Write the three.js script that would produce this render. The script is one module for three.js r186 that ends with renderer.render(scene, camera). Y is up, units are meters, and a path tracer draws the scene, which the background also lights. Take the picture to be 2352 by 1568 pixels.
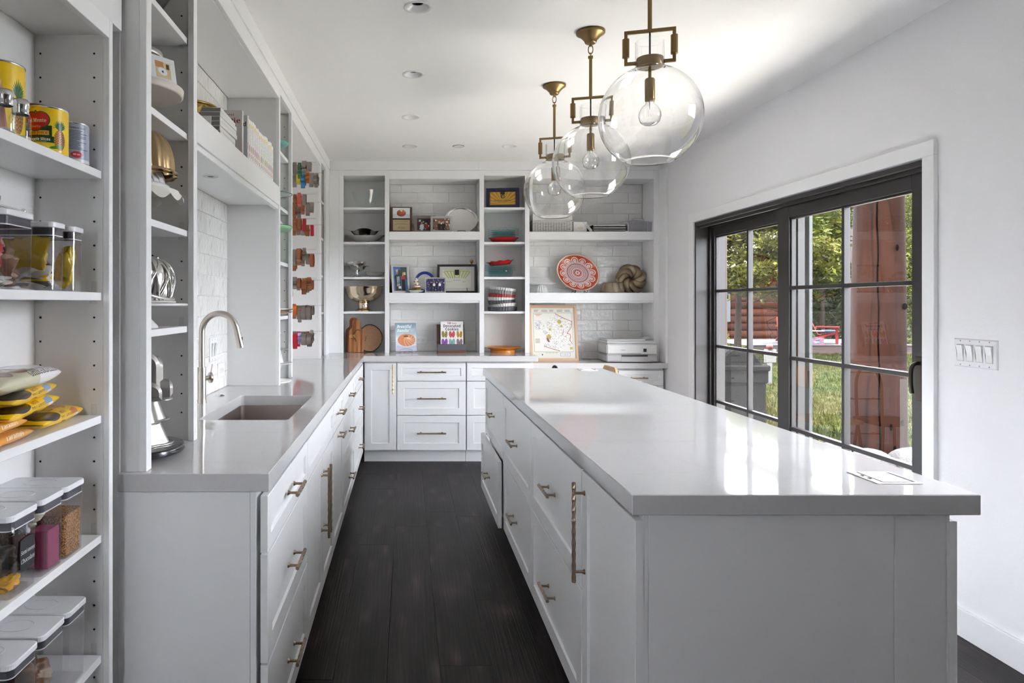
import * as THREE from 'three';
import { mergeGeometries } from 'three/addons/utils/BufferGeometryUtils.js';
import { RectAreaLightUniformsLib } from 'three/addons/lights/RectAreaLightUniformsLib.js';

// ---------- camera, sky, sun, exposure ----------
const scene = new THREE.Scene();
const EYE = 1.3605;
const camera = new THREE.PerspectiveCamera(2 * Math.atan(784 / 1568) * 180 / Math.PI, 1.5, 0.05, 400);
camera.position.set(0, EYE, 0);
camera.lookAt(0, EYE, -5);
camera.setViewOffset(2352, 1568, 242, 88, 2352, 1568);
const SKY = new THREE.Color().setRGB(1.0, 1.03, 1.1).multiplyScalar(6.0);
scene.background = SKY;
const sun = new THREE.DirectionalLight(new THREE.Color().setRGB(1, 0.93, 0.8), 20);
sun.position.set(9, 40, -8); sun.target.position.set(14, 0, -18);
sun.castShadow = true; sun.shadow.radius = 2; sun.shadow.mapSize.set(2048, 2048);
Object.assign(sun.shadow.camera, { left: -30, right: 30, top: 30, bottom: -30, near: 1, far: 120 });
scene.add(sun, sun.target);
const renderer = new THREE.WebGLRenderer({ antialias: true });
renderer.toneMapping = THREE.LinearToneMapping;
renderer.toneMappingExposure = 5.0;
renderer.shadowMap.enabled = true;
renderer.shadowMap.type = THREE.PCFSoftShadowMap;
RectAreaLightUniformsLib.init();

// ---------- helpers ----------
const PI = Math.PI, V3 = (x, y, z) => new THREE.Vector3(x, y, z);
function rng(seed) { let s = seed >>> 0; return () => { s = (s + 0x6d2b79f5) >>> 0; let t = Math.imul(s ^ (s >>> 15), 1 | s); t = (t + Math.imul(t ^ (t >>> 7), 61 | t)) ^ t; return ((t ^ (t >>> 14)) >>> 0) / 4294967296; }; }
const R0 = rng(7);
const used = new Map();
function numbered(n) { const k = used.get(n) || 0; used.set(n, k + 1); return k ? n + '_' + String(k).padStart(3, '0') : n; }
function shadows(m) { m.castShadow = m.receiveShadow = true; return m; }
const origin = new WeakMap();
// a top-level thing: a Group at its base
function thing(name, label, category, pos = [0, 0, 0], turn = 0, group) {
  const o = new THREE.Group(); o.name = numbered(name); o.position.set(...pos); o.rotation.y = turn;
  o.userData = { label, category }; if (group) o.userData.group = group;
  scene.add(o); origin.set(o, pos); return o;
}
function struct(name, geo, mat) {
  const o = geo ? shadows(new THREE.Mesh(fin(geo), mat)) : new THREE.Group();
  o.name = numbered(name); o.userData.kind = 'structure'; scene.add(o); origin.set(o, [0, 0, 0]); return o;
}
// a part in its parent's own axes
function part(parent, name, geo, mat, label) {
  const m = shadows(new THREE.Mesh(fin(geo), mat)); m.name = name; if (label) m.userData.label = label;
  parent.add(m); return m;
}
// a part given in world axes for an unturned thing
function wpart(parent, name, geo, mat, label) {
  const o = origin.get(parent) || [0, 0, 0]; const g = fin(geo); g.translate(-o[0], -o[1], -o[2]);
  const m = part(parent, name, g, mat, label); origin.set(m, o); return m;
}
function single(name, label, category, geo, mat, pos = [0, 0, 0], turn = 0, group) {
  const m = shadows(new THREE.Mesh(fin(geo), mat)); m.name = numbered(name); m.position.set(...pos); m.rotation.y = turn;
  m.userData = { label, category }; if (group) m.userData.group = group; scene.add(m); return m;
}
function copyOf(o, label, pos, turn = 0, group) {
  const c = o.clone(); c.name = numbered(o.name.replace(/_\d\d\d$/, '')); c.userData = { ...o.userData, label };
  if (group) c.userData.group = group; c.position.set(...pos); c.rotation.set(0, turn, 0); scene.add(c); return c;
}
function clean(g) {
  let n = g.index ? g.toNonIndexed() : g;
  for (const k of Object.keys(n.attributes)) if (!['position', 'normal', 'uv', 'color'].includes(k)) n.deleteAttribute(k);
  if (!n.attributes.normal) n.computeVertexNormals();
  if (!n.attributes.uv) boxUV(n);
  n.morphAttributes = {}; return n;
}
// turn a surface right side out
function orient(g) {
  if (g.userData.turned) return g; g = clean(g); const p = g.attributes.position, n = g.attributes.normal, u = g.attributes.uv; g.computeBoundingBox(); const c = g.boundingBox.getCenter(V3()), s = g.boundingBox.getSize(V3());
  const at = (i) => V3().fromBufferAttribute(p, i).sub(c); let v = 0; for (let i = 0; i < p.count; i += 3) v += at(i).dot(at(i + 1).cross(at(i + 2))) / 6;
  if (v < -0.004 * s.x * s.y * s.z) for (const [a, k] of [[p, 3], [n, 3], [u, 2]]) for (let i = 0; i < p.count; i += 3) for (let q = 0; q < k; q++) { const o = a.array, x = (i + 1) * k + q, y = (i + 2) * k + q, t = o[x]; o[x] = o[y]; o[y] = t; }
  if (v < -0.004 * s.x * s.y * s.z) for (let i = 0; i < n.array.length; i++) n.array[i] *= -1;
  g.userData.turned = true; return g;
}
function fin(g) { return Array.isArray(g) ? (g.length === 1 ? orient(g[0]) : mergeGeometries(g.map(orient))) : orient(g); }
const join = (...g) => fin(g.flat());
function boxUV(g) {
  const p = g.attributes.position, n = g.attributes.normal, uv = new Float32Array(p.count * 2);
  for (let i = 0; i < p.count; i++) {
    const ax = Math.abs(n.getX(i)), ay = Math.abs(n.getY(i)), az = Math.abs(n.getZ(i));
    const x = p.getX(i), y = p.getY(i), z = p.getZ(i);
    if (ay >= ax && ay >= az) { uv[2 * i] = x; uv[2 * i + 1] = z; } else if (ax >= az) { uv[2 * i] = z; uv[2 * i + 1] = y; } else { uv[2 * i] = x; uv[2 * i + 1] = y; }
  }
  g.setAttribute('uv', new THREE.BufferAttribute(uv, 2)); return g;
}
// flat-shaded polygons -> geometry
function polys(list) {
  const pos = [];
  for (const f of list) for (let i = 1; i + 1 < f.length; i++) for (const v of [f[0], f[i], f[i + 1]]) pos.push(v[0], v[1], v[2]);
  const g = new THREE.BufferGeometry(); g.setAttribute('position', new THREE.Float32BufferAttribute(pos, 3));
  g.computeVertexNormals(); return boxUV(g);
}
// box with chamfered edges: centre + size
function cbox(w, h, d, c = 0.0015) {
  const a = w / 2, b = h / 2, e = d / 2; c = Math.min(c, a * 0.9, b * 0.9, e * 0.9);
  const f = [];
  const q = (P) => f.push(P);
  for (const s of [1, -1]) {
    const o = (P) => (s > 0 ? P : P.reverse());
    q(o([[s * a, -b + c, e - c], [s * a, -b + c, -e + c], [s * a, b - c, -e + c], [s * a, b - c, e - c]]));
    q(o([[-a + c, s * b, e - c], [a - c, s * b, e - c], [a - c, s * b, -e + c], [-a + c, s * b, -e + c]]));
    q(o([[-a + c, -b + c, s * e], [a - c, -b + c, s * e], [a - c, b - c, s * e], [-a + c, b - c, s * e]]));
  }
  for (const s of [1, -1]) for (const t of [1, -1]) {
    const o = (P) => (s * t > 0 ? P : P.reverse());
    q(o([[s * a, t * (b - c), e - c], [s * a, t * (b - c), -e + c], [s * (a - c), t * b, -e + c], [s * (a - c), t * b, e - c]]));
    q(o([[s * a, -b + c, t * (e - c)], [s * a, b - c, t * (e - c)], [s * (a - c), b - c, t * e], [s * (a - c), -b + c, t * e]]).reverse());
    q(o([[-a + c, s * b, t * (e - c)], [-a + c, s * (b - c), t * e], [a - c, s * (b - c), t * e], [a - c, s * b, t * (e - c)]]));
    for (const u of [1, -1]) { const P = [[s * a, t * (b - c), u * (e - c)], [s * (a - c), t * b, u * (e - c)], [s * (a - c), t * (b - c), u * e]]; q(s * t * u > 0 ? P : P.reverse()); }
  }
  for (const P of f) { const n = V3(...P[1]).sub(V3(...P[0])).cross(V3(...P[2]).sub(V3(...P[0]))), m = P.reduce((s, v) => s.add(V3(...v)), V3(0, 0, 0)); if (n.dot(m) < 0) P.reverse(); }
  return polys(f);
}
// box given by its extents; d is the distance in front of the camera (z = -d)
function bx(x0, x1, y0, y1, d0, d1, c = 0.0015) {
  return cbox(x1 - x0, y1 - y0, d1 - d0, c).translate((x0 + x1) / 2, (y0 + y1) / 2, -(d0 + d1) / 2);
}
// the same with plain local z
function lb(x0, x1, y0, y1, z0, z1, c = 0.0015) { return cbox(x1 - x0, y1 - y0, z1 - z0, c).translate((x0 + x1) / 2, (y0 + y1) / 2, (z0 + z1) / 2); }
// nested rectangles [inset, z] joined by quads, the last one filled, the first one backed; centred at 0,0
function nested(w, h, loops, back = true, fill = true) {
  const f = [], L = loops.map(([i, z]) => { const a = w / 2 - i, b = h / 2 - i; return [[-a, -b, z], [a, -b, z], [a, b, z], [-a, b, z]]; });
  for (let k = 0; k + 1 < L.length; k++) for (let i = 0; i < 4; i++) { const j = (i + 1) % 4; f.push([L[k][i], L[k][j], L[k + 1][j], L[k + 1][i]]); }
  if (fill) f.push(L[L.length - 1]);
  if (back) f.push([...L[0]].reverse());
  return polys(f);
}
function cyl(r0, r1, h, seg = 20, open = false) { return new THREE.CylinderGeometry(r1, r0, h, seg, 1, open); }   // r0 bottom, r1 top
function rod(a, b, r, seg = 10, r2) {
  const A = V3(...a), B = V3(...b), d = B.clone().sub(A), g = cyl(r, r2 ?? r, d.length(), seg);
  g.applyQuaternion(new THREE.Quaternion().setFromUnitVectors(V3(0, 1, 0), d.clone().normalize()));
  const m = A.add(B).multiplyScalar(0.5); return g.translate(m.x, m.y, m.z);
}
function lathe(pts, seg = 40) { return new THREE.LatheGeometry(pts.map((p) => new THREE.Vector2(p[0], p[1])), seg); }
function tube(pts, r, seg = 24, rs = 8, closed = false) { return new THREE.TubeGeometry(new THREE.CatmullRomCurve3(pts.map((p) => V3(...p)), closed, 'catmullrom', 0.5), seg, r, rs, closed); }
function ext(shape, depth, bevel = 0.001, curve = 8) {
  return new THREE.ExtrudeGeometry(shape, { depth: depth - 2 * bevel, bevelEnabled: bevel > 0, bevelThickness: bevel, bevelSize: bevel, bevelOffset: -bevel, bevelSegments: 1, curveSegments: curve }).translate(0, 0, bevel);
}
function shp(pts) { const s = new THREE.Shape(); pts.forEach((p, i) => (i ? s.lineTo(p[0], p[1]) : s.moveTo(p[0], p[1]))); s.closePath(); return s; }
function rrect(x0, y0, w, h, r) {
  const s = new THREE.Shape(); s.moveTo(x0 + r, y0); s.lineTo(x0 + w - r, y0); s.absarc(x0 + w - r, y0 + r, r, -PI / 2, 0); s.lineTo(x0 + w, y0 + h - r); s.absarc(x0 + w - r, y0 + h - r, r, 0, PI / 2);
  s.lineTo(x0 + r, y0 + h); s.absarc(x0 + r, y0 + h - r, r, PI / 2, PI); s.lineTo(x0, y0 + r); s.absarc(x0 + r, y0 + r, r, PI, 1.5 * PI); return s;
}
// surface from a function of (u, v); smooth normals
function grid(fn, nu, nv) {
  const pos = [], uv = [], idx = [];
  for (let j = 0; j <= nv; j++) for (let i = 0; i <= nu; i++) { const p = fn(i / nu, j / nv); pos.push(...p); uv.push(i / nu, j / nv); }
  for (let j = 0; j < nv; j++) for (let i = 0; i < nu; i++) { const a = j * (nu + 1) + i, b = a + 1, c = a + nu + 1, d = c + 1; idx.push(a, b, d, a, d, c); }
  const g = new THREE.BufferGeometry(); g.setAttribute('position', new THREE.Float32BufferAttribute(pos, 3)); g.setAttribute('uv', new THREE.Float32BufferAttribute(uv, 2));
  g.setIndex(idx); g.computeVertexNormals(); return g;
}
// value noise
const NP = (() => { const r = rng(99), a = new Float32Array(65536); for (let i = 0; i < 65536; i++) a[i] = r(); return a; })();
const hash2 = (x, y) => NP[((x & 255) * 256 + (y & 255)) & 65535];
function vn(x, y, px = 256, py = 256) {
  const xi = Math.floor(x), yi = Math.floor(y), fx = x - xi, fy = y - yi, u = fx * fx * (3 - 2 * fx), v = fy * fy * (3 - 2 * fy);
  const m = (a, n) => ((a % n) + n) % n, a = hash2(m(xi, px), m(yi, py)), b = hash2(m(xi + 1, px), m(yi, py)), c = hash2(m(xi, px), m(yi + 1, py)), d = hash2(m(xi + 1, px), m(yi + 1, py));
  return a + (b - a) * u + (c - a) * v + (a - b - c + d) * u * v;
}
const clamp = (x, a = 0, b = 1) => Math.min(b, Math.max(a, x)), lerp = (a, b, t) => a + (b - a) * t;
// a computed texture: f(u, v, x, y) -> [r, g, b] sRGB 0..1 or a number
function dtex(w, h, f, srgb = true, repeat = true) {
  const d = new Uint8Array(w * h * 4);
  for (let y = 0; y < h; y++) for (let x = 0; x < w; x++) { let c = f(x / w, y / h, x, y); if (typeof c === 'number') c = [c, c, c]; const o = (y * w + x) * 4; for (let k = 0; k < 3; k++) d[o + k] = clamp(c[k]) * 255; d[o + 3] = 255; }
  const t = new THREE.DataTexture(d, w, h); t.magFilter = THREE.LinearFilter; t.minFilter = THREE.LinearMipmapLinearFilter; t.generateMipmaps = true;
  if (repeat) t.wrapS = t.wrapT = THREE.RepeatWrapping; if (srgb) t.colorSpace = THREE.SRGBColorSpace; t.needsUpdate = true; return t;
}
function ctex(w, h, draw) {
  const c = document.createElement('canvas'); c.width = w; c.height = h; draw(c.getContext('2d'), w, h);
  const t = new THREE.CanvasTexture(c); t.colorSpace = THREE.SRGBColorSpace; return t;
}
const mat = (color, roughness = 0.5, o = {}) => { const m = new THREE.MeshStandardMaterial({ roughness, ...o }); if (Array.isArray(color)) m.color.setRGB(...color); else if (color != null) m.color.set(color); return m; };
const phys = (color, roughness, o = {}) => { const m = new THREE.MeshPhysicalMaterial({ roughness, ...o }); if (Array.isArray(color)) m.color.setRGB(...color); else m.color.set(color); return m; };
const printed = (t, roughness = 0.5, o = {}) => mat([1, 1, 1], roughness, { map: t, ...o });

// ---------- shared materials ----------
const orange = dtex(256, 256, (u, v) => 0.5 + 0.5 * (vn(u * 64, v * 64, 64, 64) - 0.5) + 0.3 * (vn(u * 128, v * 128, 128, 128) - 0.5), false);
orange.repeat.set(3, 3);
const MT = {
  cab: mat([0.84, 0.845, 0.855], 0.3),
  cabIn: mat([0.78, 0.775, 0.77], 0.42),
  wall: mat([0.82, 0.815, 0.835], 0.75, { bumpMap: orange, bumpScale: 0.0004 }),
  ceil: mat([0.86, 0.855, 0.845], 0.8, { bumpMap: orange, bumpScale: 0.0004 }),
  trim: mat([0.85, 0.85, 0.86], 0.35),
  grout: mat([0.84, 0.83, 0.82], 0.9),
  dark: mat([0.012, 0.011, 0.012], 0.6),
  hole: mat([0.01, 0.01, 0.01], 0.9),
  bronze: mat([0.33, 0.25, 0.175], 0.32, { metalness: 1 }),
  brass: mat([0.27, 0.18, 0.08], 0.36, { metalness: 1 }),
  nickel: mat([0.60, 0.55, 0.50], 0.28, { metalness: 1 }),
  steel: mat([0.62, 0.62, 0.63], 0.22, { metalness: 1 }),
  silver: mat([0.72, 0.71, 0.70], 0.12, { metalness: 1 }),
  alu: mat([0.62, 0.61, 0.60], 0.36, { metalness: 1 }),
  chrome: mat([0.75, 0.75, 0.76], 0.08, { metalness: 1 }),
  doorDark: mat([0.022, 0.020, 0.021], 0.42),
  white: mat([0.8, 0.8, 0.8], 0.25),
  whitePlastic: mat([0.78, 0.78, 0.8], 0.35),
  black: mat([0.01, 0.01, 0.011], 0.35),
  iron: mat([0.02, 0.018, 0.017], 0.5, { metalness: 0.6 }),
  pane: phys([1, 1, 1], 0.0, { transmission: 1, thickness: 0, ior: 1.5 }),
  glass: phys([0.97, 1, 0.99], 0.0, { transmission: 1, thickness: 0, ior: 1.5 }),
  tinted: phys([0.6, 0.605, 0.605], 0.0, { transmission: 1, thickness: 0, ior: 1.5 }),
  blown: phys([1, 1, 1], 0.0, { transmission: 1, thickness: 0.002, ior: 1.5 }),
  clip: phys([0.95, 0.95, 0.95], 0.12, { transmission: 1, thickness: 0, ior: 1.45 }),
};
// ================= the room =================
const XR = 2.273, XW = -0.9735, XF = -0.6885, DF = 6.09, DW = 6.39, CEIL = 2.626, CT = 0.914, DN = -0.35;
// floor: a slab and dark oak planks
const floor = struct('floor', bx(-1.15, 2.45, -0.12, -0.0205, DN - 0.15, 6.55, 0), MT.dark);
{
  const wood = (seed) => {
    const r = rng(seed), ph = r() * 50, kn = [...Array(2)].map(() => [0.12 + 0.76 * r(), r(), 0.03 + 0.05 * r()]);
    return dtex(128, 1024, (u, v) => {
      let x = u, w = 0; for (const k of kn) { const dx = (u - k[0]) * 0.8, dy = (v - k[1]) * 6, q = Math.exp(-(dx * dx + dy * dy) / 0.02); w += q * 0.6; }
      const g = vn(x * 46 + ph + 3 * vn(v * 6 + ph, u * 2), v * 9 + ph), fine = vn(u * 120 + ph, v * 26), ring = 0.5 + 0.5 * Math.sin((x * 11 + 2.6 * vn(v * 4 + ph, x * 2.2 + ph) + w * 6) * 6.28);
      const blot = vn(u * 2.5 + ph, v * 7 + ph * 2), scuff = Math.pow(clamp(vn(u * 3 + ph * 3, v * 11 - ph) * 1.5 - 0.5), 3);
      const l = 0.14 + 0.10 * (g - 0.5) + 0.07 * (fine - 0.5) + 0.06 * (ring - 0.5) + 0.12 * (blot - 0.5) + 0.22 * scuff;
      return [l * 1.06 + 0.02 * scuff, l * 0.97, l * 0.98];
    });
  };
  const bump = dtex(128, 512, (u, v) => 0.5 + 0.4 * (vn(u * 90, v * 14, 90, 14) - 0.5) + 0.4 * (vn(u * 40 + 3 * vn(u * 4, v * 6, 4, 6), v * 6, 40, 6) - 0.5), false);
  const mats = [11, 12, 13, 14, 15, 16].map((s) => phys([0.55, 0.47, 0.47], 0.46, { specularIntensity: 0.45,  map: wood(s), bumpMap: bump, bumpScale: 0.0012 }));
  const r = rng(5), W = 0.195;
  for (let i = 0; i < 18; i++) {
    const x0 = 0.123 + (i - 6) * W, x1 = x0 + W; if (x0 > 2.27 || x1 < -0.97) continue;
    let d = DN + r() * 1.6; let prev = DN;
    while (prev < 6.4) {
      const a = prev, b = Math.min(6.4, d), cx0 = Math.max(x0, -0.97), cx1 = Math.min(x1, 2.272);
      if (b - a > 0.05) {
        const g = bx(cx0 + 0.0004, cx1 - 0.0004, -0.02, 0, a + 0.0004, b - 0.0004, 0.0007), uv = g.attributes.uv, p = g.attributes.position;
        const off = r();
        for (let k = 0; k < uv.count; k++) uv.setXY(k, (p.getX(k) - x0) / W, -p.getZ(k) / 2.2 + off);
        part(floor, 'plank', g, mats[Math.floor(r() * 6)]);
      }
      prev = b; d = b + 1.1 + r() * 1.3;
    }
  }
}
{
  const c = shp([[-1.15, DN - 0.15], [2.45, DN - 0.15], [2.45, 6.55], [-1.15, 6.55]]);
  for (const [x, d] of [[0.047, 2.92], [0.036, 3.776], [0.027, 4.645], [0.025, 5.505], [0.828, 5.5]]) { const h = new THREE.Path(); h.absarc(x, d, 0.0525, 0, 2 * PI, true); c.holes.push(h); }
  struct('ceiling', boxUV(clean(ext(c, 0.2, 0, 24).rotateX(-PI / 2).translate(0, CEIL, 0))), MT.ceil);
}
struct('wall_left', bx(-1.15, XW, 0, CEIL, DN - 0.15, 6.55, 0), MT.wall);
struct('wall_back', bx(XW, 2.45, 0, CEIL, DW, 6.55, 0), MT.wall);
const O0 = 2.987, O1 = 5.369, OH = 1.996;   // patio door opening
const N0 = 1.62, N1 = 2.3, NH = 2.45, NS = 0.8;   // second glazed door, nearer than the frame reaches
struct('wall_right', [bx(XR, 2.45, 0, CEIL, DN - 0.15, N0, 0), bx(XR, 2.45, 0, CEIL, N1, O0, 0), bx(XR, 2.45, NH, CEIL, N0, N1, 0), bx(XR, 2.45, 0, NS, N0, N1, 0), bx(XR, 2.45, 0, CEIL, O1, DW, 0), bx(XR, 2.45, OH, CEIL, O0, O1, 0)], MT.wall);
const FX0 = -0.86, FX1 = -0.56, FY0 = 0.9, FY1 = 2.1;
struct('wall_front', [bx(XW, FX0, 0, CEIL, DN - 0.15, DN, 0), bx(FX1, XR, 0, CEIL, DN - 0.15, DN, 0), bx(FX0, FX1, 0, FY0, DN - 0.15, DN, 0), bx(FX0, FX1, FY1, CEIL, DN - 0.15, DN, 0)], MT.wall);
{
  const w = struct('window_2', null);
  wpart(w, 'frame', [bx(FX0, FX1, FY0, FY0 + 0.03, DN - 0.12, DN - 0.06), bx(FX0, FX1, FY1 - 0.03, FY1, DN - 0.12, DN - 0.06), bx(FX0, FX0 + 0.03, FY0 + 0.03, FY1 - 0.03, DN - 0.12, DN - 0.06), bx(FX1 - 0.03, FX1, FY0 + 0.03, FY1 - 0.03, DN - 0.12, DN - 0.06)], MT.doorDark);
  wpart(w, 'pane', new THREE.PlaneGeometry(FX1 - FX0 - 0.06, FY1 - FY0 - 0.06).translate((FX0 + FX1) / 2, (FY0 + FY1) / 2, 0.09 - DN), MT.tinted);
  const d = struct('door_2', null), dw = mat([0.05, 0.03, 0.02], 0.5);
  for (let i = 0; i < 10; i++) wpart(d, 'board', bx(0.1 + i * 0.21, 0.1 + i * 0.21 + 0.207, 0.01, 2.3, DN + 0.012, DN + 0.045, 0.003), dw);
  wpart(d, 'rail', [bx(0.1, 2.197, 0.2, 0.34, DN + 0.046, DN + 0.062, 0.003), bx(0.1, 2.197, 1.9, 2.04, DN + 0.046, DN + 0.062, 0.003)], dw);
}
struct('wall_nib', bx(XW, -0.7576, 0, CEIL, 1.803, 1.82, 0.001), MT.wall);
// tall glazed side window nearer than the frame reaches
{
  const w = struct('window_1', null);
  wpart(w, 'frame', [bx(2.33, 2.39, NS, NS + 0.04, N0, N1), bx(2.33, 2.39, NH - 0.04, NH, N0, N1), bx(2.33, 2.39, NS + 0.04, NH - 0.04, N0, N0 + 0.04), bx(2.33, 2.39, NS + 0.04, NH - 0.04, N1 - 0.04, N1)], MT.doorDark);
  wpart(w, 'pane', new THREE.PlaneGeometry(N1 - N0 - 0.08, NH - NS - 0.08).rotateY(-PI / 2).translate(2.36, (NH + NS) / 2, -(N0 + N1) / 2), MT.pane);
}
// trim: baseboards, casing, crown
struct('baseboard_right', [bx(XR - 0.014, XR, 0, 0.115, DN + 0.07, O0 - 0.07, 0.002), bx(XR - 0.014, XR, 0, 0.115, O1 + 0.1, 5.95, 0.002)], MT.trim);
struct('baseboard_front', bx(-0.74, 0.095, 0, 0.115, DN, DN + 0.014, 0.002), MT.trim);
struct('trim_1', [bx(XR - 0.02, XR, 0, OH, O0 - 0.068, O0, 0.002), bx(XR - 0.02, XR, 0, OH, O1, O1 + 0.09, 0.002), bx(XR - 0.02, XR, OH, OH + 0.068, O0 - 0.068, O1 + 0.09, 0.002),
  bx(XR, 2.45, 0, OH, O0 - 0.001, O0 + 0.006, 0.001), bx(XR, 2.45, OH - 0.006, OH + 0.001, O0, O1, 0.001), bx(XR, 2.45, 0, OH, O1 - 0.006, O1 + 0.001, 0.001)], MT.trim);
struct('trim_2', [bx(XF - 0.03, XF + 0.006, 2.546, CEIL, 1.807, DF - 0.02, 0.001), bx(XF + 0.006, 0.641, 2.546, CEIL, DF - 0.006, DF + 0.03, 0.001), bx(0.642, XR, 2.546, CEIL, DF - 0.006, DF + 0.03, 0.001)], MT.cab);

// glossy hand-made subway tiles, each its own piece
{
  const wav = dtex(256, 256, (u, v) => 0.5 + 0.7 * (vn(u * 6, v * 6, 6, 6) - 0.5) + 0.3 * (vn(u * 14, v * 14, 14, 14) - 0.5), false);
  const r = rng(21);
  const tiles = [0, 1, 2, 3, 4, 5].map((i) => { const t = wav.clone(); t.offset.set(r(), r()); t.repeat.set(5, 5); t.needsUpdate = true; return mat([0.79 + 0.025 * (i % 3 - 1), 0.785 + 0.025 * (i % 3 - 1), 0.775 + 0.024 * (i % 3 - 1)], 0.07 + 0.02 * (i % 2), { bumpMap: t, bumpScale: 0.0035 }); });
  const put = (w, side, a0, a1, y0, y1, org, yo) => {
    const L = 0.2955, Hh = 0.0992, g = 0.0011;
    for (let row = Math.floor((y0 - yo) / Hh); yo + row * Hh < y1; row++) {
      const ty0 = Math.max(y0, yo + row * Hh), ty1 = Math.min(y1, yo + (row + 1) * Hh); if (ty1 - ty0 < 0.008) continue;
      const sh = org + (row & 1 ? L / 2 : 0);
      for (let k = Math.floor((a0 - sh) / L); sh + k * L < a1; k++) {
        const t0 = Math.max(a0, sh + k * L), t1 = Math.min(a1, sh + (k + 1) * L); if (t1 - t0 < 0.008) continue;
        const pr = 0.0062 + 0.0012 * r(), tw = (r() - 0.5) * 0.0025, th = (r() - 0.5) * 0.004;
        const G = nested(t1 - t0 - 2 * g, ty1 - ty0 - 2 * g, [[0, 0], [0, pr - 0.002], [0.0022, pr]]); G.rotateY(th * 0.5); G.rotateX(tw);
        const u = G.attributes.uv, ou = r(), ov = r(); for (let q = 0; q < u.count; q++) u.setXY(q, u.getX(q) + ou, u.getY(q) + ov);
        if (side === 'left') { G.rotateY(PI / 2); G.translate(XW, (ty0 + ty1) / 2, -(t0 + t1) / 2); } else G.translate((t0 + t1) / 2, (ty0 + ty1) / 2, -DW);
        part(w, 'tile', G, tiles[Math.floor(r() * 6)]);
      }
    }
  };
  const tl = struct('wall_tiled_left', bx(XW - 0.002, XW + 0.0022, CT, 2.47, 2.246, 3.686, 0), MT.grout);
  put(tl, 'left', 2.25, 3.682, CT + 0.001, 2.468, 3.304, 0.9);
  const tb = struct('wall_tiled_back', [bx(-0.156, 0.65, CT, 2.47, DW - 0.0022, DW + 0.002, 0), bx(1.097, 2.25, 0.84, 2.47, DW - 0.0022, DW + 0.002, 0)], MT.grout);
  put(tb, 'back', -0.155, 0.649, CT + 0.001, 2.468, 0.248 - 0.1478, 0.905);
  put(tb, 'back', 1.098, 2.2, 0.8405, 2.468, 1.335 - 0.1478, 0.905);
}

// sliding patio door
{
  const d = struct('door_1', null);
  const J = MT.doorDark;
  wpart(d, 'frame', [bx(2.30, 2.47, 0, OH - 0.006, O0 + 0.006, O0 + 0.02, 0.001), bx(2.262, 2.47, 0, OH - 0.006, O1 - 0.03, O1 - 0.006, 0.001), bx(2.36, 2.372, 0, OH - 0.03, O1 - 0.06, O1 - 0.03, 0.001), bx(2.42, 2.47, 0, OH - 0.03, O1 - 0.075, O1 - 0.03, 0.001),
    bx(2.262, 2.47, OH - 0.03, OH - 0.006, O0 + 0.006, O1 - 0.006, 0.001), bx(2.285, 2.305, OH - 0.05, OH - 0.03, O0 + 0.006, O1 - 0.03, 0.001), bx(2.36, 2.372, OH - 0.05, OH - 0.03, O0 + 0.006, O1 - 0.03, 0.001), bx(2.262, 2.49, -0.02, 0.025, O0 + 0.006, O1 - 0.006, 0.001)], J);
  const leaf = (name, xc, a, b, st0, st1) => {   // a..b along the wall; stiles st0 (near) and st1 (far)
    const T = 0.022, y0 = 0.03, y1 = OH - 0.045, gy0 = 0.18, gy1 = 1.878, g0 = a + st0, g1 = b - st1;
    const p = wpart(d, name, [bx(xc - T, xc + T, y0, y1, a, g0, 0.002), bx(xc - T, xc + T, y0, y1, g1, b, 0.002), bx(xc - T, xc + T, gy1, y1, g0, g1, 0.002), bx(xc - T, xc + T, y0, gy0, g0, g1, 0.002),
      bx(xc - 0.012, xc + 0.012, gy0, gy0 + 0.012, g0, g1), bx(xc - 0.012, xc + 0.012, gy1 - 0.012, gy1, g0, g1), bx(xc - 0.012, xc + 0.012, gy0, gy1, g0, g0 + 0.012), bx(xc - 0.012, xc + 0.012, gy0, gy1, g1 - 0.012, g1)], J);
    const mid = (g0 + g1) / 2;
    wpart(p, 'muntin', bx(xc - 0.017, xc + 0.017, gy0, gy1, mid - 0.011, mid + 0.011), J);
    for (let k = 1; k < 4; k++) { const y = lerp(gy0, gy1, k / 4); wpart(p, 'muntin', bx(xc - 0.016, xc + 0.016, y - 0.011, y + 0.011, g0, g1), J); }
    wpart(p, 'pane', new THREE.PlaneGeometry(g1 - g0, gy1 - gy0).rotateY(-PI / 2).translate(xc, (gy0 + gy1) / 2, -(g0 + g1) / 2), MT.tinted);
    return p;
  };
  leaf('door_panel', 2.333, O0 + 0.022, 4.253, 0.115, 0.125);
  leaf('door_panel', 2.4, 4.15, O1 - 0.032, 0.12, 0.06);
  const clad = mat([0.035, 0.04, 0.041], 0.4);
  wpart(d, 'screen_frame', [bx(2.452, 2.474, 0.03, OH - 0.05, 4.16, 4.3, 0.002)], clad, 'pale grey green outer door stile seen through the glass');
  const hs = tube([[2.312, 1.09, -3.075], [2.285, 1.085, -3.075], [2.272, 1.06, -3.075], [2.27, 1.0, -3.075], [2.276, 0.955, -3.075]], 0.009, 20, 8);
  wpart(d, 'handle', [hs, bx(2.305, 2.313, 0.92, 1.12, 3.055, 3.095, 0.002)], mat([0.05, 0.042, 0.03], 0.35, { metalness: 0.7 }));
}
// ================= cabinets =================
// shaker front, outer face at z = 0, centred
function shaker(w, h, rail = 0.058, t = 0.02) {
  const r2 = Math.min(rail, h * 0.27, w * 0.27);
  return nested(w, h, [[0, -t], [0, -0.0015], [0.0015, 0], [r2, 0], [r2 + 0.0035, -0.0075]]);
}
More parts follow.
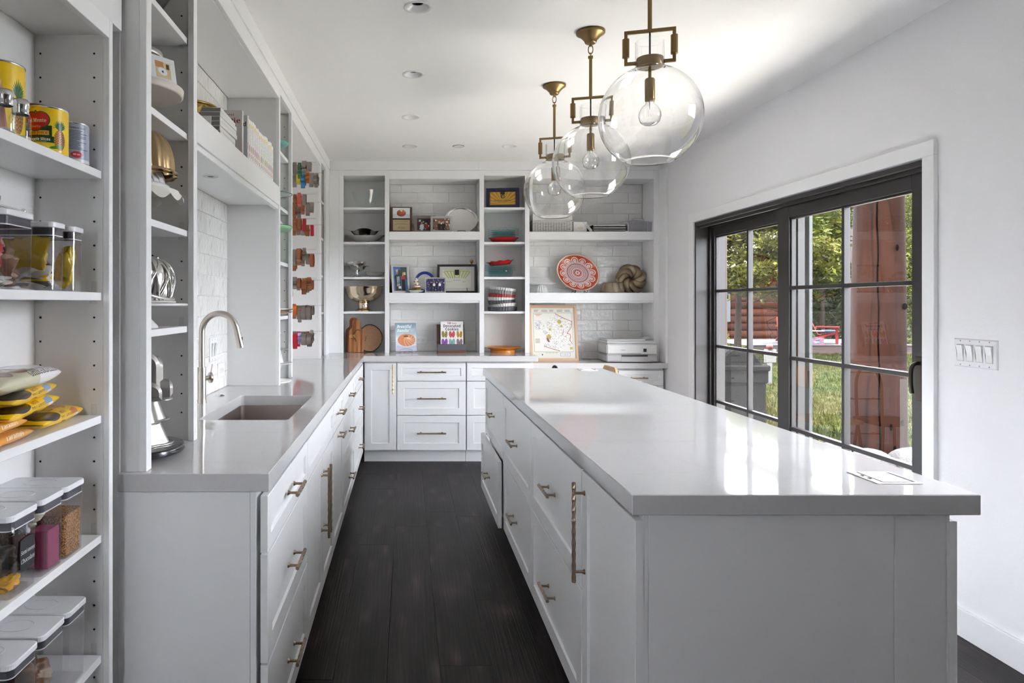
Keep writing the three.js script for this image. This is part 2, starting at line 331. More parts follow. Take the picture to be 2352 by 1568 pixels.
// hammered bar pull along x, centred, standing off +z
const pullCache = {};
function pull(len) {
  if (pullCache[len]) return pullCache[len];
  const n = Math.max(8, Math.round(len / 0.017)), f = [], ring = [], S = 6, Z = 0.033;
  for (let i = 0; i <= n; i++) {
    const x = -len / 2 + len * i / n, end = i === 0 || i === n, r = end ? 0.0062 : 0.0056 + (i & 1 ? 0.0011 : 0), tw = i * 0.5;
    ring.push([...Array(S)].map((_, k) => [x, Math.cos(tw + k / S * 2 * PI) * r, Z + Math.sin(tw + k / S * 2 * PI) * r]));
  }
  for (let i = 0; i < n; i++) for (let k = 0; k < S; k++) { const k2 = (k + 1) % S; f.push([ring[i][k], ring[i + 1][k], ring[i + 1][k2]], [ring[i][k], ring[i + 1][k2], ring[i][k2]].reverse().reverse()); }
  f.push([...ring[0]].reverse().reverse(), [...ring[n]].reverse());
  const ps = [polys(f.map((q) => q.slice().reverse()))];
  for (const s of [-1, 1]) { const x = s * (len / 2 - Math.min(0.032, len * 0.16)); ps.push(rod([x, 0, 0.004], [x, 0, Z], 0.0042, 10), rod([x, 0, 0], [x, 0, 0.006], 0.0085, 12, 0.005)); }
  return (pullCache[len] = join(ps));
}
// local axes: x along the run, front face at z = 0, body behind it
function cabinet(label, pos, turn, w, depth, fronts, o = {}) {
  const c = thing(o.name || 'base_cabinet', label, o.cat || 'cabinet', pos, turn, o.group);
  const top = o.top ?? 0.864, lo = o.low ?? 0.108;
  part(c, 'carcass', o.hollow ? [lb(0, 0.018, lo, top, -depth, -0.024, 0.001), lb(w - 0.018, w, lo, top, -depth, -0.024, 0.001), lb(0.018, w - 0.018, lo, lo + 0.018, -depth, -0.024, 0.001), lb(0.018, w - 0.018, lo + 0.018, top, -depth, -depth + 0.012, 0.001), lb(0.018, w - 0.018, top - 0.09, top, -0.042, -0.024, 0.001)] : [lb(0, w, lo, top, -depth, -0.03, 0.001)], MT.cab);
  if (!o.noToe) part(c, 'toe_kick', lb(0, w, 0, lo, -depth, -0.075, 0.0005), MT.cab);
  for (const f of fronts) {
    const fw = f.x1 - f.x0, fh = f.y1 - f.y0, d = part(c, f.t, shaker(fw, fh, f.rail), MT.cab);
    d.position.set((f.x0 + f.x1) / 2, (f.y0 + f.y1) / 2, f.out || 0);
    if (f.h) {
      const hd = part(d, 'handle', pull(f.h.len), MT.bronze);
      hd.position.set(f.h.x || 0, f.h.y || 0, 0); if (f.h.v) hd.rotation.z = PI / 2;
    }
  }
  return c;
}
const G = 0.003, ROWS = [[0.701, 0.851], [0.41, 0.695], [0.112, 0.404]];
const drawers = (w, len, x0 = 0) => ROWS.map(([a, b], i) => ({ t: 'drawer', x0: x0 + G, x1: x0 + w - G, y0: a, y1: b, h: { len, y: i ? 0 : 0 } }));
// ---- left run (faces +x): local x grows with distance
const LX = -0.366, TL = PI / 2;
const L = (d) => [LX, 0, -d];
{
  cabinet('white three-drawer base cabinet nearest the camera, at the open end of the sink counter', L(1.80), TL, 0.72, 0.6, drawers(0.72, 0.16), {});
  const c0 = scene.children[scene.children.length - 1];
  part(c0, 'end_panel', [lb(-0.004, 0.0, 0.0, 0.864, -0.392, -0.046, 0.0008), lb(-0.004, 0.0, 0.0, 0.864, -0.0455, -0.03, 0.0008)], MT.cab);
  cabinet('white sink base cabinet with a blank panel above two doors with upright pulls', L(2.523), TL, 0.888, 0.6, [
    { t: 'false_front', x0: G, x1: 0.885, y0: 0.701, y1: 0.851 }, { t: 'door', x0: G, x1: 0.4425, y0: 0.112, y1: 0.695, h: { len: 0.3, v: 1, x: 0.185, y: 0.1 } }, { t: 'door', x0: 0.4455, x1: 0.885, y0: 0.112, y1: 0.695, h: { len: 0.3, v: 1, x: -0.185, y: 0.1 } }], { hollow: 1 });
  cabinet('white cabinet past the sink with one drawer over a tall pull-out front', L(3.414), TL, 0.53, 0.6, [
    { t: 'drawer', x0: G, x1: 0.527, y0: 0.701, y1: 0.851, h: { len: 0.16 } }, { t: 'door', x0: G, x1: 0.527, y0: 0.112, y1: 0.695, h: { len: 0.16, y: 0.25 } }]);
  cabinet('white three-drawer base cabinet, fourth along the sink wall', L(3.947), TL, 0.853, 0.6, drawers(0.853, 0.16));
  cabinet('white three-drawer base cabinet in the corner where both counters meet', L(4.803), TL, 0.93, 0.6, drawers(0.93, 0.16));
}
// ---- back run (faces the camera)
const BK = -5.80;
{
  const c = cabinet('white narrow cabinet with a tall door and upright gold pull beside the corner', [-0.364, 0, BK], 0, 0.28, 0.58, [{ t: 'door', x0: 0.006, x1: 0.277, y0: 0.112, y1: 0.851, h: { len: 0.25, v: 1, x: 0.105, y: 0.235 } }]);
  c.children.find((k) => k.name === 'door').children[0].material = mat([0.62, 0.47, 0.24], 0.28, { metalness: 1 });
  cabinet('white wide three-drawer cabinet with dark pulls facing the aisle at the back', [-0.084, 0, BK], 0, 0.59, 0.58, drawers(0.59, 0.245));
  cabinet('white three-drawer cabinet on the back wall half hidden behind the island', [0.509, 0, BK], 0, 0.57, 0.58, drawers(0.57, 0.245));
  cabinet('white desk cabinet with a shallow drawer under the printer', [1.796, 0, -5.985], 0, 0.46, 0.4, [{ t: 'drawer', x0: G, x1: 0.456, y0: 0.64, y1: 0.772, h: { len: 0.16 } }, { t: 'drawer', x0: G, x1: 0.456, y0: 0.38, y1: 0.634, h: { len: 0.16 } }, { t: 'drawer', x0: G, x1: 0.456, y0: 0.112, y1: 0.374, h: { len: 0.16 } }], { top: 0.785 });
  part(c, 'side_panel', lb(0.0, 0.005, 0, 0.1, -0.07, -0.06, 0.0005), MT.cab);
}
// ---- island
{
  const IX = 0.5354, TI = -PI / 2;
  const at = (dFar) => [IX, 0, -dFar];   // local x grows towards the camera
  const two = (w, len, out = 0) => [{ t: 'drawer', x0: G, x1: w - G, y0: 0.486, y1: 0.851, h: { len } }, { t: 'drawer', x0: G, x1: w - G, y0: 0.112, y1: 0.48, h: { len }, out }];
  const dep = 0.38;
  cabinet('far white island cabinet with two drawers, the lower one not quite shut', at(4.655), TI, 0.87, dep, two(0.87, 0.16, 0.028), { name: 'island_cabinet' });
  cabinet('white island cabinet with two deep drawers, second from the far end', at(3.782), TI, 0.835, dep, two(0.835, 0.16), { name: 'island_cabinet' });
  cabinet('white island cabinet with two deep drawers next to the narrow door', at(2.944), TI, 0.853, dep, two(0.853, 0.16), { name: 'island_cabinet' });
  const c = cabinet('white narrow island cabinet with a tall upright bronze pull on its door', at(2.088), TI, 0.44, dep, [{ t: 'door', x0: G, x1: 0.488, y0: 0.112, y1: 0.851, h: { len: 0.30, v: 1, x: -0.21, y: 0.19 } }], { name: 'island_cabinet' });
  // seating side: four plain cabinets facing the patio door
  for (let i = 0; i < 4; i++) {
    const d0 = 1.648 + i * 0.754;
    cabinet(['white island door cabinet facing the patio door, nearest the camera', 'white island door cabinet facing the patio door, second from the near end', 'white island door cabinet facing the patio door, second from the far end', 'white island door cabinet facing the patio door, at the far end'][i],
      [1.302, 0, -d0], PI / 2, 0.75, 0.38, [{ t: 'door', x0: i ? G : -0.035, x1: 0.373, y0: 0.112, y1: 0.845 }, { t: 'door', x0: 0.377, x1: 0.747, y0: 0.112, y1: 0.845 }], { name: 'island_cabinet' });
  }
  const e = thing('island_end_panel', 'grey-shaded white panel closing the near end of the island', 'panel', [0.92, 0, -1.62]);
  const w = (n, ...a) => wpart(e, n, bx(...a), MT.cab);
  w('panel', 0.5695, 1.1475, 0, 0.866, 1.606, 1.645, 0.0015); w('panel', 1.1487, 1.2705, 0, 0.866, 1.606, 1.645, 0.0015);
  w('stile', 0.5555, 0.569, 0, 0.866, 1.605, 1.645, 0.0015); w('stile', 1.271, 1.2775, 0, 0.866, 1.605, 1.645, 0.0015);
}
// ---- worktops
const quartz = (() => {
  const t = dtex(512, 512, (u, v) => { const l = 0.915 + 0.012 * (vn(u * 128, v * 128, 128, 128) - 0.5) + 0.006 * (vn(u * 7, v * 7, 7, 7) - 0.5) - 0.012 * Math.pow(1 - Math.abs(2 * vn(u * 4 + vn(v * 9, u * 9, 9, 9), v * 4, 4, 4) - 1), 14); return [l * 0.985, l * 0.98, l * 0.985]; });
  t.repeat.set(1.2, 1.2);
  return mat([0.76, 0.76, 0.755], 0.045, { map: t });
})();
{
  const T = 0.048;
  // L-shaped counter, seen from above: x, distance
  const s = shp([[-0.7576, 1.789], [-0.3617, 1.789], [-0.3617, 5.767], [1.112, 5.767], [1.112, 6.386], [XW + 0.003, 6.386], [XW + 0.003, 1.81], [-0.7576, 1.81]]);
  const h = new THREE.Path(), x0 = -0.80, x1 = -0.455, d0 = 2.612, d1 = 3.302, r = 0.02;
  h.moveTo(x0 + r, d0); h.lineTo(x1 - r, d0); h.absarc(x1 - r, d0 + r, r, -PI / 2, 0); h.lineTo(x1, d1 - r); h.absarc(x1 - r, d1 - r, r, 0, PI / 2); h.lineTo(x0 + r, d1); h.absarc(x0 + r, d1 - r, r, PI / 2, PI); h.lineTo(x0, d0 + r); h.absarc(x0 + r, d0 + r, r, PI, 1.5 * PI);
  s.holes.push(h);
  const g = boxUV(clean(ext(s, T, 0.0015, 5).rotateX(-PI / 2)));
  single('countertop', 'long L-shaped white quartz counter along the sink wall and back wall', 'countertop', g.translate(0, CT - T, 0), quartz);
  single('desk_counter', 'lower white quartz counter under the printer and map', 'countertop', bx(1.1, XR - 0.002, 0.839 - T, 0.839, 5.942, 6.386, 0.002), quartz);
  single('countertop', 'long white quartz top on the island', 'countertop', bx(0.5254, 1.3395, CT - T, CT, 1.591, 4.689, 0.002), quartz);
}
// desk side panel between back cabinets and knee space is closed by the cabinets themselves

// ================= open shelving =================
// local axes: x along the wall, face at z = 0, body behind it
function shelfUnit(label, pos, turn, w, depth, shelves, o = {}) {
  const c = thing('shelf_tower', label, 'shelving', pos, turn, o.group);
  const y0 = CT + 0.0005, y1 = 2.545, st = o.st ?? 0.035, rt = 2.497, t = 0.019;
  part(c, 'side_panel', lb(0, t, y0, y1, -depth, -0.019, 0.0008), MT.cabIn); part(c, 'side_panel', lb(w - t, w, y0, y1, -depth, -0.019, 0.0008), MT.cabIn);
  part(c, 'stile', lb(-0.0005, st, y0, y1, -0.019, 0, 0.001), MT.cab); part(c, 'stile', lb(w - st, w + 0.0005, y0, y1, -0.019, 0, 0.001), MT.cab);
  part(c, 'top_rail', lb(st, w - st, rt, y1, -0.019, 0, 0.001), MT.cab);
  part(c, 'back_panel', lb(t, w - t, y0, y1, -depth, -depth + 0.006, 0.0005), MT.cabIn);
  part(c, 'top_panel', lb(t, w - t, rt, rt + 0.019, -depth + 0.006, -0.019, 0.0005), MT.cabIn);
  for (const y of shelves) part(c, 'shelf', lb(t + 0.001, w - t - 0.001, y - 0.02, y, -depth + 0.007, -0.022, 0.0008), MT.cab);
  const holes = [], clips = [];
  for (const [x, s] of [[t, 1], [w - t, -1]]) for (const z of [-0.045, -depth + 0.045]) {
    for (let y = y0 + 0.09; y < rt - 0.06; y += 0.0615) { if (shelves.some((q) => y > q - 0.05 && y < q + 0.045)) continue; const g = cyl(0.0028, 0.0028, 0.0012, 8).rotateZ(PI / 2); holes.push(g.translate(x + s * 0.0002, y, z)); }
    for (const y of shelves) { clips.push(lb(x + (s > 0 ? 0 : -0.003), x + (s > 0 ? 0.003 : 0), y, y + 0.028, z - 0.007, z + 0.007, 0.0012), lb(x + (s > 0 ? 0 : -0.012), x + (s > 0 ? 0.012 : 0), y - 0.028, y - 0.0205, z - 0.008, z + 0.008, 0.002)); }
  }
  const hm = part(c, 'pin_holes', holes, MT.hole, 'rows of small dark shelf pin holes'); hm.userData.kind = 'stuff';
  part(c, 'shelf_clips', clips, MT.clip, 'clear plastic clips holding the shelves');
  return c;
}
const SH = [1.2865, 1.5955, 1.9085, 2.218];
{
  const dp = XF - XW - 0.001, F = (d) => [XF, 0, -d];
  shelfUnit('open white shelf tower nearest the camera, before the sink', F(1.807), PI / 2, 0.437, dp, SH);
  shelfUnit('open white shelf tower just past the sink, before the cookie cutters', F(3.688), PI / 2, 0.432, dp, SH);
  shelfUnit('narrow open white shelf tower in the far corner past the cookie cutters', F(5.475), PI / 2, 0.39, dp, SH);
  shelfUnit('open white shelf tower on the back wall with silver bowls and cutting boards', [-0.602, 0, -DF], 0, 0.445, DW - DF - 0.001, SH, { st: 0.038 });
  shelfUnit('open white shelf tower on the back wall with pie plates and an orange plate', [0.651, 0, -DF], 0, 0.445, DW - DF - 0.001, SH, { st: 0.04 });
  const fill = thing('filler_panel', 'plain white filler strip closing the corner between the two shelf walls', 'panel', [-0.645, CT, -DF]);
  wpart(fill, 'panel', bx(XF - 0.019, XF, CT, 2.545, 5.866, DF, 0.001), MT.cab); wpart(fill, 'panel', bx(XF, -0.603, CT, 2.545, DF, DF + 0.019, 0.001), MT.cab);
  const fr = thing('filler_panel', 'white strip closing the shelves against the wall by the printer', 'panel', [2.24, 0.84, -DF]);
  wpart(fr, 'panel', bx(2.204, XR - 0.001, 0.84, 2.545, DF, DF + 0.019, 0.001), MT.cab); wpart(fr, 'panel', bx(2.204, 2.223, 0.84, 2.545, DF + 0.019, DW - 0.008, 0.001), MT.cab); wpart(fr, 'panel', bx(XR - 0.024, XR - 0.001, 0.84, 2.545, 5.93, DF - 0.001, 0.001), MT.cab);
}
// thick shelves and headers of the tiled bays
function bay(kind, label, parts, cat = 'shelf') { const b = thing(kind, label, cat, parts[0].slice(0, 0).length ? 0 : [(parts[0][1] + parts[0][2]) / 2, parts[0][3], -(parts[0][5] + parts[0][6]) / 2]); for (const [n, ...a] of parts) wpart(b, n, bx(...a), MT.cab); return b; }
{
  const e = 0.001;
  bay('floating_shelf', 'thick white shelf holding the cookbooks over the sink', [['shelf', XW + 0.008, XF - 0.02, 1.89, 1.985, 2.2445, 3.6875], ['front', XF - 0.019, XF, 1.8895, 1.99, 2.2445, 3.6875], ['light_rail', XF - 0.03, XF - 0.006, 1.868, 1.889, 2.2445, 3.6875]]);
  bay('shelf_header', 'white header panel over the cookbook shelf above the sink', [['panel', XW + 0.008, XF - 0.02, 2.468, 2.545, 2.2445, 3.6875], ['front', XF - 0.019, XF, 2.468, 2.545, 2.2445, 3.6875]], 'panel');
  bay('shelf_header', 'white header panel over the wall of cookie cutters', [['panel', XW + 0.001, XF - 0.02, 2.468, 2.545, 4.1205, 5.4745], ['front', XF - 0.019, XF, 2.468, 2.545, 4.1205, 5.4745]], 'panel');
  bay('shelf_header', 'white header panel over the framed award shelf on the back wall', [['panel', -0.156, 0.6505, 2.468, 2.545, DF + 0.02, DW - 0.008], ['front', -0.156, 0.6505, 2.468, 2.545, DF, DF + 0.019]], 'panel');
  bay('shelf_header', 'white header panel over the shelves above the printer', [['panel', 1.0965, 2.203, 2.468, 2.545, DF + 0.02, DW - 0.008], ['front', 1.0965, 2.203, 2.468, 2.545, DF, DF + 0.019]], 'panel');
  bay('floating_shelf', 'thick white shelf under the brown plaque and oval silver tray', [['shelf', -0.156, 0.6505, 1.93, 1.995, DF + 0.02, DW - 0.008], ['front', -0.156, 0.6505, 1.926, 1.999, DF, DF + 0.019]]);
  bay('floating_shelf', 'thick white shelf under the framed certificate and blue ring', [['shelf', -0.156, 0.6505, 1.385, 1.449, DF + 0.02, DW - 0.008], ['front', -0.156, 0.6505, 1.381, 1.453, DF, DF + 0.019], ['light_rail', -0.156, 0.6505, 1.362, 1.3845, DF + 0.01, DF + 0.03]]);
  bay('floating_shelf', 'thick white shelf under the woven basket and clear bin', [['shelf', 1.0965, 2.203, 1.93, 1.995, DF + 0.02, DW - 0.008], ['front', 1.0965, 2.203, 1.926, 1.999, DF, DF + 0.019]]);
  bay('floating_shelf', 'thick white shelf under the orange mandala plate and bundt pans', [['shelf', 1.0965, 2.203, 1.385, 1.449, DF + 0.02, DW - 0.008], ['front', 1.0965, 2.203, 1.381, 1.453, DF, DF + 0.019], ['light_rail', 1.0965, 2.203, 1.362, 1.3845, DF + 0.01, DF + 0.03]]);
}
// ---- pantry shelves at the left edge of the picture
{
  const p = thing('pantry_shelves', 'tall shallow white pantry shelves with cans and clear canisters', 'shelving', [-0.83, 0, -1.3]);
  const D0 = 0.62, D1 = 1.70, xb = -0.926, xf = -0.7562, w = (n, m, ...a) => wpart(p, n, bx(...a), m);
  w('side_panel', MT.cabIn, xb, xf, 0.0, 2.3, D1, D1 + 0.019, 0.0008); w('side_panel', MT.cabIn, xb, xf, 0, 2.3, D0 - 0.019, D0, 0.0008);
  w('stile', MT.cab, xf, -0.74, 0, 2.067, D1, D1 + 0.02, 0.0015); w('stile', MT.cab, xf, -0.74, 0, 2.067, D0 - 0.03, D0 + 0.01, 0.0015);
  w('back_panel', MT.cabIn, xb - 0.008, xb, 0, 2.3, D0, D1 + 0.019, 0.0005);
  w('top_panel', MT.cabIn, xb, xf, 2.028, 2.047, D0, D1, 0.0008); w('top_rail', MT.cab, xf, -0.74, 2.02, 2.067, D0 + 0.01, D1, 0.001);
  for (const y of [1.689, 1.387, 1.082, 0.785, 0.486, 0.19]) w('shelf', MT.cab, xb + 0.001, -0.7595, y - 0.0195, y, D0 + 0.002, D1 - 0.002, 0.0008);
  const holes = [], clips = [];
  for (const x of [-0.778, -0.912]) {
    for (let y = 0.31; y < 1.99; y += 0.0597) { if ([1.689, 1.387, 1.082, 0.785, 0.486].some((q) => y > q - 0.05 && y < q + 0.045)) continue; holes.push(cyl(0.0026, 0.0026, 0.0012, 8).rotateX(PI / 2).translate(x, y, -D1 + 0.0002)); }
    for (const y of [1.689, 1.387, 1.082, 0.785, 0.486]) clips.push(bx(x - 0.007, x + 0.007, y, y + 0.028, D1 - 0.003, D1, 0.0012), bx(x - 0.008, x + 0.008, y - 0.028, y - 0.02, D1 - 0.012, D1, 0.002));
  }
  wpart(p, 'pin_holes', holes, MT.hole, 'rows of small dark shelf pin holes').userData.kind = 'stuff'; wpart(p, 'shelf_clips', clips, MT.clip, 'clear plastic clips holding the shelves');
  struct('wall_pantry', [bx(XW, -0.745, 2.07, CEIL, DN, 1.785, 0.001)], MT.wall);
}
// ================= sink, taps, plates, lights =================
{
  const s = thing('sink', 'undermount brushed steel sink set in the quartz counter', 'sink', [-0.6275, CT - 0.048, -2.957]);
  const steel = mat([0.5, 0.44, 0.42], 0.42, { metalness: 1 }), sh = rrect(-0.18, -0.352, 0.36, 0.704, 0.026), inn = rrect(-0.174, -0.346, 0.348, 0.692, 0.02); sh.holes.push(inn);
  part(s, 'basin', [ext(sh, 0.23, 0, 6).rotateX(-PI / 2).translate(0, -0.231, 0), lb(-0.18, 0.18, -0.24, -0.231, -0.352, 0.352, 0.002)], steel);
  part(s, 'drain', lathe([[0, -0.228], [0.03, -0.229], [0.043, -0.227], [0.045, -0.231]], 24), MT.steel);
  const f = thing('faucet', 'tall brushed nickel gooseneck faucet with a pull-down spray head', 'faucet', [-0.918, CT, -3.06]);
  part(f, 'base', [cyl(0.0205, 0.0195, 0.012, 24).translate(0, 0.006, 0), cyl(0.0185, 0.0185, 0.15, 24).translate(0, 0.085, 0)], MT.nickel);
  const sp = [[0, 0.15, 0], [0, 0.27, 0]]; for (let i = 0; i <= 14; i++) { const a = PI - i / 14 * (PI * 0.93), q = 0.078; sp.push([0.078 + Math.cos(a) * q, 0.315 + Math.sin(a) * 0.085, 0]); }
  part(f, 'spout', tube(sp, 0.0135, 60, 18), MT.nickel);
  const e = sp[sp.length - 1]; part(f, 'spray_head', [rod([e[0] - 0.001, e[1] + 0.01, 0], [e[0] + 0.02, e[1] - 0.085, 0], 0.0135, 20, 0.0155), rod([e[0] + 0.02, e[1] - 0.085, 0], [e[0] + 0.021, e[1] - 0.088, 0], 0.0125, 20)], MT.nickel);
  part(f, 'button', cbox(0.004, 0.022, 0.009, 0.001).translate(e[0] + 0.026, e[1] - 0.05, 0), MT.dark);
  part(f, 'lever', [rod([0, 0.11, 0], [0.028, 0.11, -0.02], 0.012, 16), rod([0.028, 0.11, -0.02], [0.036, 0.11, -0.026], 0.024, 20), rod([0.033, 0.12, -0.024], [0.04, 0.17, -0.03], 0.004, 8)], MT.nickel);
  single('air_switch', 'small round chrome button on the counter behind the sink', 'button', lathe([[0, 0.008], [0.012, 0.008], [0.014, 0.004], [0.021, 0.003], [0.022, 0]], 24), MT.chrome, [-0.899, CT, -3.29]);
}
// wall plates; local +z is out of the wall
function plate(name, label, w, h, pos, turn, kind, n = 1) {
  const p = thing(name, label, name === 'wall_switch' ? 'switch' : 'outlet', pos, turn);
  part(p, 'plate', nested(w, h, [[0, 0], [0, 0.003], [0.004, 0.006]]), MT.whitePlastic);
  const sc = []; 
  for (let i = 0; i < n; i++) {
    const x = (i - (n - 1) / 2) * 0.0462;
    if (kind === 'rocker') {
      part(p, 'bezel', nested(0.0345, 0.068, [[0, 0.0055], [0, 0.0066], [0.001, 0.0068]]).translate(x, 0, 0), mat([0.55, 0.55, 0.57], 0.5));
      part(p, 'rocker', polys([[[-0.015, -0.031, 0.0075], [0.015, -0.031, 0.0075], [0.015, -0.002, 0.0085], [-0.015, -0.002, 0.0085]], [[-0.015, -0.002, 0.0085], [0.015, -0.002, 0.0085], [0.015, 0.031, 0.014], [-0.015, 0.031, 0.014]], [[-0.015, 0.031, 0.014], [0.015, 0.031, 0.014], [0.015, 0.031, 0.006], [-0.015, 0.031, 0.006]], [[0.015, -0.031, 0.006], [0.015, 0.031, 0.006], [0.015, 0.031, 0.014], [0.015, -0.002, 0.0085], [0.015, -0.031, 0.0075]], [[-0.015, -0.031, 0.0075], [-0.015, -0.002, 0.0085], [-0.015, 0.031, 0.014], [-0.015, 0.031, 0.006], [-0.015, -0.031, 0.006]]]).translate(x, 0, 0), MT.white);
      for (const y of [-0.0485, 0.0485]) sc.push(cyl(0.003, 0.003, 0.0012, 10).rotateX(PI / 2).translate(x, y, 0.0062));
    } else {
      for (const s of [-1, 1]) { const g = h > w ? [0, s * 0.02] : [s * 0.02, 0]; part(p, 'socket', lb(-0.0145, 0.0145, -0.0145, 0.0145, 0.005, 0.0085, 0.003).translate(g[0] + x, g[1], 0), MT.white);
        part(p, 'slots', [lb(-0.006, -0.0045, -0.003, 0.005, 0.0084, 0.0089), lb(0.0045, 0.006, -0.003, 0.005, 0.0084, 0.0089), cyl(0.002, 0.002, 0.0005, 8).rotateX(PI / 2).translate(0, -0.007, 0.0087)].map((q) => (h > w ? q : q.rotateZ(PI / 2)).translate(g[0] + x, g[1], 0)), MT.hole); }
    }
  }
  if (sc.length) part(p, 'screws', sc, mat([0.4, 0.4, 0.42], 0.4));
  return p;
}
plate('wall_switch', 'white four-gang rocker switch on the wall beside the patio door', 0.206, 0.114, [XR, 1.159, -2.7255], -PI / 2, 'rocker', 4);
plate('wall_switch', 'white two-rocker switch on the tiles behind the faucet', 0.118, 0.118, [XW + 0.0072, 1.13, -3.4], PI / 2, 'rocker', 2);
plate('wall_outlet', 'white outlet low on the tiles behind the sink', 0.118, 0.075, [XW + 0.0072, 1.013, -3.545], PI / 2, 'outlet');
plate('wall_outlet', 'white outlet on the tiles behind the bundt cookbook', 0.118, 0.075, [0.13, 1.017, -DW + 0.0075], 0, 'outlet');
for (const [lab, x, d, m] of [['flush silver pop-up outlet near the front corner of the island top', 1.217, 1.742, MT.alu], ['flush white pop-up outlet at the far end of the island top', 1.212, 4.575, MT.whitePlastic]]) {
  const p = thing('pop_up_outlet', lab, 'outlet', [x, CT, -d]);
  part(p, 'frame', nested(0.112, 0.118, [[0, 0], [0, 0.002], [0.002, 0.003]]).rotateX(-PI / 2), m);
  part(p, 'lid', nested(0.07, 0.1, [[0, 0.003], [0, 0.0042], [0.0012, 0.005]]).rotateX(-PI / 2).translate(-0.002, 0, 0), m); part(p, 'slot', lb(0.037, 0.047, 0.0029, 0.0034, -0.048, 0.048, 0.0002), MT.dark);
  part(p, 'catch', [lb(-0.049, -0.043, 0.003, 0.0045, -0.02, -0.008, 0.0004), lb(-0.049, -0.043, 0.003, 0.0045, 0.008, 0.02, 0.0004)], MT.chrome);
}
// recessed downlights
const DL = [[0.047, 2.92], [0.036, 3.776], [0.027, 4.645], [0.025, 5.505], [0.828, 5.5]];
DL.forEach(([x, d], i) => {
  const l = thing('downlight', ['unlit recessed ceiling light nearest the camera', 'unlit recessed ceiling light, second in the row over the aisle', 'unlit recessed ceiling light, third in the row over the aisle', 'unlit recessed ceiling light at the far end of the aisle row', 'unlit recessed ceiling light near the farthest pendant lamp'][i], 'ceiling light', [x, CEIL, -d]);
  part(l, 'trim', lathe([[0.0605, 0], [0.061, -0.0025], [0.052, -0.004], [0.047, -0.0015], [0.027, 0.017], [0.026, 0.019]], 40), MT.white);
  part(l, 'housing', lathe([[0.0265, 0.0175], [0.026, 0.12], [0, 0.12]], 24), MT.hole, 'dark unlit opening');
});
{
  const l = thing('downlight', 'small recessed puck light under the cookbook shelf above the sink', 'ceiling light', [-0.818, 1.89, -2.85]);
  part(l, 'trim', lathe([[0.031, 0.0], [0.031, -0.003], [0.026, -0.0045], [0.013, -0.0015], [0.0125, -0.0005]], 28), MT.white); part(l, 'lens', cyl(0.0125, 0.0125, 0.0012, 20).translate(0, -0.0012, 0), MT.hole, 'dark unlit lens');
  const c = thing('ceiling_cover', 'flat white round cover plate on the ceiling between two downlights', 'cover', [0.418, CEIL, -5.505]);
  part(c, 'plate', lathe([[0, -0.007], [0.04, -0.007], [0.044, -0.005], [0.044, -0.002], [0.036, 0]], 32), MT.white); part(c, 'gap_ring', lathe([[0.0365, -0.0004], [0.0468, -0.0004]], 32), MT.hole);
}
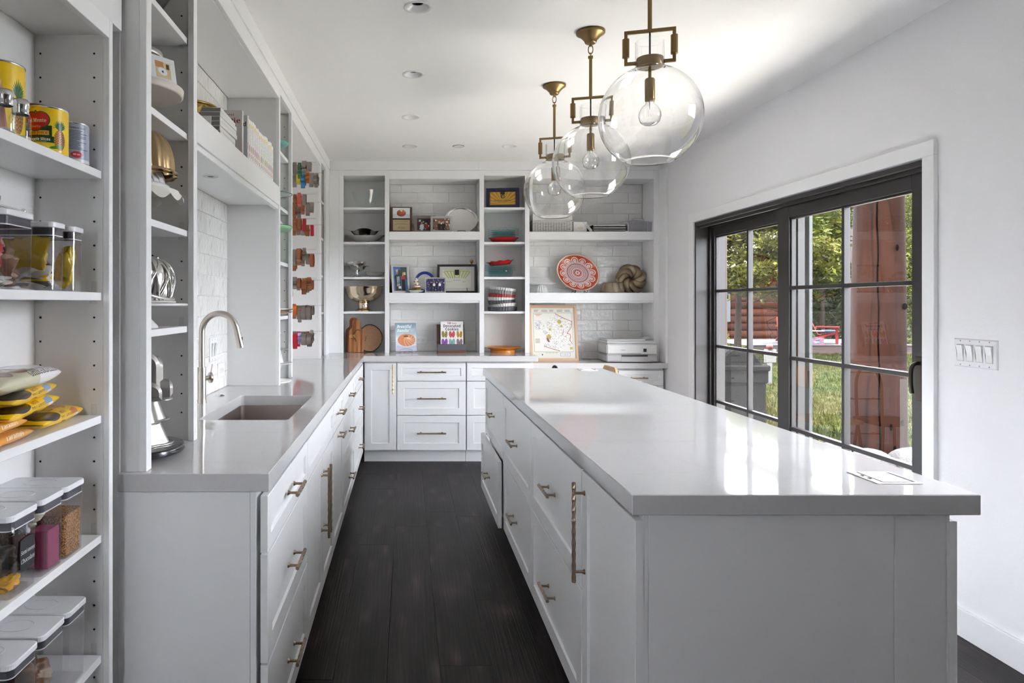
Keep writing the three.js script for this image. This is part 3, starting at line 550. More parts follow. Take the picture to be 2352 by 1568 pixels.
// pendant lamps
{
  const p = thing('pendant_lamp', 'clear glass globe pendant nearest the camera, on a brass rod', 'pendant lamp', [0.855, CEIL, -2.40], -0.27);
  const B = MT.brass;
  part(p, 'canopy', lathe([[0, -0.058], [0.02, -0.058], [0.026, -0.054], [0.028, -0.048], [0.03, -0.043], [0.045, -0.026], [0.06, -0.014], [0.0655, -0.012], [0.066, 0], [0, 0]], 40), B);
  part(p, 'chain_link', [new THREE.TorusGeometry(0.0105, 0.0022, 8, 20).scale(1, 1.9, 1).translate(0, -0.085, 0), new THREE.TorusGeometry(0.0085, 0.002, 8, 18).rotateY(PI / 2).translate(0, -0.063, 0), new THREE.TorusGeometry(0.0075, 0.002, 8, 18).rotateY(PI / 2).translate(0, -0.108, 0)], B);
  part(p, 'rod', [cyl(0.0115, 0.0115, 0.011, 18).translate(0, -0.121, 0), cyl(0.0075, 0.0075, 0.19, 16).translate(0, -0.213, 0)], B);
  const t = 0.0055, yt = -0.309, yb = -0.419, hw = 0.086;
  part(p, 'bracket', [lb(-hw, hw, yt - t, yt + t, -t, t, 0.0008), ...[-1, 1].flatMap((s) => [lb(s * (hw - t) - t, s * (hw - t) + t, yb, yt, -t, t, 0.0008), lb(s > 0 ? 0.046 : -hw, s > 0 ? hw : -0.046, yb - t, yb + t, -t, t, 0.0008)])], B);
  for (const s of [-1, 1]) { const k = []; for (let i = 0; i < 13; i++) k.push([0.0118, -0.397 + i * 0.0052], [0.0124, -0.397 + i * 0.0052 + 0.003]); part(p, 'knurled_sleeve', lathe([[0, -0.398], ...k, [0.0118, -0.331], [0, -0.331]], 20).translate(s * (hw - t), 0, 0), B); }
  part(p, 'collar', [lathe([[0, -0.437], [0.044, -0.437], [0.0455, -0.434], [0.0455, -0.408], [0.044, -0.405], [0, -0.405]], 36), ...[-1, 1].map((s) => rod([s * 0.0455, yb, 0], [s * 0.054, yb, 0], 0.007, 14))], B);
  part(p, 'cord', rod([0, yt, 0], [0, -0.405, 0], 0.0033, 8), MT.black, 'black cord inside the neck');
  part(p, 'socket', [cyl(0.0055, 0.0055, 0.045, 12).translate(0, -0.459, 0), lathe([[0, -0.556], [0.0165, -0.556], [0.0172, -0.545], [0.0165, -0.5415], [0.0172, -0.538], [0.0165, -0.5345], [0.0172, -0.531], [0.0172, -0.482], [0.014, -0.477], [0, -0.476]], 24)], B);
  const bu = part(p, 'bulb', lathe((() => { const o = [[0.0135, -0.556], [0.015, -0.566], [0.028, -0.577], [0.0375, -0.595], [0.0385, -0.61], [0.033, -0.628], [0.021, -0.638], [0.008, -0.6415], [0, -0.642]]; return [...o, ...o.map(([x, y]) => [Math.max(0, x - 0.0012), y + (x < 0.025 && y < -0.6 ? 0.0012 : 0)]).reverse(), o[0]]; })(), 36), MT.blown, 'clear unlit bulb');
  part(bu, 'filament', [rod([0, -0.556, 0], [0, -0.585, 0], 0.003, 8, 0.0015), tube([[-0.006, -0.585, 0], [-0.004, -0.61, 0], [0, -0.6, 0.003], [0.004, -0.61, 0], [0.006, -0.585, 0]], 0.0005, 24, 5)], MT.steel);
  const gp = [[0.0495, -0.347], [0.0495, -0.43], [0.0505, -0.438]], C = -0.611, R = 0.1765; for (let i = 0; i <= 40; i++) { const a = lerp(PI / 2 - 0.295, -PI / 2 + 0.485, i / 40); gp.push([Math.cos(a) * R, C + Math.sin(a) * R]); }
  const q = gp.map(([x, y]) => [x - 0.0022, y]).reverse(); q[0][1] = gp[gp.length - 1][1]; gp.push(...q, gp[0]);
  part(p, 'globe', lathe(gp, 80), MT.blown, 'clear glass globe with a round opening below');
  part(p, 'neck_rim', new THREE.TorusGeometry(0.0495, 0.0012, 8, 48).rotateX(PI / 2).translate(0, -0.347, 0), MT.glass);
  copyOf(p, 'clear glass globe pendant hanging in the middle of the three', [0.857, CEIL, -3.18], -0.27);
  copyOf(p, 'clear glass globe pendant farthest from the camera, in front of the basket', [0.857, CEIL, -3.96], -0.27);
}
// two stools tucked under the desk behind the island
{
  const wd = mat([0.52, 0.32, 0.18], 0.45), st = thing('desk_chair', 'tan wooden chair with dark metal legs showing past the far end of the island', 'chair', [1.4, 0, -5.32]);
  part(st, 'seat', ext(rrect(-0.19, -0.19, 0.38, 0.38, 0.05), 0.025, 0.004).rotateX(-PI / 2).translate(0, 0.445, 0), wd);
  part(st, 'backrest', ext(rrect(-0.17, 0, 0.34, 0.16, 0.06), 0.022, 0.005).rotateY(PI / 2).translate(0.175, 0.71, 0), wd);
  for (const [x, z] of [[-1, -1], [-1, 1], [1, -1], [1, 1]]) part(st, 'leg', rod([x * 0.19, 0, z * 0.19], [x * 0.15, 0.445, z * 0.15], 0.011, 10), MT.iron);
  for (const z of [-1, 1]) part(st, 'back_post', rod([0.17, 0.45, z * 0.12], [0.205, 0.845, z * 0.12], 0.009, 10), MT.iron);
  const s2 = thing('desk_chair', 'dark metal chair mostly hidden behind the far end of the island', 'chair', [0.98, 0, -5.22]);
  part(s2, 'seat', ext(rrect(-0.18, -0.18, 0.36, 0.36, 0.05), 0.025, 0.004).rotateX(-PI / 2).translate(0, 0.445, 0), MT.iron);
  for (const [x, z] of [[-1, -1], [-1, 1], [1, -1], [1, 1]]) part(s2, 'leg', rod([x * 0.18, 0, z * 0.18], [x * 0.14, 0.445, z * 0.14], 0.011, 10), MT.iron);
  part(s2, 'backrest', tube([[0.15, 0.45, -0.14], [0.155, 0.75, -0.14], [0.155, 0.862, -0.06], [0.155, 0.862, 0.06], [0.155, 0.75, 0.14], [0.15, 0.45, 0.14]], 0.011, 40, 8), MT.iron);
}
// ================= things on the back wall =================
const Y1 = 2.218, Y2 = 1.9085, Y3 = 1.5955, Y4 = 1.2865, B1 = 1.999, B2 = 1.453, DK = 0.839;
// wavy-rimmed dish: profile [[r, y]...], n waves on the rim, amplitude
function wavy(pts, n, amp, seg = 72, sx = 1, sz = 1, fade = 2) {
  const m = pts.length - 1;
  return grid((u, v) => { const k = v * m, i = Math.min(m - 1, Math.floor(k)), t = k - i, r = lerp(pts[i][0], pts[i + 1][0], t), y = lerp(pts[i][1], pts[i + 1][1], t), a = u * 2 * PI, w = Math.pow(v, fade) * amp * Math.cos(n * a); return [Math.cos(a) * (r + w) * sx, y + w * 0.5, -Math.sin(a) * (r + w) * sz]; }, seg, pts.length * 3);
}
// a leaning picture: frame face towards +z, base at the bottom edge
function picture(name, label, cat, w, h, bd, fm, tex, x, y, d, tilt, yaw = 0, o = {}) {
  const t = thing(name, label, cat, [x, y, -d], yaw, o.group), th = o.t ?? 0.016, tl = (g) => g.translate(0, h / 2, 0).rotateX(-tilt);
  if (bd) part(t, 'frame', tl(nested(w, h, [[0, -th], [0, -0.002], [0.002, 0], [bd - 0.002, 0], [bd, -0.003], [bd, -0.006]], true, false)), fm);
  if (o.mat) part(t, 'mat_board', tl(nested(w - 2 * bd, h - 2 * bd, [[0, -0.006], [o.mat, -0.006], [o.mat + 0.001, -0.0075]], false, false)), mat(o.matCol || [0.72, 0.71, 0.68], 0.8));
  const q = bd + (o.mat || 0); const pg = new THREE.PlaneGeometry(w - 2 * q, h - 2 * q).translate(0, 0, bd ? -0.0072 : 0.0004);
  part(t, o.pn || 'print', tl(pg), printed(tex, o.rough ?? 0.35));
  if (bd && !o.noEasel) part(t, 'back_leg', [lb(-0.02, 0.02, 0.004, h * 0.8, -0.003, 0, 0.0008).rotateX(0.12).translate(0, 0, -th - 0.045 - h * 0.12 * 0.0)], MT.black);
  return t;
}
const txt = (g, s, x, y, f, c, al = 'center', mw) => { g.font = f; g.fillStyle = c; g.textAlign = al; g.textBaseline = 'middle'; mw ? g.fillText(s, x, y, mw) : g.fillText(s, x, y); };
function people(bg, list) {   // small snapshot: background colour patches and simple clothed figures
  return ctex(256, 192, (g, w, h) => {
    bg(g, w, h);
    for (const [x, y, s, hair, top, bottom, skin] of list) {
      g.fillStyle = bottom; g.fillRect(x - s * 0.6, y + s * 2.2, s * 1.2, h); g.fillStyle = top; g.beginPath(); g.ellipse(x, y + s * 2.1, s * 1.05, s * 1.35, 0, 0, 7); g.fill(); g.fillRect(x - s * 0.9, y + s * 1.6, s * 1.8, s * 1.8);
      g.fillStyle = skin || '#c9957a'; g.fillRect(x - s * 0.25, y + s * 0.5, s * 0.5, s * 0.6); g.beginPath(); g.ellipse(x, y, s * 0.52, s * 0.68, 0, 0, 7); g.fill();
      g.fillStyle = hair; g.beginPath(); g.ellipse(x, y - s * 0.28, s * 0.58, s * 0.5, 0, PI, 2 * PI); g.fill(); g.fillRect(x - s * 0.58, y - s * 0.3, s * 0.14, s * 0.5); g.fillRect(x + s * 0.44, y - s * 0.3, s * 0.14, s * 0.5);
    }
  });
}
const speck = (g, w, h, n, cols, seed, s = 6) => { const r = rng(seed); for (let i = 0; i < n; i++) { g.fillStyle = cols[Math.floor(r() * cols.length)]; g.fillRect(r() * w, r() * h, s * (0.4 + r()), s * (0.4 + r())); } };
// --- tower A
{
  const b = thing('glass_bowl', 'clear flared glass bowl on the top shelf of the left back tower', 'bowl', [-0.37, Y1, -6.235]);
  part(b, 'bowl', grid((u, v) => { const a = u * 2 * PI, r = lerp(0.075, 0.135, v), y = 0.002 + v * 0.155 + v * 0.012 * Math.cos(a); return [Math.cos(a) * r, y, Math.sin(a) * r]; }, 56, 12), MT.glass); part(b, 'base', cyl(0.075, 0.075, 0.006, 40).translate(0, 0.003, 0), MT.glass);
  part(b, 'rim', tube([...Array(24)].map((_, i) => { const a = i / 24 * 2 * PI; return [Math.cos(a) * 0.135, 0.157 + 0.012 * Math.cos(a), Math.sin(a) * 0.135]; }), 0.0014, 72, 6, true), MT.glass);
  const p = single('silver_platter', 'wide shallow silver boat-shaped platter under the ruffled silver bowl', 'platter', [wavy([[0.0, 0.008], [0.07, 0.008], [0.13, 0.03], [0.18, 0.062], [0.186, 0.066]], 2, 0.006, 80, 1, 0.55), lb(-0.05, 0.05, 0, 0.009, -0.035, 0.035, 0.002)], MT.silver, [-0.385, Y2, -6.235]);
  single('silver_bowl', 'ruffled silver bowl resting in the wide silver platter', 'bowl', wavy([[0.0, 0.002], [0.045, 0.004], [0.085, 0.05], [0.125, 0.088], [0.16, 0.1]], 4, 0.02, 96, 1, 0.6, 3), MT.silver, [-0.385, Y2 + 0.016, -6.235]);
  const ft = (g) => g; 
  const f1 = thing('footed_bowl', 'wide-rimmed silver footed bowl on the middle shelf of the left back tower', 'bowl', [-0.455, Y3, -6.25]);
  part(f1, 'bowl', lathe([[0, 0.05], [0.03, 0.052], [0.07, 0.075], [0.088, 0.096], [0.117, 0.1], [0.118, 0.103], [0.088, 0.1], [0.066, 0.08], [0, 0.056]], 48), MT.silver); part(f1, 'foot', wavy([[0.016, 0.052], [0.014, 0.035], [0.03, 0.012], [0.045, 0.004], [0.046, 0]], 8, 0.004, 48), MT.silver);
  single('silver_bowl', 'small scalloped silver bowl nested in the footed bowl', 'bowl', wavy([[0.0, 0.002], [0.05, 0.004], [0.078, 0.035], [0.092, 0.07]], 10, 0.003, 80), MT.silver, [-0.465, Y3 + 0.07, -6.25]);
  single('silver_dish', 'low wavy silver dish beside the footed bowl', 'dish', wavy([[0.0, 0.003], [0.05, 0.004], [0.078, 0.03], [0.092, 0.046]], 5, 0.006, 80), MT.silver, [-0.293, Y3, -6.26]);
  const hb = dtex(256, 256, (u, v) => 0.5 + 0.8 * (vn(u * 26, v * 18, 26, 18) - 0.5), false), pm = mat([0.66, 0.56, 0.42], 0.13, { metalness: 1, bumpMap: hb, bumpScale: 0.0016 });
  const pb = thing('punch_bowl', 'large hammered gold-toned silver punch bowl on a flared foot', 'bowl', [-0.39, Y4, -6.203]);
  part(pb, 'bowl', lathe([[0, 0.078], [0.05, 0.08], [0.1, 0.095], [0.14, 0.125], [0.158, 0.165], [0.163, 0.2], [0.174, 0.222], [0.175, 0.226], [0.168, 0.222], [0.156, 0.198], [0.15, 0.165], [0.13, 0.13], [0, 0.09]], 64), pm);
  part(pb, 'foot', lathe([[0.05, 0.08], [0.056, 0.07], [0.05, 0.066], [0.05, 0.03], [0.06, 0.02], [0.078, 0.012], [0.08, 0]], 48), mat([0.66, 0.56, 0.42], 0.13, { metalness: 1 }));
  single('ladle', 'silver ladle handle leaning over the punch bowl rim', 'ladle', [tube([[0, 0, 0], [0.06, 0.055, 0], [0.11, 0.075, 0], [0.145, 0.094, 0]], 0.004, 24, 6), new THREE.SphereGeometry(0.03, 20, 10, 0, 2 * PI, PI / 2, PI / 2).translate(-0.02, 0.015, 0)], MT.silver, [-0.36, Y4 + 0.145, -6.2]);
  const bt = (s, a, c) => dtex(128, 512, (u, v) => { const q = vn(u * 9 + s, v * 1.6 + s), l = vn(u * 60, v * 6 + s), st = Math.floor(u * 4) % 2 * 0.05; return [a[0] + c[0] * (q - 0.5) + 0.1 * (l - 0.5) - st, a[1] + c[1] * (q - 0.5) + 0.09 * (l - 0.5) - st, a[2] + c[2] * (q - 0.5) + 0.07 * (l - 0.5) - st]; });
  const boardShape = (w, h) => { const s = new THREE.Shape(), a = w / 2; s.moveTo(-a + 0.01, 0); s.lineTo(a - 0.01, 0); s.quadraticCurveTo(a, 0, a, 0.01); s.lineTo(a, h * 0.6); s.bezierCurveTo(a, h * 0.72, a * 0.5, h * 0.68, a * 0.52, h * 0.8); s.lineTo(a * 0.55, h - 0.03); s.absarc(a * 0.55 - 0.03 + 0.0, h - 0.03, 0.03, 0, PI / 2); s.lineTo(-a * 0.55 + 0.03, h); s.absarc(-a * 0.55 + 0.03, h - 0.03, 0.03, PI / 2, PI); s.lineTo(-a * 0.52, h * 0.8); s.bezierCurveTo(-a * 0.5, h * 0.68, -a, h * 0.72, -a, h * 0.6); s.lineTo(-a, 0.01); s.quadraticCurveTo(-a, 0, -a + 0.01, 0); return s; };
  const uvB = (g, sx, sy) => { const p = g.attributes.position, u = g.attributes.uv; for (let i = 0; i < u.count; i++) u.setXY(i, p.getX(i) * sx + 0.5, p.getY(i) * sy); return g; };
  const c1 = thing('cutting_board', 'brown striped wooden cutting board with a handle and a dark cord, in front', 'cutting board', [-0.458, CT, -6.18]);
  part(c1, 'board', uvB(clean(ext(boardShape(0.135, 0.3), 0.02, 0.003)), 6, 3).rotateX(-0.14), printed(bt(3, [0.66, 0.44, 0.25], [0.3, 0.24, 0.18]), 0.5));
  part(c1, 'cord', tube([[0.035, 0.2, 0.003], [0.01, 0.205, 0.01], [-0.02, 0.17, 0.012], [-0.03, 0.15, 0.014], [-0.01, 0.13, 0.016], [0.002, 0.1, 0.02]], 0.003, 30, 6), MT.dark, 'dark leather cord'); part(c1, 'wooden_tag', uvB(clean(ext(rrect(-0.03, 0, 0.05, 0.032, 0.012), 0.008, 0.002)).translate(-0.03, 0.13, 0.008), 6, 3), printed(bt(5, [0.72, 0.52, 0.33], [0.2, 0.16, 0.1]), 0.5));
  const c2 = thing('cutting_board', 'darker reddish wooden cutting board half hidden behind the striped one', 'cutting board', [-0.485, CT, -6.225]);
  part(c2, 'board', uvB(clean(ext(boardShape(0.14, 0.315), 0.018, 0.003)), 6, 3).rotateX(-0.14), printed(bt(9, [0.55, 0.30, 0.17], [0.3, 0.2, 0.14]), 0.5));
  const sl = thing('wood_slice', 'round wood slice with rough bark edge and a burnt leaf mark', 'wood slice', [-0.338, CT, -6.25]);
  const st = dtex(256, 256, (u, v) => { const x = u - 0.5, y = v - 0.47, d = Math.sqrt(x * x + y * y) + 0.03 * vn(u * 5, v * 5), a = Math.sin(d * 120) * 0.018, k = vn(u * 30, v * 30) * 0.05, m = Math.abs(x + 0.22) < 0.05 + 0.05 * vn(u * 40, v * 40) && Math.abs(y - 0.02) < 0.11 && vn(u * 26, v * 22) > 0.52 ? -0.3 : 0; return [0.70 + a + k + m, 0.55 + a + k + m, 0.41 + a + k + m * 0.8]; });
  const ring = []; const rr = rng(4); for (let i = 0; i < 64; i++) { const a = i / 64 * 2 * PI; ring.push([Math.cos(a) * (0.106 + 0.006 * Math.sin(2 * a + 1)) + 0.0, 0.124 + Math.sin(a) * (0.119 + 0.003 * rr())]); }
  const bs = shp(ring.map(([x, y], i) => { const q = 1.035 + 0.02 * rr(); return [x * q, (y - 0.124) * q + 0.126]; })); bs.holes.push(new THREE.Path(ring.map(([x, y]) => new THREE.Vector2(x, y))));
  const fc = clean(ext(shp(ring), 0.021, 0.001)); { const p = fc.attributes.position, u = fc.attributes.uv; for (let i = 0; i < u.count; i++) u.setXY(i, p.getX(i) * 4.2 + 0.5, (p.getY(i) - 0.124) * 4.2 + 0.5); }
  part(sl, 'face', fc.rotateX(-0.16), printed(st, 0.7)); part(sl, 'bark', ext(bs, 0.02, 0.002).rotateX(-0.16), mat([0.07, 0.045, 0.03], 0.95, { bumpMap: orange, bumpScale: 0.004 }));
}
// --- bay B, upper shelf
{
  const wood = mat([0.10, 0.035, 0.02], 0.3), D = 6.3;
  const p = picture('award_plaque', 'dark wood award plaque with a bagel sandwich photo over a gold plate', 'plaque', 0.2, 0.24, 0, null, ctex(300, 360, (g, w, h) => {
    g.fillStyle = '#4a251b'; g.fillRect(0, 0, w, h); g.fillStyle = '#dfe6ea'; g.fillRect(32, 12, 236, 145); g.fillStyle = '#c3d0d8'; g.fillRect(32, 100, 236, 57);
    g.fillStyle = '#8e3a1c'; g.beginPath(); g.ellipse(150, 85, 62, 48, 0, 0, 7); g.fill(); g.fillStyle = '#c96a34'; g.beginPath(); g.ellipse(150, 72, 56, 34, 0, 0, 7); g.fill(); g.fillStyle = '#e9ddd0'; g.beginPath(); g.moveTo(120, 30); g.lineTo(150, 70); g.lineTo(185, 28); g.fill(); g.fillStyle = '#7c2416'; for (let i = 0; i < 5; i++) g.fillRect(100 + i * 4, 78 + i * 9, 96 - i * 8, 4);
    g.fillStyle = '#b3a07a'; g.fillRect(34, 178, 232, 150); const f = 'bold 13px serif'; txt(g, '"Sweet Potato Product Promotion"', 150, 200, f, '#3a2c1c', 'center', 190); txt(g, 'Awarded in Recognition to', 150, 228, '11px serif', '#3a2c1c'); txt(g, 'the finalist in the State Recipe Contest', 150, 241, '11px serif', '#3a2c1c', 'center', 190); txt(g, 'to', 150, 262, '11px serif', '#3a2c1c'); txt(g, 'Julie Hession', 150, 282, f, '#3a2c1c'); txt(g, 'from the Commission', 150, 297, '11px serif', '#3a2c1c'); txt(g, '2014', 150, 311, '11px serif', '#3a2c1c');
  }), -0.048, B1 + 0.003, D - 0.07, 0.1, 0.06, { pn: 'printed_face' });
  part(p, 'board', nested(0.2, 0.24, [[0, -0.018], [0, -0.003], [0.004, -0.0002]]).translate(0, 0.12, 0).rotateX(-0.1), wood);
  const crowd = (a, b, seed) => (g, w, h) => { g.fillStyle = a; g.fillRect(0, 0, w, h); speck(g, w, h, 60, b, seed, 26); };
  picture('framed_photo', 'weathered grey wooden photo frame partly behind the pale grey one', 'photo frame', 0.2, 0.168, 0.03, mat([0.26, 0.21, 0.2], 0.7), people(crowd('#2a2226', ['#3c2c2c', '#1c1a20', '#6b2f2c', '#d8d8dc'], 4), [[80, 60, 34, '#2b211c', '#dfe4ea', '#ccd4dc'], [160, 70, 26, '#3a2a22', '#b02c36', '#7c2028'], [225, 72, 22, '#41302a', '#3a3a44', '#26262c']]), 0.166, B1, D - 0.05, 0.12, 0);
  picture('framed_photo', 'pale grey photo frame with two people in black tops', 'photo frame', 0.195, 0.15, 0.021, mat([0.42, 0.42, 0.41], 0.5), people(crowd('#7a5a4a', ['#d9b9a0', '#4a3a3c', '#8c6a8e', '#e8e2d8', '#a86a3c', '#2c2622'], 9), [[98, 52, 30, '#b06a38', '#1e1f20', '#191a1b'], [160, 52, 30, '#6a4022', '#1d1e1f', '#191a1b']]), 0.313, B1, D - 0.14, 0.12, -0.03);
  const t = thing('oval_tray', 'oval polished silver tray on a small black easel', 'tray', [0.5, B1, -(D - 0.03)]);
  part(t, 'tray', [lathe([[0, 0], [0.118, 0], [0.124, 0.003], [0.128, 0.009], [0.15, 0.012], [0.152, 0.01], [0.13, 0.006], [0, -0.002]], 72)].map((g) => g.scale(1, 1, 0.8).rotateX(PI / 2 - 0.13).translate(0, 0.124, 0.0)), mat([0.46, 0.45, 0.44], 0.16, { metalness: 1 }));
  part(t, 'easel', [tube([[-0.035, 0, 0.05], [-0.033, 0.02, 0.045], [0.033, 0.02, 0.045], [0.035, 0, 0.05]], 0.002, 20, 6), tube([[-0.03, 0.02, 0.045], [-0.03, 0.004, 0.01], [-0.02, 0.12, -0.03], [0, 0.0, -0.06]], 0.002, 24, 6), tube([[0.03, 0.02, 0.045], [0.03, 0.004, 0.01], [0.02, 0.12, -0.03], [0, 0.0, -0.06]], 0.002, 24, 6)], MT.iron);
}
// --- bay B, lower shelf
{
  const D = 6.28;
  picture('framed_photo', 'tall silver photo frame with a man in a printed shirt and a woman in red', 'photo frame', 0.17, 0.265, 0.022, mat([0.45, 0.45, 0.47], 0.25, { metalness: 0.7 }), ctex(192, 288, (g, w, h) => {
    g.fillStyle = '#3f6fae'; g.fillRect(0, 0, w, h); g.fillStyle = '#27463f'; g.fillRect(110, 0, 82, 150); g.fillStyle = '#d8c9a8'; g.fillRect(138, 60, 40, 34);
    g.fillStyle = '#1c1d22'; g.fillRect(20, 110, 82, 178); g.beginPath(); g.ellipse(58, 125, 46, 36, 0, 0, 7); g.fill(); g.fillStyle = '#8fa6b4'; g.fillRect(44, 112, 44, 120); speck(g, 44, 120, 0, [], 1); const r = rng(3); for (let i = 0; i < 70; i++) { g.fillStyle = ['#20303c', '#dfe7ea', '#3c5a6c'][i % 3]; g.fillRect(44 + r() * 40, 112 + r() * 116, 6, 6); }
    g.fillStyle = '#b01f2d'; g.beginPath(); g.ellipse(138, 140, 32, 34, 0, 0, 7); g.fill(); g.fillStyle = '#17181b'; g.fillRect(112, 146, 52, 142); g.fillStyle = '#c88f74'; g.beginPath(); g.ellipse(62, 66, 21, 28, 0, 0, 7); g.fill(); g.beginPath(); g.ellipse(132, 86, 17, 23, 0, 0, 7); g.fill();
    g.fillStyle = '#e6dfcc'; g.beginPath(); g.ellipse(60, 42, 26, 17, 0, 0, 7); g.fill(); g.fillStyle = '#b98c5a'; g.beginPath(); g.ellipse(132, 72, 19, 13, 0, 0, 7); g.fill(); g.fillStyle = '#e8e8ea'; g.fillRect(64, 232, 40, 30); g.fillStyle = '#c88f74'; g.fillRect(40, 214, 30, 20);
  }), -0.048, B2, D - 0.08, 0.22, 0.28);
  picture('framed_photo', 'black picture frame corner showing behind the tall silver frame', 'photo frame', 0.16, 0.14, 0.02, MT.black, ctex(32, 32, (g) => { g.fillStyle = '#1a1a1c'; g.fillRect(0, 0, 32, 32); }), -0.07, B2, D + 0.03, 0.25, 0);
  const f = thing('pastry_ornament', 'small white ceramic ornament of stacked pastry and greens on a plate', 'ornament', [0.085, B2, -(D - 0.16)]);
  const cream = mat([0.7, 0.64, 0.55], 0.4);
  part(f, 'plate', lathe([[0, 0.006], [0.04, 0.006], [0.068, 0.016], [0.07, 0.018], [0.068, 0.021], [0.04, 0.012], [0, 0.01], [0, 0.0], [0.035, 0]], 40), MT.white);
  part(f, 'greens', wavy([[0.0, 0.02], [0.03, 0.018], [0.05, 0.03], [0.046, 0.036], [0.02, 0.042]], 9, 0.006, 60), mat([0.20, 0.25, 0.06], 0.6)); part(f, 'bun', [lathe([[0, 0.045], [0.036, 0.045], [0.041, 0.054], [0.036, 0.064], [0, 0.068]], 30)], cream); part(f, 'filling', lathe([[0, 0.04], [0.039, 0.04], [0.041, 0.044], [0.039, 0.05], [0, 0.051]], 30), mat([0.36, 0.05, 0.04], 0.5));
  part(f, 'meringue', [new THREE.SphereGeometry(0.024, 20, 14).scale(1, 0.85, 1).translate(0, 0.083, 0), new THREE.SphereGeometry(0.021, 20, 14).scale(1, 0.8, 1).translate(0, 0.107, 0), new THREE.SphereGeometry(0.012, 16, 10).translate(0.002, 0.124, 0)], cream); part(f, 'fruit', [[-0.016, 0.098, 0.014], [0.014, 0.1, 0.016], [0, 0.072, 0.022]].map(([x, y, z]) => new THREE.SphereGeometry(0.006, 10, 8).translate(x, y, z)), mat([0.36, 0.16, 0.05], 0.4));
  const bl = thing('blue_ring', 'dark blue ring-shaped award standing behind the small framed group photo', 'award', [0.165, B2, -(D - 0.06)]), blue = mat([0.015, 0.04, 0.26], 0.18);
  part(bl, 'ring', new THREE.TorusGeometry(0.082, 0.0125, 16, 64).scale(1, 1, 0.55).translate(0, 0.102, 0), blue); part(bl, 'foot', lb(-0.055, 0.055, 0, 0.014, -0.02, 0.02, 0.003), blue);
  picture('framed_photo', 'small silver-framed photo of four people in dark suits and chef whites', 'photo frame', 0.19, 0.14, 0.013, mat([0.5, 0.49, 0.47], 0.25, { metalness: 0.6 }), people((g, w, h) => { g.fillStyle = '#34335c'; g.fillRect(0, 0, w, h); speck(g, w, h, 70, ['#8a8ab4', '#23234a', '#5a5a92', '#c8c8dc'], 6, 12); }, [[70, 48, 17, '#2a211c', '#17171b', '#131316'], [112, 52, 17, '#3a2a20', '#e6e8ee', '#1b1b20'], [150, 48, 17, '#241c18', '#17171b', '#131316'], [192, 50, 17, '#2c241e', '#e6e8ee', '#1b1b20']]), 0.257, B2, D - 0.17, 0.12, 0.02);
  picture('framed_certificate', 'black-framed pale certificate with green and white sunburst stripes', 'certificate', 0.36, 0.27, 0.02, MT.black, ctex(360, 256, (g, w, h) => {
    g.fillStyle = '#d9d8d2'; g.fillRect(0, 0, w, h); g.fillStyle = '#a9b552'; g.fillRect(20, 12, w - 40, 12); for (let i = -4; i < 5; i++) { g.fillStyle = '#b3bd6a'; g.beginPath(); g.moveTo(w / 2 + i * 42 - 11, 24); g.lineTo(w / 2 + i * 42 + 11, 24); g.lineTo(w / 2 + i * 26 + 7, 120); g.lineTo(w / 2 + i * 26 - 7, 120); g.fill(); }
    g.strokeStyle = '#9aa84c'; g.lineWidth = 4; g.fillStyle = '#dfe0cf'; g.beginPath(); g.arc(w / 2, 78, 26, 0, 7); g.fill(); g.stroke(); g.fillStyle = '#9aa84c'; g.beginPath(); g.moveTo(w / 2 - 7, 66); g.lineTo(w / 2 + 13, 78); g.lineTo(w / 2 - 7, 90); g.fill(); txt(g, 'Julie Hession', w / 2, 146, '15px serif', '#44443c'); g.fillStyle = '#8a8a84'; g.fillRect(40, 166, 84, 3); g.fillRect(40, 174, 60, 2); g.fillRect(250, 168, 40, 6); for (let i = 0; i < 16; i++) { g.strokeStyle = '#cfd2b4'; g.lineWidth = 4; g.beginPath(); g.moveTo(30 + i * 20, 236); g.lineTo(50 + i * 16, 196); g.stroke(); }
  }), 0.458, B2, D - 0.05, 0.2, -0.1, { mat: 0.03, matCol: [0.6, 0.58, 0.56] });
  picture('framed_certificate', 'dark brown frame edge showing behind the black certificate frame', 'certificate', 0.3, 0.235, 0.02, mat([0.05, 0.02, 0.015], 0.4), ctex(32, 32, (g) => { g.fillStyle = '#8a877e'; g.fillRect(0, 0, 32, 32); }), 0.492, B2, D + 0.035, 0.12, -0.12);
  single('gold_cup', 'tiny gold trophy cup standing above the certificate frame', 'trophy', lathe([[0, 0], [0.014, 0], [0.014, 0.004], [0.006, 0.01], [0.01, 0.018], [0.016, 0.024], [0.016, 0.038], [0.012, 0.042], [0, 0.042]], 20), mat([0.55, 0.33, 0.08], 0.25, { metalness: 1 }), [0.6, B2 + 0.262, -(D + 0.02)]);
  single('picture_hook', 'short black easel peg in front of the certificate frame', 'easel', tube([[0, 0, 0], [0, 0.02, -0.004], [0, 0.042, -0.02], [0, 0.046, -0.028]], 0.003, 16, 6), MT.iron, [0.55, B2, -(D - 0.08)]);
}
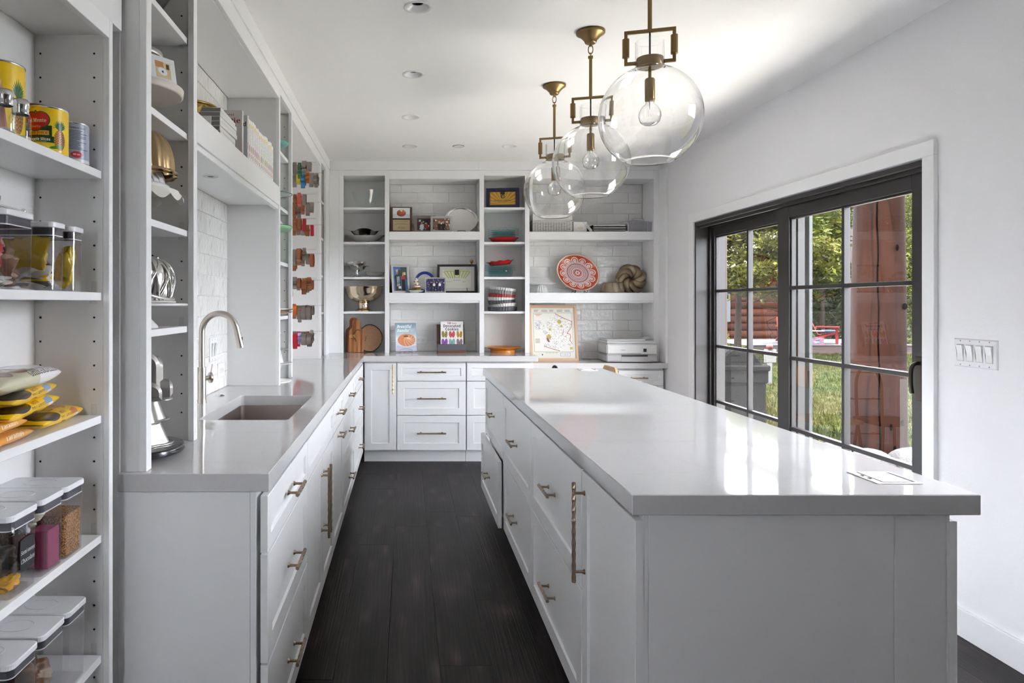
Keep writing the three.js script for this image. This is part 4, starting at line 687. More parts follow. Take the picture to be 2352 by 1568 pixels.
// --- counter books
{
  const cover = ctex(300, 400, (g, w, h) => {
    const gr = g.createLinearGradient(0, 0, 0, h); gr.addColorStop(0, '#7d98ab'); gr.addColorStop(0.4, '#b9ccd6'); gr.addColorStop(0.55, '#e4e8ee'); gr.addColorStop(1, '#c9c4de'); g.fillStyle = gr; g.fillRect(0, 0, w, h);
    txt(g, 'Beautiful', 125, 50, 'italic bold 58px serif', '#ffffff', 'center', 210); txt(g, 'Bundts', 105, 108, 'italic bold 58px serif', '#ffffff', 'center', 170); txt(g, '100 Recipes for', 240, 84, '13px sans-serif', '#fff', 'center', 90); txt(g, 'Delicious Cakes', 240, 100, '13px sans-serif', '#fff', 'center', 90); txt(g, '& More', 240, 116, '13px sans-serif', '#fff');
    g.fillStyle = '#d8e0ea'; g.beginPath(); g.ellipse(158, 318, 140, 44, 0, 0, 7); g.fill(); g.strokeStyle = '#9fb0c8'; g.lineWidth = 5; for (let i = 0; i < 14; i++) { g.beginPath(); g.arc(30 + i * 20, 332 + 22 * Math.sin(i / 13 * PI), 10, 0, 7); g.stroke(); }
    g.fillStyle = '#d8895c'; g.beginPath(); g.ellipse(158, 244, 128, 88, 0, 0, 7); g.fill(); g.strokeStyle = '#f4d9c4'; g.lineWidth = 6; for (let i = 0; i < 9; i++) { const a = -2.8 + i * 0.42; g.beginPath(); g.moveTo(150, 196); g.quadraticCurveTo(150 + Math.cos(a + 0.6) * 90, 200 - Math.sin(a) * 30 + 30, 158 + Math.cos(a + 1.2) * 128, 250 - Math.sin(a + 1.2) * 80); g.stroke(); } g.fillStyle = '#8a4a2c'; g.beginPath(); g.ellipse(150, 190, 34, 15, 0, 0, 7); g.fill();
  });
  const D = 6.19;
  const b = picture('cookbook', 'bundt cake cookbook with a glazed orange cake on its cover, on a clear stand', 'book', 0.19, 0.258, 0, null, cover, -0.004, CT + 0.012, D, 0.18, 0.12, { pn: 'cover' });
  part(b, 'pages', nested(0.19, 0.258, [[0, -0.016], [0, 0]]).translate(0, 0.129, 0).rotateX(-0.18), MT.white);
  const es = thing('book_stand', 'silver wire stand holding the bundt cookbook', 'stand', [-0.004, CT, -D]); part(es, 'wire', [tube([[-0.05, 0.002, 0.03], [-0.05, 0.006, 0.004], [-0.045, 0.03, 0.008], [0.045, 0.03, 0.008], [0.05, 0.006, 0.004], [0.05, 0.002, 0.03]], 0.002, 40, 6), tube([[-0.06, 0.002, 0.05], [-0.05, 0.002, -0.06], [0.05, 0.002, -0.06], [0.06, 0.002, 0.05]], 0.002, 30, 6), tube([[-0.03, 0.002, -0.055], [-0.02, 0.14, -0.052], [0.02, 0.14, -0.052], [0.03, 0.002, -0.055]], 0.002, 30, 6)], MT.silver);
  const c2 = ctex(320, 330, (g, w, h) => {
    g.fillStyle = '#f2f0f0'; g.fillRect(0, 0, w, h); g.textBaseline = 'middle'; txt(g, '100', 122, 24, 'bold 36px sans-serif', '#a51d33'); txt(g, 'best', 196, 25, '34px sans-serif', '#7a2a4a'); txt(g, 'Decorated', 160, 60, 'bold 50px sans-serif', '#3d1c44', 'center', 270); txt(g, 'Cookies', 160, 102, 'bold 50px sans-serif', '#3d1c44', 'center', 210);
    const flop = (x, y, a, bcol) => { for (const s of [-1, 1]) { g.save(); g.translate(x + s * 21, y); g.rotate(s * 0.12); g.fillStyle = a; g.beginPath(); g.ellipse(0, 0, 21, 43, 0, 0, 7); g.fill(); g.strokeStyle = bcol; g.lineWidth = 5; for (let i = -3; i < 4; i++) { g.beginPath(); g.moveTo(-14, i * 11); g.lineTo(14, i * 11 + s * 6); g.stroke(); } g.restore(); } };
    flop(56, 168, '#6fae5c', '#c8392f'); flop(160, 168, '#c2303c', '#e07a78'); flop(266, 168, '#e2b92c', '#51285c'); flop(56, 268, '#70389a', '#b06ac4'); flop(160, 268, '#3a9aa6', '#cfd0a0'); flop(266, 268, '#4f8292', '#d96a48'); g.fillStyle = '#dcbf30'; g.fillRect(0, h - 8, w, 8);
  });
  const ck = picture('cookbook', 'white cookie cookbook with six pairs of colourful cookies, on a wooden easel', 'book', 0.205, 0.235, 0, null, c2, 0.41, CT + 0.052, D - 0.02, 0.24, -0.04, { pn: 'cover' });
  part(ck, 'pages', nested(0.205, 0.235, [[0, -0.02], [0, 0]]).translate(0, 0.1175, 0).rotateX(-0.24), MT.white);
  const ea = thing('book_easel', 'dark wooden cookbook easel with a grey front ledge', 'easel', [0.405, CT, -D]), wm = mat([0.09, 0.04, 0.025], 0.5);
  part(ea, 'back_board', lb(-0.13, 0.12, 0, 0.21, -0.018, -0.004, 0.003).rotateX(-0.24).translate(0, 0.05, -0.012), wm); part(ea, 'base', lb(-0.128, 0.13, 0, 0.022, -0.07, 0.045, 0.003), mat([0.16, 0.06, 0.03], 0.5)); part(ea, 'ledge', lb(-0.132, 0.132, 0, 0.062, 0, 0.012, 0.003).rotateX(0.22).translate(0, 0.02, 0.04), mat([0.12, 0.12, 0.135], 0.6));
}
// --- tower C
{
  const X = 0.872, D = 6.25;
  picture('framed_award', 'dark blue framed gold award leaning on the top shelf', 'award', 0.3, 0.2, 0.032, mat([0.012, 0.014, 0.06], 0.35), ctex(300, 180, (g, w, h) => {
    g.fillStyle = '#c99a32'; g.fillRect(0, 0, w, h); for (let i = 0; i < 24; i++) { g.fillStyle = i & 1 ? '#d9ac45' : '#b98526'; g.beginPath(); g.moveTo(w / 2, h * 0.9); const a = PI + i / 24 * PI; g.lineTo(w / 2 + Math.cos(a) * 400, h * 0.9 + Math.sin(a) * 400); g.lineTo(w / 2 + Math.cos(a + PI / 24) * 400, h * 0.9 + Math.sin(a + PI / 24) * 400); g.fill(); } g.strokeStyle = '#7a4a2a'; g.lineWidth = 8; g.strokeRect(4, 4, w - 8, h - 8);
    g.fillStyle = '#2a211a'; g.beginPath(); g.arc(w / 2, 66, 25, 0, 7); g.fill(); g.fillStyle = '#d9ac45'; g.beginPath(); g.arc(w / 2 + 4, 66, 14, 0, 7); g.fill(); g.fillStyle = '#2a211a'; g.beginPath(); g.moveTo(w / 2 - 6, 42); g.lineTo(w / 2 + 14, 26); g.lineTo(w / 2 + 12, 46); g.fill(); g.beginPath(); g.arc(w / 2 + 4, 66, 6, 0, 7); g.fill();
    txt(g, 'BREAKFAST CHAMPION', w / 2, 118, 'bold 17px sans-serif', '#2e2012'); txt(g, 'Chicken & Waffles', w / 2, 136, 'bold 13px sans-serif', '#3e2c18');
  }), X, Y1 + 0.004, D - 0.06, 0.28, -0.12, {});
  const gl = phys([0.80, 0.92, 0.93], 0.02, { transmission: 1, thickness: 0, ior: 1.5 });
  const pie = [[0.0, 0.002], [0.092, 0.003], [0.118, 0.033], [0.137, 0.037]];
  const redM = mat([0.42, 0.012, 0.014], 0.16), plain = lathe([[0, 0.001], [0.095, 0.001], [0.126, 0.04], [0.138, 0.044], [0.138, 0.047], [0.124, 0.044], [0.092, 0.006], [0, 0.006]], 56);
  single('pie_plate', 'glossy red pie plate at the bottom of the upper glass stack', 'pie plate', plain, redM, [X + 0.015, Y2, -D]);
  const gpG = join(wavy(pie, 22, 0.004, 132), tube([...Array(88)].map((_, i) => { const a = i / 88 * 2 * PI, r = 0.137 + 0.004 * Math.cos(22 * a); return [Math.cos(a) * r, 0.037 + 0.002 * Math.cos(22 * a), Math.sin(a) * r]; }), 0.002, 176, 5, true));
  ['lowest clear fluted glass pie plate, right on the red one', 'second clear fluted glass pie plate above the red one', 'third clear fluted glass pie plate above the red one', 'topmost clear fluted glass pie plate above the red one'].forEach((l, i) => single('pie_plate', l, 'pie plate', gpG, gl, [X + 0.012 + 0.003 * (i % 2), Y2 + 0.02 + 0.0175 * (i + 1), -D], i, 'clear glass pie plates in the upper stack'));
  ['lowest clear glass pie plate under the wavy red one', 'middle clear glass pie plate under the wavy red one', 'topmost clear glass pie plate directly under the wavy red one'].forEach((l, i) => single('pie_plate', l, 'pie plate', gpG, gl, [X - 0.016, Y3 + 0.03 + 0.02 * i, -D], i * 0.7, 'clear glass pie plates in the lower stack'));
  single('glass_dish', 'straight-sided clear glass dish at the base of the lower stack', 'dish', lathe([[0, 0.002], [0.105, 0.002], [0.112, 0.06], [0.122, 0.064]], 56), gl, [X - 0.012, Y3, -D]);
  const rp = single('pie_plate', 'wavy-edged red pie plate tilted on top of the lower glass stack', 'pie plate', wavy([[0.0, 0.0], [0.09, 0.001], [0.112, 0.03], [0.13, 0.036]], 11, 0.006, 110), redM, [X - 0.014, Y3 + 0.112, -D]); rp.rotation.z = 0.1;
  const fl = (r, h) => grid((u, v) => { const a = u * 2 * PI, k = Math.abs(Math.sin(a * 16)), rr = r * (0.93 + 0.07 * v) + 0.0035 * k; const q = v < 0.08 ? v / 0.08 : 1, y = v < 0.08 ? 0 : (v - 0.08) / 0.92 * h; return [Math.cos(a) * rr * q, y, Math.sin(a) * rr * q]; }, 192, 14);
  const wht = mat([0.7, 0.69, 0.67], 0.3), gry = mat([0.075, 0.078, 0.095], 0.3), gry2 = mat([0.2, 0.2, 0.22], 0.3), rd = mat([0.33, 0.02, 0.025], 0.3);
  [['dark grey fluted tart dish at the bottom of the leaning stack', 0.132, 0.04, gry, 0, 0, 0.005], ['white fluted tart dish second from the bottom of the leaning stack', 0.118, 0.034, wht, 0.034, 0.05, 0.012], ['dark grey fluted tart dish below the middle white one', 0.122, 0.035, gry, 0.06, 0.06, -0.002], ['white fluted tart dish just under the red one', 0.12, 0.033, wht, 0.09, -0.03, -0.006], ['red fluted tart dish in the leaning stack', 0.122, 0.035, rd, 0.113, -0.07, -0.004], ['mid grey fluted tart dish on the red one', 0.124, 0.037, gry2, 0.142, -0.1, -0.002], ['white fluted tart dish topping the leaning stack', 0.118, 0.03, wht, 0.172, -0.11, 0.008]].forEach(([l, r, h, m, y, z, dx]) => { const q = single('tart_dish', l, 'dish', fl(r, h), m, [X + dx, Y4 + y + Math.abs(z) * 0.1, -D], 0, 'fluted tart dishes in the leaning stack'); q.rotation.z = z; });
  const op = thing('footed_plate', 'glossy orange footed plate on the counter at the end of the back run', 'plate', [X + 0.006, CT, -6.22]), om = mat([0.62, 0.21, 0.012], 0.22);
  part(op, 'plate', lathe([[0, 0.024], [0.11, 0.024], [0.165, 0.046], [0.167, 0.049], [0.163, 0.05], [0.11, 0.031], [0, 0.03]], 72), om); part(op, 'foot', lathe([[0.1, 0.026], [0.112, 0.024], [0.113, 0.0], [0.108, 0]], 56), om);
}
// --- bay D, upper shelf
{
  const D = 6.22, bk = thing('woven_basket', 'white open-weave storage basket on the shelf behind the farthest pendant', 'basket', [1.305, B1, -D]);
  const bw = mat([0.66, 0.65, 0.64], 0.5), w = 0.355, dd = 0.22, bh = 0.165;
  part(bk, 'rim_band', [lb(-w / 2, w / 2, 0.105, bh, dd / 2 - 0.005, dd / 2, 0.002), lb(-w / 2, w / 2, 0.105, bh, -dd / 2, -dd / 2 + 0.005, 0.002), lb(-w / 2, -w / 2 + 0.005, 0.105, bh, -dd / 2, dd / 2, 0.002), lb(w / 2 - 0.005, w / 2, 0.105, bh, -dd / 2, dd / 2, 0.002)], bw); part(bk, 'bottom', lb(-w / 2 + 0.004, w / 2 - 0.004, 0, 0.006, -dd / 2 + 0.004, dd / 2 - 0.004, 0.001), bw);
  const ws = [], hs = []; for (let i = 0; i < 15; i++) ws.push(lb(-0.0045, 0.0045, 0.002, 0.108, -0.0015, 0.0015, 0.0006).translate(-w / 2 + 0.012 + i * (w - 0.024) / 14, 0, dd / 2 - 0.003)); for (let i = 0; i < 9; i++) ws.push(lb(-0.0015, 0.0015, 0.002, 0.108, -0.0045, 0.0045, 0.0006).translate(w / 2 - 0.003, 0, -dd / 2 + 0.012 + i * (dd - 0.024) / 8));
  for (let k = 0; k < 7; k++) { const y = 0.012 + k * 0.0145, pts = []; for (let i = 0; i <= 56; i++) pts.push([-w / 2 + i * w / 56, y, dd / 2 - 0.003 + 0.004 * Math.sin((i / 56 * 14 + 0.5 + k) * PI)]); hs.push(tube(pts, 0.0042, 112, 5)); hs.push(lb(w / 2 - 0.006, w / 2, y - 0.004, y + 0.004, -dd / 2, dd / 2, 0.001)); }
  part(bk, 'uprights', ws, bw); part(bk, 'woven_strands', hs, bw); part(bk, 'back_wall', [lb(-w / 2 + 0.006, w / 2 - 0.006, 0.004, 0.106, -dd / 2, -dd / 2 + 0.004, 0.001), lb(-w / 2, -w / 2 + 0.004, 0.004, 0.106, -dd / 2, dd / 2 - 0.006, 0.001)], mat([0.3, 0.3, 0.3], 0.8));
  const wb = thing('gift_box', 'small white box with faint gold lettering beside the basket', 'box', [1.56, B1, -(D - 0.02)]); part(wb, 'box', lb(-0.06, 0.06, 0, 0.094, -0.06, 0.06, 0.002), MT.white);
  part(wb, 'lettering', new THREE.PlaneGeometry(0.07, 0.05).translate(0, 0.04, 0.0606), printed(ctex(140, 100, (g, w, h) => { g.fillStyle = '#e6e5e4'; g.fillRect(0, 0, w, h); txt(g, '— made by —', 70, 28, '12px serif', '#b9a58c'); txt(g, 'Magnolia', 70, 54, 'italic bold 22px serif', '#c79a6a'); txt(g, 'kitchen', 70, 76, '13px serif', '#b9a58c'); }), 0.5));
  single('ribbon_tag', 'white ribbon tag hanging off the small white box', 'tag', [lb(-0.013, 0.013, -0.05, 0.05, -0.001, 0.001, 0.0005).rotateZ(0.7).translate(0.05, -0.028, 0), tube([[0.012, 0.01, 0], [-0.02, 0.04, 0.001], [-0.034, 0.062, 0.0]], 0.0012, 12, 5)], mat([0.6, 0.6, 0.62], 0.4), [1.592, B1 + 0.056, -(D - 0.092)]);
  const kn = thing('glass_jar', 'pair of clear glass jar knobs peeking over the small white box', 'jar', [1.56, B1, -(D + 0.11)]); part(kn, 'jar', [lathe([[0, 0.002], [0.035, 0.002], [0.035, 0.09], [0.02, 0.1]], 28).translate(0.025, 0, 0), lathe([[0, 0.002], [0.03, 0.002], [0.03, 0.085], [0.02, 0.095]], 28).translate(-0.05, 0, 0)], MT.glass); part(kn, 'knob', [new THREE.SphereGeometry(0.021, 20, 14).scale(1, 0.7, 1).translate(0.025, 0.115, 0), new THREE.SphereGeometry(0.016, 20, 14).scale(1, 0.7, 1).translate(-0.05, 0.108, 0)], MT.glass);
  ['lowest dark grey letter tray in the low metal stack', 'middle dark grey letter tray in the low metal stack', 'top dark grey letter tray in the low metal stack'].forEach((l, i) => { const t = thing('letter_tray', l, 'tray', [1.818, B1 + i * 0.0205, -D], 0, 'stacked metal trays'); part(t, 'tray', [lb(-0.145, 0.145, 0.001, 0.004, -0.1, 0.1, 0.0008), lb(-0.145, 0.145, 0.001, 0.014, 0.097, 0.1, 0.0008)], mat([0.12, 0.12, 0.125], 0.4, { metalness: 0.8 })); part(t, 'lip', rod([-0.145, 0.0165, 0.099], [0.145, 0.0165, 0.099], 0.0035, 10), MT.steel); for (const s of [-1, 1]) part(t, 'side', lb(s * 0.148 - 0.003, s * 0.148 + 0.003, 0, 0.0203, -0.1, 0.1, 0.001), MT.iron); });
  single('tray_handle', 'bent white metal handle at the end of the tray stack', 'handle', tube([[0, 0, 0], [0.02, 0, 0], [0.024, 0.01, 0], [0.022, 0.06, 0], [0.01, 0.072, 0], [-0.01, 0.072, 0]], 0.004, 30, 8), MT.white, [1.962, B1 + 0.004, -(D - 0.105)]);
  const cb = thing('clear_bin', 'clear plastic bin with a handle lid at the end of the top shelf', 'bin', [2.09, B1, -(D - 0.0)]), cp = phys([0.83, 0.83, 0.87], 0.12, { transmission: 0.86, thickness: 0, ior: 1.45 });
  part(cb, 'box', nested(0.215, 0.2, [[0, 0], [-0.004, 0.09]], true, false).rotateX(-PI / 2), cp); part(cb, 'lid', nested(0.23, 0.215, [[0, 0.088], [0, 0.096], [0.004, 0.098]]).rotateX(-PI / 2), cp); part(cb, 'handle', tube([[-0.055, 0.098, 0.05], [-0.045, 0.118, 0.05], [0.045, 0.118, 0.05], [0.055, 0.098, 0.05]], 0.006, 24, 8), cp); part(cb, 'ribs', [-0.07, 0.07].map((x) => lb(x - 0.002, x + 0.002, 0.004, 0.088, 0.101, 0.105, 0.001)), mat([0.6, 0.6, 0.63], 0.3));
}
// --- bay D, lower shelf
{
  const D = 6.22;
  const s = thing('cake_stand', 'white cake stand with a ribbed dome foot beside the mandala plate', 'cake stand', [1.225, B2, -D]);
  part(s, 'plate', wavy([[0.0, 0.076], [0.1, 0.076], [0.135, 0.088], [0.138, 0.091], [0.1, 0.082], [0.0, 0.082]], 24, 0.0025, 144), MT.white); part(s, 'foot', wavy([[0.02, 0.076], [0.03, 0.072], [0.05, 0.05], [0.058, 0.02], [0.057, 0]], 16, 0.004, 128, 1, 1, 0.5), MT.white);
  const md = ctex(512, 512, (g, w, h) => {
    const c = w / 2; g.fillStyle = '#e7d3c4'; g.fillRect(0, 0, w, h); g.translate(c, c); g.fillStyle = '#b5452a'; g.beginPath(); g.arc(0, 0, 244, 0, 7); g.fill();
    const ringOf = (n, r, f) => { for (let i = 0; i < n; i++) { g.save(); g.rotate(i / n * 2 * PI); g.translate(0, -r); f(i); g.restore(); } };
    ringOf(12, 196, () => { for (let k = 5; k > 0; k--) { g.fillStyle = k & 1 ? '#b5452a' : '#ecd9cc'; g.beginPath(); g.arc(0, 18, k * 11, 0, 7); g.fill(); } g.fillStyle = '#e7e3ea'; g.beginPath(); g.arc(0, 18, 7, 0, 7); g.fill(); });
    g.fillStyle = '#d9d6e2'; g.beginPath(); g.arc(0, 0, 160, 0, 7); g.fill(); g.fillStyle = '#b5452a'; ringOf(60, 150, () => g.fillRect(-3, -8, 5, 20)); g.fillStyle = '#b5452a'; g.beginPath(); g.arc(0, 0, 134, 0, 7); g.fill(); g.fillStyle = '#ded9e2'; g.beginPath(); g.arc(0, 0, 122, 0, 7); g.fill(); g.strokeStyle = '#6a4a52'; g.lineWidth = 4; ringOf(34, 110, () => { g.beginPath(); g.arc(0, 0, 7, 0, 7); g.stroke(); });
    for (let k = 0; k < 5; k++) { g.strokeStyle = k & 1 ? '#d9d6e2' : '#b5452a'; g.lineWidth = 7; g.beginPath(); g.arc(0, 0, 94 - k * 10, 0, 7); g.stroke(); } g.fillStyle = '#b5452a'; ringOf(40, 84, () => g.fillRect(-2, -3, 4, 10)); g.fillStyle = '#b5452a'; g.beginPath(); g.arc(0, 0, 46, 0, 7); g.fill(); g.fillStyle = '#e2d8dc'; ringOf(8, 22, () => { g.beginPath(); g.ellipse(0, 0, 7, 13, 0, 0, 7); g.fill(); }); g.fillStyle = '#8a4a3c'; g.beginPath(); g.arc(0, 0, 10, 0, 7); g.fill();
  });
  const p = thing('decorative_plate', 'large oval orange mandala-patterned plate leaning on a black easel', 'plate', [1.575, B2, -(D + 0.05)]);
  const pt = (g) => g.scale(1, 0.84, 1).rotateZ(-0.42).rotateX(-0.2).translate(0, 0.186, -0.02);
  const face = grid((u, v) => { const a = u * 2 * PI, r = v * 0.197; return [Math.cos(a) * r, Math.sin(a) * r, v < 0.72 ? 0.0 : (v - 0.72) * 0.07]; }, 72, 14); { const q = face.attributes.position, u = face.attributes.uv; for (let i = 0; i < u.count; i++) u.setXY(i, q.getX(i) / 0.394 + 0.5, q.getY(i) / 0.394 + 0.5); }
  part(p, 'printed_face', pt(clean(face)), printed(md, 0.18)); part(p, 'body', pt(lathe([[0, -0.012], [0.13, -0.011], [0.2, 0.018], [0.201, 0.022], [0.197, 0.021]], 72).rotateX(PI / 2)), mat([0.62, 0.42, 0.28], 0.4));
  part(p, 'easel', [tube([[-0.06, 0, 0.02], [-0.058, 0.022, 0.024], [-0.045, 0.004, 0.05], [-0.038, 0.004, 0.055], [-0.034, 0.024, 0.058]], 0.0022, 24, 6), tube([[0.05, 0, 0.02], [0.048, 0.03, 0.02], [0.058, 0.006, 0.05], [0.068, 0.006, 0.055], [0.07, 0.026, 0.058]], 0.0022, 24, 6), tube([[-0.03, 0.03, 0.02], [0.045, 0.03, 0.02]], 0.0022, 8, 6), tube([[0, 0.03, 0.02], [0, 0.12, -0.06], [0, 0.0, -0.1]], 0.0022, 20, 6)], MT.iron);
  const tan = mat([0.29, 0.235, 0.165], 0.42, { metalness: 0.55 });
  single('flower_bundt_pan', 'tan flower-petal bundt pan upside down on the shelf', 'bundt pan', [grid((u, v) => { const a = u * 2 * PI, pet = Math.pow(Math.abs(Math.cos(a * 4)), 0.7), R = 0.108 - 0.03 * v * v, k = v > 0.86 ? 1 - (v - 0.86) / 0.14 * 0.75 : 1; return [Math.cos(a) * (R * (0.9 + 0.12 * pet * (1 - v * 0.4))) * k, 0.097 * Math.sin(Math.min(1, v * 1.1) * PI / 2) * (0.9 + 0.1 * pet), Math.sin(a) * (R * (0.9 + 0.12 * pet * (1 - v * 0.4))) * k]; }, 128, 20), grid((u, v) => { const a = u * 2 * PI + PI / 8, pet = Math.pow(Math.abs(Math.cos((a - PI / 8) * 4)), 0.6), y = v * 0.074 * (0.35 + 0.65 * pet), R = 0.113 - 0.022 * v; return [Math.cos(a) * R, y, Math.sin(a) * R]; }, 128, 8), lathe([[0.112, 0], [0.12, 0.002], [0.12, 0.004], [0.108, 0.006]], 64)], tan, [1.878, B2, -D]);
  const br = thing('braided_bundt_pan', 'bronze braided ring bundt pan standing on edge against the side wall', 'bundt pan', [2.062, B2, -(D + 0.06)]), bg = [];
  for (let i = 0; i < 8; i++) { const a0 = i / 8 * 2 * PI, pts = []; for (let k = 0; k <= 14; k++) { const t = k / 14, a = a0 + t * 1.55, ph = PI * (1.0 - t * 1.15); pts.push([Math.cos(a) * (0.078 + 0.042 * Math.cos(ph)), Math.sin(a) * (0.078 + 0.042 * Math.cos(ph)), 0.045 * Math.sin(ph) + 0.006]); }
    const cu = new THREE.CatmullRomCurve3(pts.map((q) => V3(...q))), fr = cu.computeFrenetFrames(40); bg.push(grid((u, v) => { const c = cu.getPointAt(v), n = Math.min(40, Math.round(v * 40)), a = u * 2 * PI; return c.addScaledVector(fr.normals[n], Math.cos(a) * 0.027).addScaledVector(fr.binormals[n], Math.sin(a) * 0.016).toArray(); }, 16, 40)); }
  part(br, 'braid', bg.map((g) => g.rotateX(-0.22).translate(0, 0.128, 0)), mat([0.30, 0.235, 0.16], 0.33, { metalness: 0.75 })); part(br, 'rim', wavy([[0.118, 0], [0.132, 0.0], [0.133, 0.004], [0.12, 0.006]], 8, 0.004, 96).rotateX(PI / 2).rotateX(-0.22).translate(0, 0.128, -0.004), mat([0.30, 0.235, 0.16], 0.33, { metalness: 0.75 }));
}
// --- desk: map and printer
{
  const mp = ctex(640, 760, (g, w, h) => {
    g.fillStyle = '#dcd9cf'; g.fillRect(0, 0, w, h); const r = rng(12); g.fillStyle = '#77756e'; for (let i = 0; i < 5; i++) for (let k = 0; k < 2; k++) g.fillRect(30 + i * 120, 22 + k * 18, 60 + 40 * r(), 7);
    const fx = 20, fy = 70, fw = 600, fh = 600; g.fillStyle = '#e2e0da'; g.fillRect(fx, fy, fw, fh);
    const out = [[0.56, 0.01], [0.72, 0.1], [0.8, 0.14], [0.99, 0.22], [0.97, 0.37], [0.88, 0.5], [0.86, 0.53], [0.93, 0.55], [0.95, 0.62], [0.92, 0.7], [0.98, 0.8], [0.9, 0.87], [0.75, 0.86], [0.66, 0.98], [0.5, 0.94], [0.25, 0.86], [0.3, 0.66], [0.27, 0.52], [0.02, 0.38], [0.0, 0.3], [0.2, 0.27], [0.3, 0.24], [0.42, 0.14]].map(([a, b]) => [fx + a * fw, fy + b * fh]);
    g.save(); g.beginPath(); out.forEach((p, i) => (i ? g.lineTo(...p) : g.moveTo(...p))); g.closePath(); g.fillStyle = '#e9e7e2'; g.fill(); g.clip();
    for (const [a, b, q] of [[0.67, 0.23, 0.05], [0.42, 0.43, 0.03], [0.38, 0.62, 0.06], [0.72, 0.34, 0.03]]) { g.fillStyle = '#c9ab3c'; g.beginPath(); g.arc(fx + a * fw, fy + b * fh, q * fw, 0, 7); g.fill(); } g.fillStyle = '#8a4a66'; g.beginPath(); g.ellipse(fx + 0.36 * fw, fy + 0.7 * fh, 16, 40, -0.5, 0, 7); g.fill(); g.strokeStyle = '#9a2f46'; g.lineWidth = 6; g.beginPath(); g.moveTo(fx + 0.77 * fw, fy + 0.42 * fh); g.lineTo(fx + 0.74 * fw, fy + 0.56 * fh); g.stroke();
    for (let i = 0; i < 1500; i++) { g.fillStyle = ['#55545c', '#7d7c86', '#98979e', '#5f6b8e', '#8a7a6a'][i % 5]; g.fillRect(fx + r() * fw, fy + r() * fh, 5 + r() * 14, 2.4); } g.strokeStyle = '#8a94b4'; g.lineWidth = 2; for (let i = 0; i < 40; i++) { let x = fx + r() * fw, y = fy + r() * fh; g.beginPath(); g.moveTo(x, y); for (let k = 0; k < 6; k++) g.lineTo(x += (r() - 0.5) * 50, y += (r() - 0.5) * 50); g.stroke(); } g.restore();
    const red = (a, b) => { g.strokeStyle = '#b8402e'; g.lineWidth = 8; g.beginPath(); for (let i = a; i <= b; i++) { const p = out[i]; i === a ? g.moveTo(...p) : g.lineTo(...p); } g.stroke(); }; red(0, 10); red(13, 15); g.strokeStyle = '#5d5c5a'; g.lineWidth = 3; g.strokeRect(fx, fy, fw, fh); g.fillStyle = '#b56a5c'; for (let i = 0; i < 3; i++) g.fillRect(30 + i * 20, 82 + i * 14, 130 - i * 40, 6);
    for (let i = 0; i < 30; i++) { g.fillStyle = '#86859a'; g.fillRect(24 + r() * 90, 180 + r() * 140, 20 + 30 * r(), 3); } for (let i = 0; i < 6; i++) { g.fillStyle = '#8a8a86'; g.fillRect(40, 470 + i * 12, 70, 5); } g.fillStyle = '#c9ab3c'; g.fillRect(570, 600, 40, 36);
    g.fillStyle = '#f0efec'; g.fillRect(420, 692, 150, 44); g.strokeStyle = '#333'; g.lineWidth = 4; g.strokeRect(420, 692, 150, 44); txt(g, 'LA FRANCE', 495, 715, 'bold 22px serif', '#333'); g.fillStyle = '#333'; g.beginPath(); g.moveTo(140, 700); g.lineTo(150, 716); g.lineTo(140, 732); g.lineTo(130, 716); g.fill(); g.fillStyle = '#8a8a86'; for (let i = 0; i < 4; i++) g.fillRect(190 + i * 50, 684, 38, 6);
  });
  picture('framed_map', 'light wood framed map leaning against the tiles beside the printer', 'map', 0.44, 0.515, 0.024, mat([0.62, 0.40, 0.25], 0.45), mp, 1.335, DK, 6.16, 0.2, 0.0, { mat: 0.008, matCol: [0.66, 0.62, 0.52], noEasel: true });
  const p = thing('printer', 'white desktop printer with a small dark screen on the desk counter', 'printer', [1.975, DK, -6.10]);
  const wp = mat([0.66, 0.66, 0.66], 0.35), gp = mat([0.45, 0.45, 0.455], 0.4), hw = 0.225;
  part(p, 'base', lb(-hw, hw, 0.006, 0.072, -0.14, 0.125, 0.01), gp); part(p, 'body', lb(-hw, hw, 0.0725, 0.165, -0.14, 0.125, 0.012), wp); part(p, 'scanner_lid', [lb(-hw + 0.002, hw - 0.002, 0.167, 0.186, -0.14, 0.12, 0.008), lb(-hw + 0.01, hw - 0.1, 0.186, 0.202, -0.13, 0.1, 0.009)], wp); part(p, 'paper_support', lb(-0.06, 0.06, 0, 0.005, -0.09, 0.06, 0.002).rotateZ(0.28).translate(0.135, 0.2, 0), wp); part(p, 'feeder', lb(0.08, 0.205, 0.186, 0.193, -0.12, 0.09, 0.003), wp);
  part(p, 'slot', lb(-0.095, 0.135, 0.054, 0.069, 0.118, 0.1262, 0.001), MT.black); part(p, 'paper_tray', [lb(-0.095, 0.135, 0.008, 0.053, 0.12, 0.1275, 0.002), lb(-0.012, 0.052, 0.008, 0.02, 0.1275, 0.1285, 0.001)], gp); part(p, 'screen', lb(0.096, 0.126, 0.094, 0.124, 0.124, 0.1264, 0.001), MT.black, 'small dark square screen');
  part(p, 'control_panel', new THREE.PlaneGeometry(0.135, 0.06).translate(0.143, 0.108, 0.1258), printed(ctex(270, 120, (g, w, h) => { g.fillStyle = '#d5d5d5'; g.fillRect(0, 0, w, h); g.strokeStyle = '#b4b4b4'; g.lineWidth = 2; g.strokeRect(1, 1, w - 2, h - 2); for (const [x, y] of [[30, 30], [30, 84], [120, 30], [120, 84], [165, 30], [165, 84], [210, 30], [210, 84], [245, 30], [245, 84]]) { g.beginPath(); g.arc(x, y, 9, 0, 7); g.stroke(); g.fillStyle = '#777'; g.fillRect(x - 3, y - 3, 6, 6); } }), 0.4));
